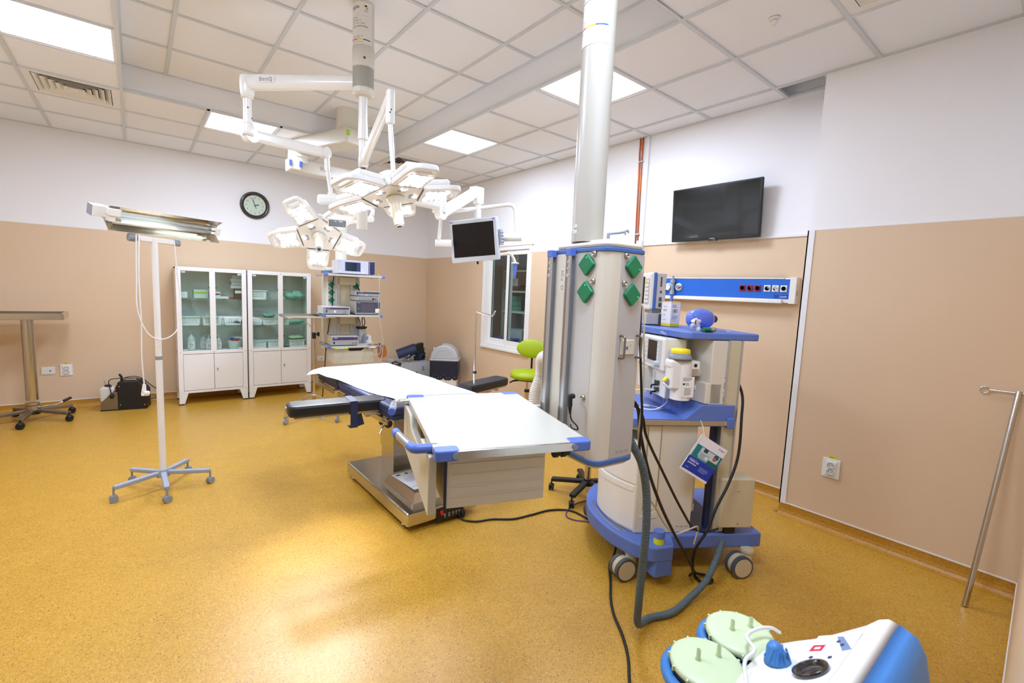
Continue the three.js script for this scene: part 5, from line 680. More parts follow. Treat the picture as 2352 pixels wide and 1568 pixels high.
  const d6 = device('suction_pump', 'grey pump unit with a violet front band on the lowest shelf of the tower', -0.185, 0.125, 0.805, 0.915, 0.28, (x, w, h) => { x.fillStyle = '#a3a4a4'; x.fillRect(0, 0, w, h); x.fillStyle = '#453a66'; x.fillRect(w * 0.05, 6, w * 0.92, h * 0.36); lines(x, w * 0.1, 12, 50, 1, 12, '#eee'); lines(x, w * 0.82, 10, 36, 1, 7, '#ccc'); x.fillStyle = '#1a1a1a'; x.fillRect(w * 0.08, h * 0.58, 16, 28); }); part(d6, 'outlet', [disc(0.008, 0.014, 'z', 0.085, 0.032, 0.147), disc(0.008, 0.014, 'z', 0.12, 0.032, 0.147)], M.chrome); part(d6, 'yellow_tag', box(0.01, 0.03, 0.04, -0.157, 0.07, 0.06, 0.003), M.yellow);
  const j = thing('drain_jar', 'glass suction jar with a black lid and hoses on the lowest shelf of the tower', 'jar', rp(0.205, 0.805, 0.1), RF.rotation.y);
  part(j, 'jar', lathe([[0, 0.004], [0.055, 0.004], [0.06, 0.012], [0.06, 0.14], [0.052, 0.16], [0.05, 0.19], [0.046, 0.19], [0.048, 0.158], [0.056, 0.138], [0.056, 0.014], [0, 0.008]]), M.clear); part(j, 'lid', [cyl(0.066, 0.066, 0.012, 0, 0.2, 0), cyl(0.055, 0.055, 0.02, 0, 0.19, 0)], M.black); part(j, 'hose', [cord([[-0.02, 0.2, 0], [-0.02, 0.26, 0.01], [-0.05, 0.34, -0.02]], 0.006), cord([[0.01, 0.2, 0.01], [0.0, 0.27, 0.02], [0.02, 0.33, -0.03]], 0.006), cord([[0.025, 0.2, 0], [0.04, 0.26, 0.0], [0.03, 0.34, -0.04]], 0.006)], M.darkGrey); part(j, 'inner_tube', [cyl(0.018, 0.018, 0.1, -0.005, 0.14, 0)], M.milky); part(j, 'tray', span(-0.066, 0.066, 0, 0.005, -0.066, 0.066, 0.002), M.white);
  const cap = thing('white_hood', 'small white domed plastic hood behind the drain jar', 'cover', rp(0.3, 0.805, -0.02), RF.rotation.y); part(cap, 'dome', T(lathe([[0, 0.11], [0.03, 0.105], [0.055, 0.08], [0.062, 0.02], [0.07, 0.0], [0.066, 0], [0.058, 0.02], [0.05, 0.075], [0, 0.105]]), 0, 0, 0), M.white); part(cap, 'window', box(0.03, 0.04, 0.004, -0.01, 0.06, 0.064, 0.002), M.plasticGrey);
  const st = thing('leather_straps', 'brown leather straps hanging over the right end of the lowest shelf', 'strap', rp(0.36, 0.66, 0.25), RF.rotation.y);
  const strap = (x, z, a, l) => T(ext(rounded([[-0.03, 0], [0.03, 0], [0.045, -l * 0.7], [0.03, -l], [-0.03, -l], [-0.04, -l * 0.6]], 0.03), 0.006, 0.002), x, 0.15, z, 0, a, 0.12); part(st, 'strap', strap(0.04, 0.06, 0.3, 0.15), M.wood); part(st, 'strap', strap(0.0, 0.075, -0.1, 0.16), M.wood); part(st, 'strap', box(0.14, 0.008, 0.05, -0.06, 0.153, 0.02, 0.003), M.wood); part(st, 'buckle', box(0.03, 0.012, 0.03, 0.0, 0.16, 0.05, 0.004), M.black);
  solo('electrode_lead', rw([...cord([[0.2, 0.815, 0.34], [0.24, 0.84, 0.35], [0.3, 0.845, 0.35], [0.345, 0.8, 0.36], [0.35, 0.72, 0.36], [0.3, 0.7, 0.36], [0.24, 0.72, 0.36], [0.22, 0.78, 0.36], [0.28, 0.83, 0.35]], 0.0028), ...cord([[0.36, 0.82, 0.34], [0.38, 0.72, 0.36], [0.35, 0.62, 0.36], [0.37, 0.56, 0.35]], 0.0028)]), M.lightGrey, 'loops of thin grey lead hanging at the right of the tower drawer', 'cable');
  solo('monitor_lead', rw(cord([[0.33, 1.64, 0.32], [0.333, 1.62, 0.345], [0.335, 1.45, 0.35], [0.33, 1.25, 0.35], [0.36, 1.0, 0.36], [0.385, 0.85, 0.36], [0.37, 0.6, 0.35]], 0.0025)), M.lightGrey, 'long thin grey lead hanging down in front of the tower shelves', 'cable');
  solo('mains_cable', rw([...cord([[-0.095, 1.59, 0.02], [-0.11, 1.5, 0.025], [-0.112, 1.35, 0.025], [-0.115, 1.25, 0.03], [-0.14, 1.1, 0.03], [-0.17, 0.8, -0.02], [-0.2, 0.4, 0.0], [-0.23, 0.05, -0.05], [-0.26, 0.012, -0.2]], 0.0055)]), M.black, 'black cable running down the left side of the tower to the floor', 'cable');
  solo('mains_cable', rw([...cord([[0.13, 1.59, 0.02], [0.15, 1.52, 0.03], [0.18, 1.48, 0.03], [0.2, 1.44, 0.02]], 0.006)]), M.black, 'short black cable with plug at the upper right of the tower', 'cable');
}
// ---------------------------------------------------------------- glass cabinets and what stands in them
const CABS = [];
function cabinet(x0, x1, label) {
  const W = x1 - x0, D = 0.39, t = thing('instrument_cabinet', label, 'cabinet', [(x0 + x1) / 2, 0, 0.03 + D / 2], 0, 'white glass fronted cabinets on the back wall'), w = W / 2, f = D / 2;
  part(t, 'carcass', [span(-w, -w + 0.018, 0.137, 1.628, -f, f - 0.03), span(w - 0.018, w, 0.137, 1.628, -f, f - 0.03), span(-w, w, 1.61, 1.628, -f, f - 0.03), span(-w, w, 0.137, 0.155, -f, f - 0.03), span(-w, w, 0.612, 0.63, -f, f - 0.03), span(-w, w, 0.137, 1.628, -f, -f + 0.012)], M.white);
  part(t, 'front_frame', [span(-w, -w + 0.05, 0.137, 1.63, f - 0.03, f), span(w - 0.05, w, 0.137, 1.63, f - 0.03, f), span(-w + 0.05, w - 0.05, 1.585, 1.63, f - 0.03, f), span(-w + 0.05, w - 0.05, 0.137, 0.165, f - 0.03, f), span(-w + 0.05, w - 0.05, 0.607, 0.645, f - 0.03, f), span(-0.03, 0.03, 0.645, 1.585, f - 0.03, f)], M.white);
  for (const [a, b] of [[-w + 0.05, -0.03], [0.03, w - 0.05]]) {
    const g = part(t, 'glass_door', span(a + 0.002, b - 0.002, 0.648, 1.582, f - 0.01, f - 0.005, 0), M.glass); part(g, 'clip', [span(a < 0 ? a + 0.005 : b - 0.045, a < 0 ? a + 0.045 : b - 0.005, 1.56, 1.58, f - 0.008, f + 0.002, 0.001), span(a < 0 ? a + 0.005 : b - 0.045, a < 0 ? a + 0.045 : b - 0.005, 0.65, 0.668, f - 0.008, f + 0.002, 0.001)], M.lightGrey);
    for (const y of [0.8, 1.4]) part(g, 'stop', disc(0.006, 0.008, 'z', a < 0 ? b - 0.006 : a + 0.006, y, f), M.black);
  }
  part(t, 'door', span(-w + 0.052, -0.002, 0.17, 0.602, f - 0.02, f + 0.001, 0.002), M.white); const d = part(t, 'door', span(0.002, w - 0.052, 0.17, 0.602, f - 0.02, f + 0.001, 0.002), M.white);
  part(d, 'lock', [disc(0.008, 0.01, 'z', 0.035, 0.42, f + 0.004, 16)], M.nickel); part(d, 'key', [span(0.032, 0.038, 0.395, 0.42, f + 0.006, f + 0.012, 0.001)], M.nickel);
  for (const y of [0.94, 1.265]) part(t, 'shelf', span(-w + 0.02, w - 0.02, y - 0.006, y, -f + 0.015, f - 0.05, 0), M.glass);
  for (const x of [-w + 0.02, w - 0.02]) part(t, 'slot_strip', Array.from({ length: 9 }, (_, i) => span(x - 0.002, x + 0.002, 0.74 + i * 0.09, 0.745 + i * 0.09, -0.06, -0.03, 0)), M.darkGrey);
  for (const sx of [-1, 1]) for (const sz of [-1, 1]) { const l = part(t, 'leg', T(ext(shape([[-0.045, 0.137], [0.045, 0.137], [sx > 0 ? 0.045 : 0.008, 0.012], [sx > 0 ? -0.008 : -0.045, 0.012]]), 0.03, 0.002), sx * (w - 0.046), 0, sz > 0 ? f - 0.03 : -f), M.white); part(l, 'foot', span(sx * (w - 0.022) - 0.026, sx * (w - 0.022) + 0.026, 0, 0.013, sz > 0 ? f - 0.032 : -f, sz > 0 ? f + 0.002 : -f + 0.034, 0.002), M.black); }
  part(t, 'rivet', [[-w + 0.025, 1.607], [0, 1.607], [w - 0.025, 1.607], [-w + 0.025, 0.626], [0, 0.626], [w - 0.025, 0.626], [-w + 0.025, 0.15], [w - 0.025, 0.15]].map(([x, y]) => sph(0.006, x, y, f, 1, 1, 0.4)), M.chrome);
  return t;
}
cabinet(-3.445, -2.73, 'white cabinet with two glass doors, the left one of the pair, holding bottles');
cabinet(-2.715, -1.965, 'white cabinet with two glass doors, the right one, holding baskets and green cloths');
// small stores on the cabinet shelves: a prototype, then copies
function basketProto() {
  const t = thing('plastic_basket', 'small white slotted basket', 'basket', [0, 0, 0]), W = 0.2, D = 0.13, Hh = 0.1;
  const side = (w, n) => { const s = rounded([[-w / 2 + 0.012, 0], [w / 2 - 0.012, 0], [w / 2, Hh], [-w / 2, Hh]], 0.006); for (let r = 0; r < 3; r++) for (let i = 0; i < n; i++) { const x = (i - (n - 1) / 2) * 0.02, y = 0.028 + r * 0.02; s.holes.push(new THREE.Path(shape([[x - 0.006, y], [x + 0.004, y], [x + 0.008, y + 0.01], [x - 0.002, y + 0.01]]).getPoints())); } return ext(s, 0.003, 0.0005); };
  part(t, 'basket_body', [T(side(W, 7), 0, 0, D / 2 - 0.006, -0.06), T(side(W, 7), 0, 0, -D / 2 + 0.003, 0.06), T(side(D, 4), -W / 2 + 0.006, 0, 0, -0.06, -Math.PI / 2), T(side(D, 4), W / 2 - 0.006, 0, 0, -0.06, Math.PI / 2), span(-W / 2 + 0.012, W / 2 - 0.012, 0, 0.004, -D / 2 + 0.012, D / 2 - 0.012, 0.001)], M.white);
  part(t, 'rim', [span(-W / 2 - 0.004, W / 2 + 0.004, Hh - 0.006, Hh + 0.004, D / 2 - 0.004, D / 2 + 0.004), span(-W / 2 - 0.004, W / 2 + 0.004, Hh - 0.006, Hh + 0.004, -D / 2 - 0.004, -D / 2 + 0.004), span(-W / 2 - 0.004, -W / 2 + 0.004, Hh - 0.006, Hh + 0.004, -D / 2, D / 2), span(W / 2 - 0.004, W / 2 + 0.004, Hh - 0.006, Hh + 0.004, -D / 2, D / 2)], M.white);
  return t;
}
{
  const b = basketProto(); const put = [[-3.31, 0.941, 'white basket at the left of the middle shelf in the left cabinet', 1], [-3.09, 0.941, 'second white basket on the middle shelf in the left cabinet', 1], [-2.87, 0.941, 'white basket behind the centre bar of the left cabinet', 0.95],
    [-2.60, 1.266, 'white basket alone on the top shelf of the right cabinet', 1.15], [-2.62, 0.941, 'leftmost of the baskets on the middle shelf of the right cabinet', 0.85], [-2.45, 0.941, 'middle basket with green cloth on the middle shelf of the right cabinet', 0.85], [-2.29, 0.941, 'basket right of the bar on the middle shelf of the right cabinet', 0.8],
    [-2.59, 0.631, 'left basket at the bottom behind the glass of the right cabinet', 1], [-2.38, 0.631, 'second basket at the bottom behind the glass of the right cabinet', 1], [-2.12, 0.631, 'basket heaped with green cloth at the bottom of the right cabinet', 1]];
  put.forEach(([x, y, l, s], i) => { const o = i ? copy(b) : b; o.position.set(x, y, 0.27); o.scale.setScalar(s); o.userData = { label: l, category: 'basket', group: 'white baskets in the cabinets' }; });
  const bt = thing('bottle', 'large clear labelled bottle at the bottom left of the left cabinet', 'bottle', [-3.3, 0.631, 0.24]);
  part(bt, 'bottle_body', lathe([[0, 0.002], [0.038, 0.002], [0.042, 0.01], [0.042, 0.13], [0.034, 0.16], [0.016, 0.178], [0.016, 0.2], [0, 0.2]]), M.milky); part(bt, 'cap', lathe([[0, 0.2], [0.018, 0.2], [0.018, 0.222], [0, 0.224]]), M.lightGrey); part(bt, 'bottle_label', T(new THREE.CylinderGeometry(0.0424, 0.0424, 0.08, 20, 1, true, -1, 2), 0, 0.07, 0), print(70, 80, x => { x.fillStyle = '#e0863c'; x.fillRect(16, 30, 36, 10); lines(x, 14, 10, 40, 2, 7); lines(x, 14, 48, 40, 4, 7); }, '#f3f1ec'));
  for (const [x, l, s, z] of [[-3.12, 'shorter clear bottle next to the large one in the left cabinet', 0.8, 0.26], [-3.02, 'clear bottle nearest the centre bar of the left cabinet', 0.8, 0.26], [-3.17, 'clear bottle standing behind the front bottles of the left cabinet', 0.85, 0.15], [-3.06, 'bottle at the back beside the centre bar in the left cabinet', 0.85, 0.15]]) { const c = copy(bt, [x, 0.631, z], 0, l); c.scale.setScalar(s); }
  const tub = thing('bucket', 'white tub full of red and blue packets in the left cabinet', 'bucket', [-2.84, 0.631, 0.25]); part(tub, 'tub', lathe([[0, 0], [0.065, 0], [0.08, 0.1], [0.084, 0.1], [0.084, 0.108], [0.076, 0.106], [0.06, 0.006], [0, 0.006]]), M.white); part(tub, 'rim', T(new THREE.TorusGeometry(0.082, 0.004, 8, 32), 0, 0.105, 0, Math.PI / 2), M.white);
  for (let i = 0; i < 9; i++) { const a = i * 2.4, r = 0.02 + 0.05 * (i / 9), k = ['red', 'blue', 'white'][i % 3], m = [M.red, M.panelBlue, M.white][i % 3]; solo('packet', T(box(0.05, 0.028, 0.02, 0, 0, 0, 0.008), -2.84 + r * Math.cos(a), 0.745 + 0.012 * (i % 3), 0.25 + r * Math.sin(a), rr(-0.6, 0.6), rr(0, 3), rr(-0.5, 0.5)), m, `small ${k} packet heaped in the white tub of the left cabinet`, 'packet', `${k} packets in the tub`); }
  const cart = (x, y, w, h, d, m, label, stripe) => { const t = thing('small_box', label, 'box', [x, y, 0.25], rr(-0.12, 0.12)); part(t, 'box_body', box(w, h, d, 0, h / 2, 0, 0.003), m); if (stripe) part(t, 'stripe', span(-w / 2 + 0.004, w / 2 - 0.004, h * 0.55, h * 0.8, d / 2, d / 2 + 0.001, 0), stripe); part(t, 'flap', span(-w / 2, w / 2, h - 0.001, h + 0.001, -d / 2, d / 2 - 0.01, 0), m); };
  cart(-3.36, 1.266, 0.07, 0.07, 0.08, M.paper, 'small white box at the far left of the top shelf in the left cabinet'); cart(-3.2, 1.266, 0.14, 0.1, 0.12, mat(0xcfd6cf, 0.6), 'pale box with a green mark on the top shelf of the left cabinet', M.limePlastic); cart(-3.05, 1.266, 0.11, 0.08, 0.1, M.paper, 'white box with a red stripe on the top shelf of the left cabinet', M.red);
  cart(-2.95, 1.266, 0.09, 0.025, 0.08, M.paper, 'flat white pack lying on the top shelf of the left cabinet'); cart(-2.87, 1.266, 0.05, 0.02, 0.05, M.red, 'flat red pack lying on the top shelf of the left cabinet'); cart(-2.79, 1.266, 0.1, 0.13, 0.1, M.darkCard, 'brown box with white dots on the top shelf of the left cabinet', M.paper);
  for (let i = 0; i < 4; i++) cart(-2.815 + (i % 2) * 0.012, 1.397 + i * 0.042, 0.13, 0.038, 0.1, mat(0xc9cac6, 0.6), ['pale flat box lying lowest in the stack above the brown box', 'second pale flat box in the stack above the brown box', 'third pale flat box in the stack above the brown box', 'pale flat box on top of the stack in the left cabinet'][i]);
  cart(-2.98, 0.941, 0.06, 0.06, 0.06, M.paper, 'white carton by the bar on the middle shelf of the left cabinet'); cart(-2.78, 0.941, 0.06, 0.09, 0.06, M.paper, 'white printed carton at the right of the middle shelf of the left cabinet', M.red);
  const pouch = (x, y, w, h, m, label) => { const g = new THREE.SphereGeometry(0.5, 28, 14); const p = g.attributes.position; for (let i = 0; i < p.count; i++) { const n = vnoise(p.getX(i) * 7 + 20, p.getZ(i) * 7 + 20 + p.getY(i) * 5, 999, 61) - 0.5; p.setXYZ(i, p.getX(i) * w * (1 + n * 0.3), Math.max(-0.5, p.getY(i) * (1 + n)) * h, p.getZ(i) * 0.2 * (1 + n * 0.2)); } g.computeVertexNormals(); solo('folded_cloth', g.translate(x, y + h / 2 + 0.001, 0.24), m, label, 'cloth'); };
  pouch(-2.83, 0.941, 0.17, 0.07, M.darkGrey, 'dark bundle on the middle shelf of the left cabinet'); pouch(-2.14, 1.266, 0.28, 0.12, M.greenCloth, 'crumpled pale green cloth on the top shelf of the right cabinet'); pouch(-2.14, 0.941, 0.26, 0.08, M.greenCloth, 'folded green cloth on the middle shelf of the right cabinet'); pouch(-2.12, 0.735, 0.2, 0.05, mat(0xc6dcae, 0.85), 'pale green cloth heaped in the basket of the right cabinet'); pouch(-2.45, 1.03, 0.15, 0.06, M.greenCloth, 'green cloth heaped in the middle basket of the right cabinet'); pouch(-2.27, 0.631, 0.12, 0.05, M.greenCloth, 'green cloth at the bottom beside the heaped basket'); pouch(-3.09, 1.0, 0.14, 0.07, mat(0xcfe0c8, 0.85), 'pale green cloth in the second basket of the left cabinet');
}
// ---------------------------------------------------------------- ultraviolet lamp on a five-leg stand
const star = (t, r, n, a0, m, legW, hub, y0, caster, casterMat) => { for (let i = 0; i < n; i++) { const a = a0 + i * Math.PI * 2 / n, c = Math.cos(a), s = Math.sin(a); part(t, 'leg', [beam([c * 0.02, y0 + 0.018, s * 0.02], [c * r, y0, s * r], legW, 0.028, 0.007)], m); const k = part(t, 'caster', [T(merge([disc(caster, 0.012, 'z', 0, caster, 0.011), disc(caster, 0.012, 'z', 0, caster, -0.011)]), c * r, 0, s * r, 0, a * 2.3)], casterMat); part(k, 'fork', [cyl(0.006, 0.006, y0 - caster, c * r, (y0 + caster) / 2, s * r, 12), sph(caster * 0.75, c * r, caster * 1.25, s * r)], casterMat); } if (hub) part(t, 'hub', cyl(hub, hub * 0.85, 0.05, 0, y0 + 0.015, 0), m); };
{
  const t = thing('ultraviolet_lamp', 'white ultraviolet lamp with mirrored reflector on a grey five-leg stand', 'lamp', [-3.69, 0, 3.01]);
  star(t, 0.285, 5, 0.28, M.plasticGrey, 0.034, 0.04, 0.098, 0.024, M.grey);
  part(t, 'pole', [cyl(0.0205, 0.0205, 0.83, 0, 0.53, 0), cyl(0.019, 0.019, 0.8, 0, 1.35, 0)], M.white); part(t, 'pole_collar', [lathe([[0, 0.118], [0.034, 0.118], [0.034, 0.123], [0.022, 0.13], [0, 0.13]])], M.white); part(t, 'joint_ring', cyl(0.021, 0.021, 0.025, 0, 0.94, 0), M.grey);
  const A = V3(-3.96, 1.842, 2.83), Bq = V3(-3.34, 1.80, 3.36);   // left and right end of the lamp head
  { const g = new THREE.Object3D(); const a = V3(-3.935, 1.872, 3.08), b = V3(-3.31, 1.867, 2.82); const c = a.clone().add(b).multiplyScalar(0.5), X = b.clone().sub(a).normalize(); let n = CAMP.clone().sub(c).normalize(); n.y -= 0.2; n.addScaledVector(X, -n.dot(X)).normalize(); const Yv = V3().crossVectors(n, X);
    const m4 = new THREE.Matrix4().makeBasis(X, Yv, n).setPosition(c), L = a.distanceTo(b), w = gs => merge(gs).applyMatrix4(m4);
    const prof = [[-0.078, 0.062], [-0.036, 0.0], [0.036, 0.0], [0.078, 0.062]], rf = [];
    for (let i = 0; i < 3; i++) { const p = prof[i], q = prof[i + 1], dl = Math.hypot(q[0] - p[0], q[1] - p[1]); rf.push(T(box(L, dl, 0.0015, 0, 0, 0, 0), 0, (p[0] + q[0]) / 2, (p[1] + q[1]) / 2 + 0.002, Math.atan2(q[1] - p[1], q[0] - p[0]))); }
    wpart(t, 'reflector', w(rf), M.gold, 'mirrored reflector'); const sh = []; for (let i = 0; i < 3; i++) { const p = prof[i], q = prof[i + 1], dl = Math.hypot(q[0] - p[0], q[1] - p[1]) + 0.004; sh.push(T(box(L + 0.004, dl, 0.003, 0, 0, 0, 0.001), 0, (p[0] + q[0]) / 2, (p[1] + q[1]) / 2 - 0.002, Math.atan2(q[1] - p[1], q[0] - p[0]))); }
    wpart(t, 'lamp_housing', w([...sh, span(-L / 2, L / 2, -0.03, 0.03, -0.045, -0.003, 0.006)]), M.white); wpart(t, 'end_box', w([span(-L / 2 - 0.07, -L / 2 + 0.005, -0.012, 0.055, -0.05, 0.012, 0.003), span(-L / 2 - 0.005, -L / 2 + 0.06, 0.01, 0.06, 0.0, 0.068, 0.008)]), M.white); wpart(t, 'end_plate', w(span(-L / 2 - 0.073, -L / 2 - 0.069, -0.012, 0.055, -0.05, 0.012, 0)), M.grey);
    for (const y of [-0.012, 0.016]) wpart(t, 'tube', w([disc(0.0095, L - 0.08, 'x', 0.005, y, 0.045)]), M.tubeGlass); wpart(t, 'tube_holder', w([span(-L / 2 + 0.0, -L / 2 + 0.035, -0.026, 0.03, 0.0, 0.06, 0.006), span(L / 2 - 0.035, L / 2 - 0.0, -0.026, 0.03, 0.0, 0.06, 0.006)]), M.white); wpart(t, 'tube_cap', w([-0.012, 0.016].flatMap(y => [disc(0.0105, 0.03, 'x', -L / 2 + 0.05, y, 0.045), disc(0.0105, 0.03, 'x', L / 2 - 0.05, y, 0.045)])), M.chrome);
    // bracket under the head
    const br = [-3.69, 1.745, 3.01], bl = [-3.79, 1.748, 3.03], brr = [-3.58, 1.74, 2.97]; wpart(t, 'bracket', [beam(bl, brr, 0.04, 0.034, 0.006)], M.white); wpart(t, 'bracket_knob', [orient(new THREE.CylinderGeometry(0.026, 0.026, 0.045, 20), bl, [bl[0] - 0.03, bl[1] + 0.002, bl[2] + 0.012]), orient(new THREE.CylinderGeometry(0.022, 0.022, 0.035, 20), brr, [brr[0] + 0.03, brr[1], brr[2] - 0.01])], M.grey); }
  wpart(t, 'flex', [...cord([[-3.785, 1.765, 3.07], [-3.792, 1.5, 3.08], [-3.79, 1.25, 3.08], [-3.73, 1.1, 3.08], [-3.66, 1.075, 3.06], [-3.585, 1.13, 3.03], [-3.555, 1.3, 3.0], [-3.57, 1.55, 2.99], [-3.58, 1.75, 2.99]], 0.0042), ...cord([[-3.77, 1.765, 3.07], [-3.78, 1.5, 3.08], [-3.777, 1.2, 3.08], [-3.782, 0.95, 3.08], [-3.775, 0.76, 3.08]], 0.0042)], M.white); wpart(t, 'plug', [seg([-3.775, 0.775, 3.08], [-3.778, 0.725, 3.082], 0.009, 0.014), orient(new THREE.CylinderGeometry(0.017, 0.019, 0.035, 18), [-3.785, 0.715, 3.09], [-3.755, 0.708, 3.075])], M.white);
}
// ---------------------------------------------------------------- stainless table at the left, its star base and pedal
{
  const t = thing('instrument_table', 'stainless steel tray table on a thick post at the left edge', 'table', [-4.65, 0, 0.45]);
  const rim = (x0, x1, z0, z1, y0, y1, k) => [span(x0, x1, y0, y0 + 0.003, z0, z1, 0.001), span(x0, x1, y0, y1, z0, z0 + k, 0.001), span(x0, x1, y0, y1, z1 - k, z1, 0.001), span(x0, x0 + k, y0, y1, z0, z1, 0.001), span(x1 - k, x1, y0, y1, z0, z1, 0.001)];
  part(t, 'tray', [...rim(-0.46, 0.28, -0.25, 0.2, 1.035, 1.092, 0.004), span(-0.455, 0.275, 1.09, 1.094, -0.25, -0.225, 0.001), span(-0.455, 0.275, 1.09, 1.094, 0.175, 0.2, 0.001), span(-0.46, -0.435, 1.09, 1.094, -0.25, 0.2, 0.001), span(0.255, 0.28, 1.09, 1.094, -0.25, 0.2, 0.001)], M.steel);
  part(t, 'post', [cyl(0.048, 0.048, 0.82, 0, 0.625, 0, 36)], M.steel); part(t, 'post_collar', [cyl(0.052, 0.052, 0.02, 0, 0.175, 0), cyl(0.056, 0.06, 0.05, 0, 0.135, 0)], M.nickel); part(t, 'hub', cyl(0.055, 0.05, 0.06, 0, 0.1, 0), M.black);
  for (const [x, z] of [[0.28, 0.19], [0.27, -0.17], [-0.05, 0.33], [-0.26, 0.06], [-0.16, -0.26]]) { part(t, 'leg', beam([0, 0.11, 0], [x, 0.085, z], 0.05, 0.03, 0.004), M.darkSteel); const c = part(t, 'caster', [disc(0.032, 0.014, 'z', x, 0.032, z + 0.012), disc(0.032, 0.014, 'z', x, 0.032, z - 0.012)], M.black); part(c, 'fork', [sph(0.026, x, 0.045, z), cyl(0.008, 0.008, 0.05, x, 0.065, z)], M.black); }
  part(t, 'pedal', bend([[0.04, 0.14, 0.03], [0.18, 0.16, 0.07], [0.25, 0.195, 0.05]], 0.008, 0.05), M.chrome); part(t, 'pedal_grip', seg([0.225, 0.185, 0.055], [0.29, 0.215, 0.04], 0.013), M.black);
}
// wall sockets on the back wall
function socketPlate(name, label, p, turn, draw, double) {
  const t = thing(name, label, 'socket', p, turn); const Hh = double ? 0.128 : 0.082, W = double ? 0.1 : 0.11;
  part(t, 'plate', box(W, Hh, 0.009, 0, 0, 0.0045, 0.003), M.white); if (double) { part(t, 'insert', box(0.06, 0.1, 0.008, 0, 0, 0.011, 0.003), M.white); for (const y of [-0.022, 0.022]) { const c = part(t, 'socket_cup', T(lathe([[0, 0.0], [0.017, 0], [0.019, 0.007], [0.021, 0.007], [0.021, 0.0]], 0, 0, 0, 24), 0, y, 0.0145, Math.PI / 2), M.lightGrey); part(c, 'contact', [disc(0.0028, 0.002, 'z', -0.008, y, 0.0165, 10), disc(0.0028, 0.002, 'z', 0.008, y, 0.0165, 10), box(0.004, 0.004, 0.003, 0, y - 0.015, 0.017, 0)], M.darkGrey); } part(t, 'voltage_label', T(leaf(0.045, 0.016), 0, Hh / 2 + 0.009, 0.001), print(45, 16, x => text(x, '230 V', 7, 12, 11, '#111', 'sans-serif', 'bold'), '#d6d800')); } else { part(t, 'insert', box(0.09, 0.06, 0.004, 0, 0, 0.01, 0.002), M.white); part(t, 'outlet', box(0.012, 0.014, 0.003, 0.016, 0, 0.0125, 0.001), M.darkGrey); }
  return t;
}
socketPlate('data_outlet', 'white data outlet on the back wall beside the stainless table post', [-4.573, 0.434, 0.003], 0, null, false);
socketPlate('double_socket', 'white double socket with yellow tag low on the back wall', [-4.429, 0.433, 0.003], 0, null, true);
socketPlate('data_outlet', 'small white outlet low on the back wall right of the cabinets', [-1.72, 0.407, 0.003], 0, null, false);
socketPlate('double_socket', 'white double socket with yellow tag on the pier at the right', [PX - 0.003, 0.428, 6.066], -Math.PI / 2, null, true);
// black steam unit on the floor
{
  const t = thing('steam_unit', 'black boxy machine with a white tank on the floor by the back wall', 'machine', [-3.925, 0, 0.24], -0.18);
  part(t, 'base', span(-0.205, 0.205, 0, 0.012, -0.11, 0.13, 0.002), M.black); part(t, 'black_cover', T(ext(rounded([[-0.05, 0.012], [0.205, 0.012], [0.205, 0.205], [0.13, 0.315], [-0.05, 0.315]], 0.004), 0.22, 0.002), 0, 0, -0.09), M.black); part(t, 'brown_panel', span(-0.2, -0.052, 0.012, 0.21, -0.08, 0.126, 0.002), M.darkSteel);
  part(t, 'tank', T(ext(rounded([[-0.2, 0.12], [-0.205, 0.25], [-0.185, 0.265], [-0.08, 0.26], [-0.075, 0.225], [-0.19, 0.1]], 0.012), 0.14, 0.01), 0, 0, -0.005), M.milky); part(t, 'tank_cap', [disc(0.028, 0.02, 'y', -0.15, 0.27, 0.05), disc(0.014, 0.02, 'y', -0.12, 0.265, 0.09)], M.black); part(t, 'red_collar', span(-0.078, -0.066, 0.22, 0.265, 0.0, 0.1, 0.003), M.red); part(t, 'pump', span(-0.068, -0.05, 0.2, 0.28, 0, 0.1, 0.006), M.black);
  part(t, 'screw', [[-0.035, 0.27], [-0.03, 0.06], [0.185, 0.19], [0.185, 0.05]].map(([x, y]) => disc(0.006, 0.003, 'z', x, y, 0.131, 12)), M.chrome); part(t, 'handle', bend([[-0.03, 0.31, 0.03], [-0.03, 0.36, 0.03], [-0.045, 0.385, 0.03]], 0.012, 0.02), M.black); part(t, 'fittings', [disc(0.008, 0.09, 'x', 0.05, 0.322, 0.02), disc(0.012, 0.02, 'x', 0.09, 0.323, 0.02)], M.chrome);
  part(t, 'hose', [...cord([[-0.1, 0.17, 0.14], [-0.105, 0.22, 0.142], [-0.12, 0.34, 0.12], [-0.05, 0.35, 0.06], [0.05, 0.345, 0.04], [0.12, 0.335, 0.03], [0.15, 0.29, 0.03]], 0.0045), ...cord([[0.0, 0.35, 0.02], [0.08, 0.36, 0.02], [0.15, 0.335, 0.02], [0.22, 0.25, -0.01], [0.3, 0.16, -0.06]], 0.0045), ...cord([[0.2, 0.08, 0.0], [0.25, 0.085, -0.02], [0.34, 0.1, -0.06]], 0.005)], M.black); part(t, 'nozzle', [sph(0.022, -0.1, 0.165, 0.142, 0.9, 1.2, 0.7)], M.black); part(t, 'tap', [seg([-0.17, 0.28, 0.03], [-0.185, 0.33, 0.03], 0.004), seg([-0.165, 0.28, 0.05], [-0.14, 0.31, 0.03], 0.003)], M.nickel);
}
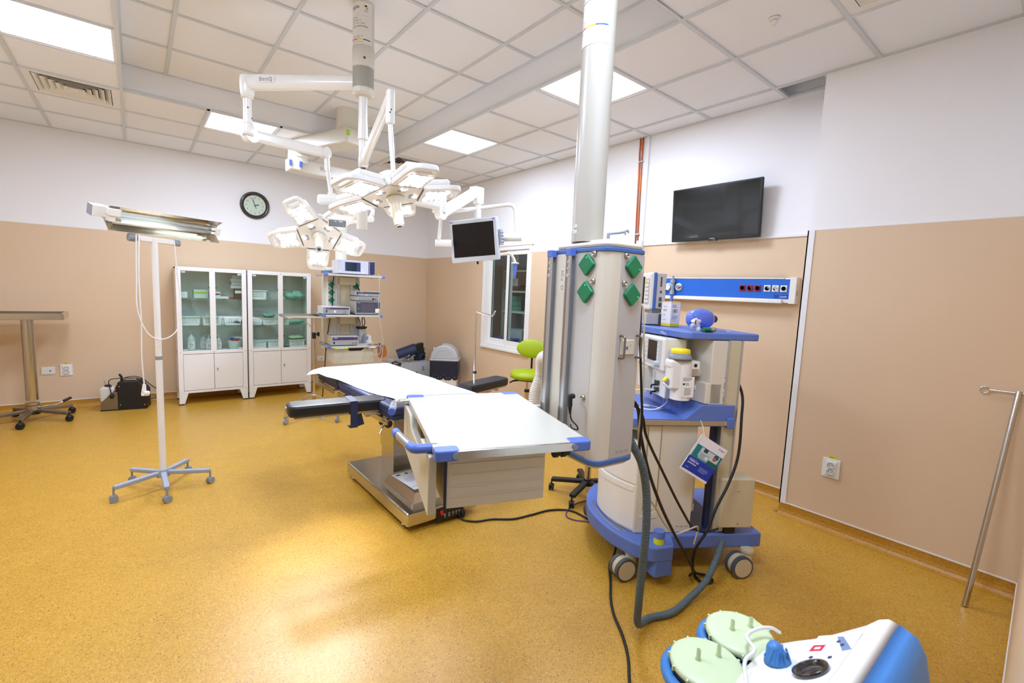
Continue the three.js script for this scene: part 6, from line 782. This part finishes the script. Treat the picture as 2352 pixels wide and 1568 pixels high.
// instrument tray stand
{
  const t = thing('tray_stand', 'thin chrome stand with a flat tray and two front casters', 'stand', [-2.235, 0, 1.51]);
  part(t, 'post', [cyl(0.012, 0.012, 0.72, 0, 0.56, 0), cyl(0.0085, 0.0085, 0.26, 0, 1.0, 0)], M.chrome); part(t, 'clamp', [span(-0.018, 0.018, 0.875, 0.945, -0.02, 0.02, 0.004)], M.black); part(t, 'clamp_knob', [disc(0.024, 0.018, 'x', 0.045, 0.925, 0.01), disc(0.008, 0.03, 'x', 0.028, 0.925, 0.01)], M.black);
  part(t, 'base_tube', [...bend([[-0.375, 0.085, 0.31], [-0.375, 0.2, 0.31], [0, 0.225, 0], [0.105, 0.2, 0.49], [0.105, 0.09, 0.49]], 0.012, 0.07, 90)], M.chrome); part(t, 'rear_leg', [span(-0.01, 0.03, 0.02, 0.24, -0.05, -0.02, 0.004), beam([0, 0.2, 0], [0.02, 0.06, -0.06], 0.025, 0.02)], M.nickel);
  for (const [x, z] of [[-0.375, 0.31], [0.105, 0.49], [0.02, -0.06]]) { const c = part(t, 'caster', [T(merge([disc(0.035, 0.02, 'z', 0, 0.035, 0, 24)]), x, 0, z, 0, 0.7)], M.grey); part(c, 'wheel_hub', T(disc(0.018, 0.024, 'z', 0, 0.035, 0), x, 0, z, 0, 0.7), M.lightGrey); part(c, 'fork', [T(span(-0.012, 0.018, 0.035, 0.09, -0.018, -0.013, 0.001), x, 0, z, 0, 0.7), T(span(-0.012, 0.018, 0.035, 0.09, 0.013, 0.018, 0.001), x, 0, z, 0, 0.7), T(span(-0.012, 0.018, 0.08, 0.092, -0.018, 0.018, 0.001), x, 0, z, 0, 0.7)], M.alu); }
  const ty = 1.125; part(t, 'tray', [T(merge([flat(rounded([[-0.34, -0.2], [0.22, -0.2], [0.22, 0.2], [-0.34, 0.2]], 0.03), 0.003, 0, 0.0005), ...[[-0.34, 0.22, -0.2, -0.196], [-0.34, 0.22, 0.196, 0.2]].map(([a, b, c, d]) => span(a + 0.02, b - 0.02, 0, 0.02, c, d, 0.001)), span(-0.34, -0.336, 0, 0.02, -0.18, 0.18, 0.001), span(0.216, 0.22, 0, 0.02, -0.18, 0.18, 0.001)]), 0, ty, 0, 0, -0.1)], M.steel); part(t, 'tray_frame', bend([[-0.3, ty - 0.006, -0.18], [0.0, ty - 0.006, -0.05], [0, ty - 0.006, 0.05], [-0.3, ty - 0.006, 0.18]], 0.006, 0.04), M.chrome); part(t, 'brace', seg([0, 0.98, 0], [-0.14, ty - 0.008, 0.02], 0.004), M.chrome);
}
// ---------------------------------------------------------------- things on the walls
{
  const t = thing('wall_clock', 'round wall clock with a dark brown rim and cream dial', 'clock', [-2.549, 2.486, 0.0]); const R = 0.172;
  part(t, 'rim', T(lathe([[R - 0.045, 0.012], [R - 0.03, 0.03], [R - 0.012, 0.038], [R, 0.025], [R + 0.002, 0.004], [R - 0.002, 0], [R - 0.05, 0]], 0, 0, 0, 64), 0, 0, 0, Math.PI / 2), phys(0x2a1a16, 0.25, { clearcoat: 0.6 }));
  part(t, 'dial', T(new THREE.CircleGeometry(R - 0.04, 64), 0, 0, 0.013), print(264, 264, x => { x.translate(132, 132); for (let i = 1; i <= 12; i++) { const a = i * Math.PI / 6; text(x, String(i), 98 * Math.sin(a), -98 * Math.cos(a) + 11, 30, '#3a3a34', 'serif', '', 'center'); } x.setTransform(1, 0, 0, 1, 0, 0); }, '#e4e3d0'));
  const hand = (a, l, b, w, z) => T(ext(shape([[-w * 0.4, -b], [w * 0.4, -b], [w, l * 0.55], [0, l], [-w, l * 0.55]]), 0.002, 0.0003), 0, 0, z, 0, 0, -a);
  part(t, 'hour_hand', hand(1.3, 0.06, 0.01, 0.006, 0.016), M.black); part(t, 'minute_hand', hand(-0.36 + 0.02, 0.105, 0.045, 0.0045, 0.019), M.black); part(t, 'hand_boss', disc(0.007, 0.008, 'z', 0, 0, 0.02), M.black); part(t, 'cover_glass', T(new THREE.CircleGeometry(R - 0.035, 48), 0, 0, 0.03), M.glass);
}
{
  const t = thing('television', 'black flat television on the right wall, tilted slightly down', 'television', [-0.075, 2.0, 5.015], -Math.PI / 2);
  const g = new THREE.Object3D(); const tl = gs => merge(gs).rotateX(0.07);
  part(t, 'cabinet', tl([box(0.752, 0.442, 0.028, 0, 0.22, 0.0, 0.006), box(0.5, 0.26, 0.03, 0, 0.2, -0.024, 0.008)]), M.black); part(t, 'screen', tl(box(0.722, 0.405, 0.003, 0, 0.228, 0.0135, 0.0005)), phys(0x0d1210, 0.1, { clearcoat: 0.4, clearcoatRoughness: 0.05 })); const f = part(t, 'sensor_bar', tl([box(0.07, 0.012, 0.03, 0.0, -0.004, 0.002, 0.003)]), M.blackGloss); part(f, 'standby_light', tl(disc(0.0025, 0.003, 'z', 0.015, -0.003, 0.0178)), M.ledRed); part(f, 'badge', tl(box(0.04, 0.004, 0.001, 0, 0.012, 0.0145, 0)), M.lightGrey);
  part(t, 'wall_bracket', [span(-0.12, 0.12, 0.13, 0.3, -0.072, -0.064, 0.002), span(-0.08, -0.06, 0.14, 0.29, -0.066, -0.03, 0.002), span(0.06, 0.08, 0.14, 0.29, -0.066, -0.03, 0.002)], M.darkGrey);
}
{
  const t = thing('gas_rail', 'long blue bedhead rail with gas outlets and sockets on the right wall', 'supply rail', [0, 1.50, 5.03], -Math.PI / 2), w = part(t, 'rail_body', [span(-0.62, 0.62, 0.005, 0.19, 0, 0.055, 0.004), span(-0.56, 0.56, 0.0, 0.03, 0.05, 0.085, 0.006), span(-0.56, 0.56, 0.182, 0.19, 0, 0.062, 0.002)], M.white);
  part(t, 'blue_front', span(-0.618, 0.6, 0.034, 0.18, 0.05, 0.058, 0.001), M.panelBlue); part(t, 'end_cap', [span(0.6, 0.645, -0.0, 0.195, 0, 0.065, 0.003)], M.white); part(t, 'maker_mark', [T(leaf(0.1, 0.028), 0.545, 0.052, 0.0585)], print(100, 28, x => { x.fillStyle = '#0a3f9c'; x.fillRect(0, 0, 100, 28); text(x, 'Linde', 38, 21, 19, '#e8f0ff', 'serif', 'italic'); }, '#0a3f9c')); part(t, 'type_plate', T(leaf(0.03, 0.04), 0.6455, 0.08, 0.032, 0, Math.PI / 2), print(30, 40, x => lines(x, 3, 5, 22, 6, 6), '#ddd8cc'));
  for (const [x, m] of [[0.256, M.darkRed], [0.314, M.darkRed], [0.372, M.darkRed], [0.443, M.white], [0.502, M.white], [0.56, M.white]]) { const s = part(t, 'power_socket', box(0.046, 0.05, 0.006, x, 0.11, 0.06, 0.002), m); part(s, 'cup', [T(lathe([[0, 0], [0.016, 0], [0.018, 0.004], [0.02, 0.004], [0.02, 0]], 0, 0, 0, 24), x, 0.11, 0.063, Math.PI / 2)], m); part(s, 'contact', [disc(0.0025, 0.002, 'z', x - 0.008, 0.11, 0.0645, 10), disc(0.0025, 0.002, 'z', x + 0.008, 0.11, 0.0645, 10)], M.black); }
  for (const x of [-0.5, -0.4, -0.3]) { const o = part(t, 'gas_outlet', T(lathe([[0, 0.008], [0.02, 0.008], [0.026, 0.014], [0.032, 0.012], [0.036, 0.0], [0, 0]], 0, 0, 0, 32), x, 0.108, 0.057, Math.PI / 2), M.white); part(o, 'coupling', [disc(0.015, 0.02, 'z', x, 0.108, 0.072), disc(0.008, 0.03, 'x', x + 0.02, 0.112, 0.08)], M.grey); }
  part(t, 'flow_meter', [cyl(0.016, 0.016, 0.12, -0.345, 0.11, 0.09), cyl(0.02, 0.02, 0.03, -0.345, 0.155, 0.09), cyl(0.021, 0.019, 0.04, -0.345, 0.06, 0.09), cyl(0.01, 0.01, 0.04, -0.345, 0.185, 0.09)], M.plasticGrey); part(t, 'gauge', [disc(0.026, 0.016, 'z', -0.375, 0.103, 0.112)], M.chrome); part(t, 'gauge_face', T(new THREE.CircleGeometry(0.021, 24), -0.375, 0.103, 0.1208), print(42, 42, x => { x.strokeStyle = '#222'; x.lineWidth = 1.5; x.beginPath(); x.arc(21, 21, 14, 2.4, 7); x.stroke(); x.beginPath(); x.moveTo(14, 14); x.lineTo(27, 28); x.stroke(); }, '#f4f4f2')); part(t, 'flow_tube', cyl(0.013, 0.011, 0.1, -0.345, -0.005, 0.09), M.bagBlue); part(t, 'outlet_hose', [...bend([[-0.43, 0.11, 0.075], [-0.435, 0.105, 0.1], [-0.45, 0.06, 0.1], [-0.46, -0.1, 0.08], [-0.462, -0.3, 0.05]], 0.008, 0.04, 80)], M.black); part(t, 'hose_coupling', [seg([-0.425, 0.115, 0.085], [-0.443, 0.08, 0.1], 0.011)], M.black);
}
{ const t = thing('copper_pipes', 'pair of copper pipes running down the right wall from the ceiling', 'pipes', [-0.012, 1.62, 4.19]); const p = (z, k) => bend([[-0.012, H + 0.1, z + k], [-0.012, 2.99, z + k], [-0.012, 2.95, z + k * 0.2], [-0.012, 2.86, z + k * 1.2], [-0.012, 2.8, z], [-0.012, 1.69, z + 0.025]], 0.0075, 0.03, 100); wpart(t, 'pipe', p(4.178, -0.004), M.copper); wpart(t, 'pipe', p(4.203, 0.002), M.copper); for (const y of [2.78, 2.1]) wpart(t, 'clip', [span(-0.022, 0, y, y + 0.012, 4.17 + (2.78 - y) * 0.02, 4.222 + (2.78 - y) * 0.02, 0.002)], M.lightGrey); }
{ const t = thing('cable_trunking', 'white plastic cable duct down the right wall beside the copper pipes', 'trunking', [-0.012, 1.98, 4.265]); wpart(t, 'duct', [span(-0.024, 0, 2.03, H, 4.25, 4.285, 0.002)], M.trim); wpart(t, 'elbow_box', [span(-0.05, 0, 1.95, 2.04, 4.235, 4.295, 0.004)], M.trim); wpart(t, 'dado_duct', span(-0.014, 0, 1.992, 2.01, 4.295, 5.77, 0.002), M.trim); }
// rod leaning in the corner
{ const t = thing('infusion_rod', 'bare steel rod with cross hooks leaning against the right wall', 'rod', [-0.55, 0, 6.79]); wpart(t, 'rod', seg([-0.546, 0.002, 6.79], [-0.262, 1.1, 6.845], 0.0125), M.steel); wpart(t, 'hook_bar', [seg([-0.259, 1.09, 6.735], [-0.259, 1.092, 6.95], 0.004), T(new THREE.TorusGeometry(0.017, 0.0038, 8, 22), -0.259, 1.087, 6.72, 0, Math.PI / 2), T(new THREE.TorusGeometry(0.017, 0.0038, 8, 22), -0.259, 1.095, 6.966, 0, Math.PI / 2)], M.chrome); }
{ const t = thing('door_stop', 'blurred white upright post end at the lower right corner', 'post', [-1.6, 0, 7.03]); const q = (y) => y; part(t, 'post', box(0.03, 0.36, 0.03, 0, 0.18, 0, 0.006), M.white); part(t, 'base_plate', box(0.05, 0.012, 0.04, 0, 0.006, 0, 0.003), M.white); t.visible = true; }
// ---------------------------------------------------------------- far corner: bin, paper roll, low cabinet with leg supports, stools
{
  const t = thing('waste_bin', 'pedal bin with a grey swing lid and a black bag in the far corner', 'bin', [-0.3, 0, 1.18], -0.65);
  part(t, 'bin_body', [flat(rounded([[-0.19, -0.15], [0.19, -0.15], [0.19, 0.15], [-0.19, 0.15]], 0.05), 0.46, 0, 0.01)], M.white); part(t, 'bin_bag', [flat(rounded([[-0.205, -0.165], [0.205, -0.165], [0.205, 0.165], [-0.205, 0.165]], 0.05), 0.24, 0.24, 0.012), ...[...Array(9)].map((_, i) => sph(0.05, -0.16 + i * 0.04, 0.235 + 0.02 * Math.sin(i * 2), 0.125, 0.9, 0.7, 0.9))], phys(0x16203a, 0.35, {}));
  part(t, 'lid_rim', flat(rounded([[-0.215, -0.175], [0.215, -0.175], [0.215, 0.175], [-0.215, 0.175]], 0.05), 0.03, 0.475, 0.01), M.lightGrey);
  const dome = new THREE.CylinderGeometry(0.195, 0.2, 0.31, 40, 1, false, 0, Math.PI).rotateZ(Math.PI / 2).rotateY(Math.PI / 2); part(t, 'lid_dome', [T(ext(new THREE.Shape().moveTo(-0.2, 0).absarc(0, 0, 0.2, Math.PI, 0, true), 0.31, 0.025, 28, 4), 0, 0.5, -0.155)], M.lightGrey); const fl = new THREE.Shape(); fl.absarc(0, 0, 0.204, Math.PI * 0.92, Math.PI * 0.58, true); fl.absarc(0, 0, 0.198, Math.PI * 0.58, Math.PI * 0.92, false); part(t, 'swing_flap', T(ext(fl, 0.2, 0.002, 14), 0, 0.5, -0.1), M.grey); const arch = new THREE.Shape(); arch.absarc(0, 0.01, 0.13, Math.PI, 0, true); arch.absarc(0, 0.01, 0.122, 0, Math.PI, false); part(t, 'lid_arch', T(ext(arch, 0.006, 0.002, 20), 0, 0.5, 0.153), M.lightGrey);
}
solo('paper_roll', [lathe([[0.018, 0], [0.055, 0], [0.056, 0.006], [0.056, 0.59], [0.054, 0.598], [0.018, 0.598], [0.018, 0]], -0.225, 0.003, 0.8)], M.paper, 'tall cream roll of examination paper standing in the corner', 'paper roll');
{
  const t = thing('low_cabinet', 'low pale cabinet with blue knobs under the black leg supports', 'cabinet', [-0.48, 0, 0.36]);
  part(t, 'cabinet_body', [span(-0.26, 0.24, 0.03, 0.36, -0.27, 0.27, 0.006)], M.lightGrey); part(t, 'top_frame', [seg([-0.38, 0.365, 0.25], [0.24, 0.365, 0.25], 0.008), seg([-0.38, 0.365, -0.2], [-0.38, 0.365, 0.25], 0.008)], M.alu); part(t, 'knob', [sph(0.018, -0.38, 0.375, 0.25), sph(0.02, -0.27, 0.36, 0.26), sph(0.02, 0.0, 0.2, 0.285)], M.navy); part(t, 'latch', [span(0.1, 0.13, 0.24, 0.3, 0.27, 0.28, 0.003)], M.grey); for (const x of [-0.22, 0.2]) for (const z of [-0.22, 0.22]) part(t, 'foot', cyl(0.015, 0.015, 0.03, x, 0.015, z), M.black);
}
{
  const t = thing('leg_support', 'pair of black padded leg supports with chrome clamps lying on the low cabinet', 'leg support', [-0.45, 0.37, 0.4]);
  const shell = (r, l) => { const s = new THREE.Shape(); s.absarc(0, 0, r, -0.2, Math.PI + 0.2, false); s.absarc(0, 0, r - 0.025, Math.PI + 0.2, -0.2, true); return ext(s, l, 0.01, 16); };
  part(t, 'shell', [T(shell(0.1, 0.3), -0.22, 0.07, -0.02, 0.1, 1.2, 0.5)], M.navy); part(t, 'shell', [T(shell(0.08, 0.2), 0.06, 0.05, -0.1, 0, 0.6, -0.3)], M.navy); part(t, 'strap', [T(box(0.05, 0.012, 0.24, 0, 0, 0, 0.004), -0.29, -0.02, 0.12, 0, 0, 1.2), T(box(0.04, 0.012, 0.2, 0, 0, 0, 0.004), -0.12, 0.05, 0.1, 0, 0.4, 1.1)], M.navy); part(t, 'clamp', [seg([-0.2, 0.03, 0.14], [0.0, 0.09, 0.12], 0.009), seg([-0.12, 0.02, 0.15], [-0.1, 0.13, 0.12], 0.008), seg([-0.05, 0.04, 0.14], [-0.03, 0.1, 0.1], 0.012), box(0.04, 0.03, 0.04, -0.16, 0.06, 0.14, 0.005)], M.chrome);
  const st = thing('foam_block', 'black ribbed foam block leaning behind the leg supports in the corner', 'foam block', [-0.28, 0.362, 0.42], 0.5); part(st, 'block', T(box(0.2, 0.25, 0.09, 0, 0.125, 0, 0.006), 0, 0.01, -0.03, -0.18, 0, 0.12), M.rubber); for (let r = 0; r < 6; r++) part(st, 'rib', [0, 1, 2, 3, 4].map(i => T(box(0.026, 0.026, 0.012, -0.08 + i * 0.04 + (r % 2) * 0.02, 0.03 + r * 0.038, 0.045, 0.006), 0, 0.01, -0.03, -0.18, 0, 0.12)), M.black);
}
function stool(label, p, seatY, m, back, turn) {
  const t = thing('stool', label, 'stool', p, turn);
  star(t, 0.27, 5, 0.5, M.black, 0.045, 0.035, 0.085, 0.025, M.black); part(t, 'gas_spring', [cyl(0.025, 0.025, seatY - 0.33, 0, (seatY - 0.33) / 2 + 0.1, 0), cyl(0.014, 0.014, seatY - 0.15, 0, (seatY) / 2 + 0.06, 0)], M.chrome); part(t, 'boot', cyl(0.03, 0.027, 0.03, 0, seatY - 0.24, 0), M.black); part(t, 'mechanism', [box(0.16, 0.03, 0.12, 0, seatY - 0.115, 0, 0.01)], M.black); part(t, 'lever', bend([[-0.06, seatY - 0.115, 0.05], [-0.14, seatY - 0.118, 0.11], [-0.17, seatY - 0.135, 0.13]], 0.01, 0.03), M.black);
  part(t, 'seat', lathe([[0, seatY], [0.1, seatY], [0.17, seatY - 0.012], [0.2, seatY - 0.05], [0.195, seatY - 0.085], [0.16, seatY - 0.1], [0, seatY - 0.1]]), m); if (back) { part(t, 'backrest', T(sph(0.5, 0, 0, 0, 0.36, 0.22, 0.07), 0, seatY + 0.22, -0.2, -0.1), m); part(t, 'back_bar', bend([[0, seatY - 0.11, -0.08], [0, seatY - 0.11, -0.24], [0, seatY + 0.18, -0.235]], 0.012, 0.05), M.black); }
}
stool('lime green swivel stool with a rounded backrest by the window', [-0.36, 0, 3.1], 0.63, M.lime, true, -0.9);
stool('black star-base stool standing hidden behind the large cream pendant', [-1.19, 0, 4.79], 0.6, M.blackPad, false, 0.2);
// ---------------------------------------------------------------- suction unit at the bottom right, close to the camera
{
  const t = thing('suction_unit', 'white and blue suction unit with two pale green jar lids at the bottom right', 'suction unit', [-2.89, 0, 6.78]);
  const loft = (rows) => { const pos = [], idx = []; const sec = ([z, w, y, k]) => { const P = [[-w, 0.58], [-w, y - k], [-w + k * 0.25, y - k * 0.45], [-w + k, y - k * 0.08], [-w * 0.5, y], [0, y], [w * 0.5, y], [w - k, y - k * 0.08], [w - k * 0.25, y - k * 0.45], [w, y - k], [w, 0.58]]; return P.map(p => [p[0], p[1], z]); }; const R = rows.map(sec), n = R[0].length; R.forEach(r => r.forEach(p => pos.push(...p))); for (let i = 0; i < R.length - 1; i++) for (let j = 0; j < n - 1; j++) { const a = i * n + j; idx.push(a, a + n, a + 1, a + 1, a + n, a + n + 1); } const cap = (i, f) => { for (let j = 1; j < n - 1; j++) f ? idx.push(i * n, i * n + j, i * n + j + 1) : idx.push(i * n, i * n + j + 1, i * n + j); }; cap(0, true); cap(R.length - 1, false); const g = new THREE.BufferGeometry(); g.setAttribute('position', new THREE.Float32BufferAttribute(pos, 3)); g.setAttribute('uv', new THREE.Float32BufferAttribute(pos.flatMap((v, i) => i % 3 === 0 ? [v, pos[i + 2]] : []), 2)); g.setIndex(idx); g.computeVertexNormals(); return g; };
  const zz = p => 7.0238 + p - 6.78;
  part(t, 'white_top', loft([[zz(-0.342), 0.05, 0.785, 0.02], [zz(-0.338), 0.085, 0.802, 0.03], [zz(-0.325), 0.115, 0.812, 0.03], [zz(-0.3), 0.142, 0.82, 0.025], [zz(-0.266), 0.168, 0.835, 0.022], [zz(-0.207), 0.215, 0.878, 0.022], [zz(-0.192), 0.232, 0.892, 0.022], [zz(-0.18), 0.24, 0.897, 0.022], [zz(-0.163), 0.242, 0.894, 0.022]]), phys(0xf1efe9, 0.3, { clearcoat: 0.3 }));
  part(t, 'blue_housing', loft([[zz(-0.163), 0.2425, 0.8945, 0.022], [zz(-0.135), 0.24, 0.885, 0.022], [zz(-0.12), 0.238, 0.865, 0.03], [zz(-0.11), 0.235, 0.82, 0.03], [zz(-0.085), 0.23, 0.75, 0.03], [zz(-0.08), 0.23, 0.62, 0.03]]), M.suctionBlue); part(t, 'blue_base', [flat(rounded([[-0.2, zz(-0.46)], [0.2, zz(-0.46)], [0.2, zz(-0.08)], [-0.2, zz(-0.08)]], 0.05), 0.06, 0.56, 0.01)], M.suctionBlue);
  const kn = part(t, 'knob', [T(lathe([[0, 0.036], [0.008, 0.035], [0.014, 0.028], [0.018, 0.014], [0.023, 0.004], [0.024, 0], [0, 0]], 0, 0, 0, 40), 0.022, 0.822, zz(-0.298), -0.3)], M.suctionBlue, 'blue knob'); part(kn, 'grip_rib', Array.from({ length: 9 }, (_, i) => T(merge(seg([Math.cos(i * 0.7) * 0.013, 0.028, Math.sin(i * 0.7) * 0.013], [Math.cos(i * 0.7) * 0.0215, 0.005, Math.sin(i * 0.7) * 0.0215], 0.0022, 0.003, 8)), 0.022, 0.822, zz(-0.298), 0.0)), M.suctionBlue);
  const tilt = -0.62, onSlope = (p) => 0.835 + (p + 0.266) * 0.729; const ga = part(t, 'vacuum_gauge', [T(lathe([[0.0, 0.002], [0.024, 0.002], [0.026, 0.008], [0.031, 0.008], [0.032, 0], [0, 0]], 0, 0, 0, 40), 0, onSlope(-0.236), zz(-0.236), tilt)], M.blackGloss); part(ga, 'gauge_face', T(new THREE.CircleGeometry(0.0255, 32), 0, onSlope(-0.236) + 0.004, zz(-0.236) + 0.003, -2.2), print(51, 51, x => { x.fillStyle = '#b8a994'; x.fillRect(0, 0, 51, 51); x.fillStyle = '#e6ded0'; x.fillRect(8, 12, 35, 18); x.strokeStyle = '#222'; x.lineWidth = 2; x.beginPath(); x.moveTo(25, 34); x.lineTo(12, 18); x.stroke(); x.fillStyle = '#222'; x.fillRect(14, 34, 22, 8); }, '#b8a994', 0.2));
  part(t, 'front_print', T(leaf(0.3, 0.085), 0, onSlope(-0.236) + 0.0012, zz(-0.236) - 0.0005, -2.2), print(300, 85, x => { x.fillStyle = '#7a93b4'; x.beginPath(); x.moveTo(10, 85); x.lineTo(70, 85); x.lineTo(74, 70); x.quadraticCurveTo(40, 44, 10, 56); x.fill(); x.beginPath(); x.moveTo(226, 70); x.lineTo(290, 40); x.lineTo(290, 52); x.lineTo(232, 85); x.fill(); x.fillStyle = '#d8203c'; x.fillRect(230, 6, 26, 24); x.fillStyle = '#f0eef0'; x.fillRect(238, 12, 10, 12); x.fillStyle = '#34406a'; for (const [a, b] of [[92, 62], [202, 56], [60, 30], [204, 20], [252, 62], [268, 50]]) { x.beginPath(); x.ellipse(a, b, 6, 4, -0.3, 0, 7); x.fill(); } text(x, '-  0  +', 74, 22, 10, '#3a4a7a'); }, '#f0eeea', 0.35), 'printed control panel');
  for (const [x, k] of [[0.07, 0], [-0.067, 1]]) {
    const j = part(t, 'collection_jar', [T(lathe([[0, 0], [0.055, 0], [0.06, 0.02], [0.063, 0.17], [0, 0.17]]), x, 0.615, zz(-0.39))], M.smoked); part(j, 'jar_holder', T(new THREE.TorusGeometry(0.072, 0.012, 10, 40).rotateX(Math.PI / 2), x, 0.772, zz(-0.39)), M.suctionBlue); part(j, 'seal', T(lathe([[0, 0.17], [0.066, 0.17], [0.066, 0.178], [0, 0.178]]), x, 0.612, zz(-0.39)), M.black);
    const l = part(t, 'jar_lid', [T(lathe([[0, 0.0], [0.064, 0.0], [0.067, 0.003], [0.067, 0.01], [0.063, 0.014], [0.05, 0.018], [0.0, 0.0215]], 0, 0, 0, 56), x, 0.79, zz(-0.39)), ...Array.from({ length: 12 }, (_, i) => T(box(0.004, 0.01, 0.008, 0, 0, 0, 0.001), x + 0.067 * Math.cos(i * 0.5236), 0.796, zz(-0.39) + 0.067 * Math.sin(i * 0.5236), 0, -i * 0.5236 + Math.PI / 2)), ...[[0.018, -0.032], [-0.028, 0.0]].map(([a, b]) => T(lathe([[0, 0], [0.0065, 0], [0.0045, 0.006], [0.004, 0.022], [0.0028, 0.023], [0.0028, 0.018], [0, 0.018]], 0, 0, 0, 16), x - a * 0.9, 0.808, zz(-0.39) + b * 0.6 + 0.01))], M.mint, 'pale green screw lid'); }
  part(t, 'connecting_hose', cord([[0.12, 0.815, zz(-0.332)], [0.1, 0.828, zz(-0.342)], [0.075, 0.83, zz(-0.355)], [0.03, 0.83, zz(-0.36)], [-0.005, 0.836, zz(-0.33)], [-0.03, 0.825, zz(-0.335)], [-0.08, 0.815, zz(-0.31)], [-0.13, 0.79, zz(-0.3)]], 0.0036), M.white);
  part(t, 'side_screw', [disc(0.02, 0.01, 'x', 0.235, 0.73, zz(-0.12))], M.navy); part(t, 'stand', [cyl(0.03, 0.03, 0.5, 0, 0.31, zz(-0.25)), box(0.34, 0.03, 0.3, 0, 0.07, zz(-0.25), 0.01)], M.white); for (const x of [-0.14, 0.14]) for (const z of [-0.37, -0.13]) part(t, 'caster', [disc(0.028, 0.02, 'x', x, 0.028, zz(z)), cyl(0.01, 0.01, 0.04, x, 0.05, zz(z))], M.black);
}
scene.traverse(o => { if (o.isLight) { o.castShadow = true; } });
renderer.render(scene, camera);
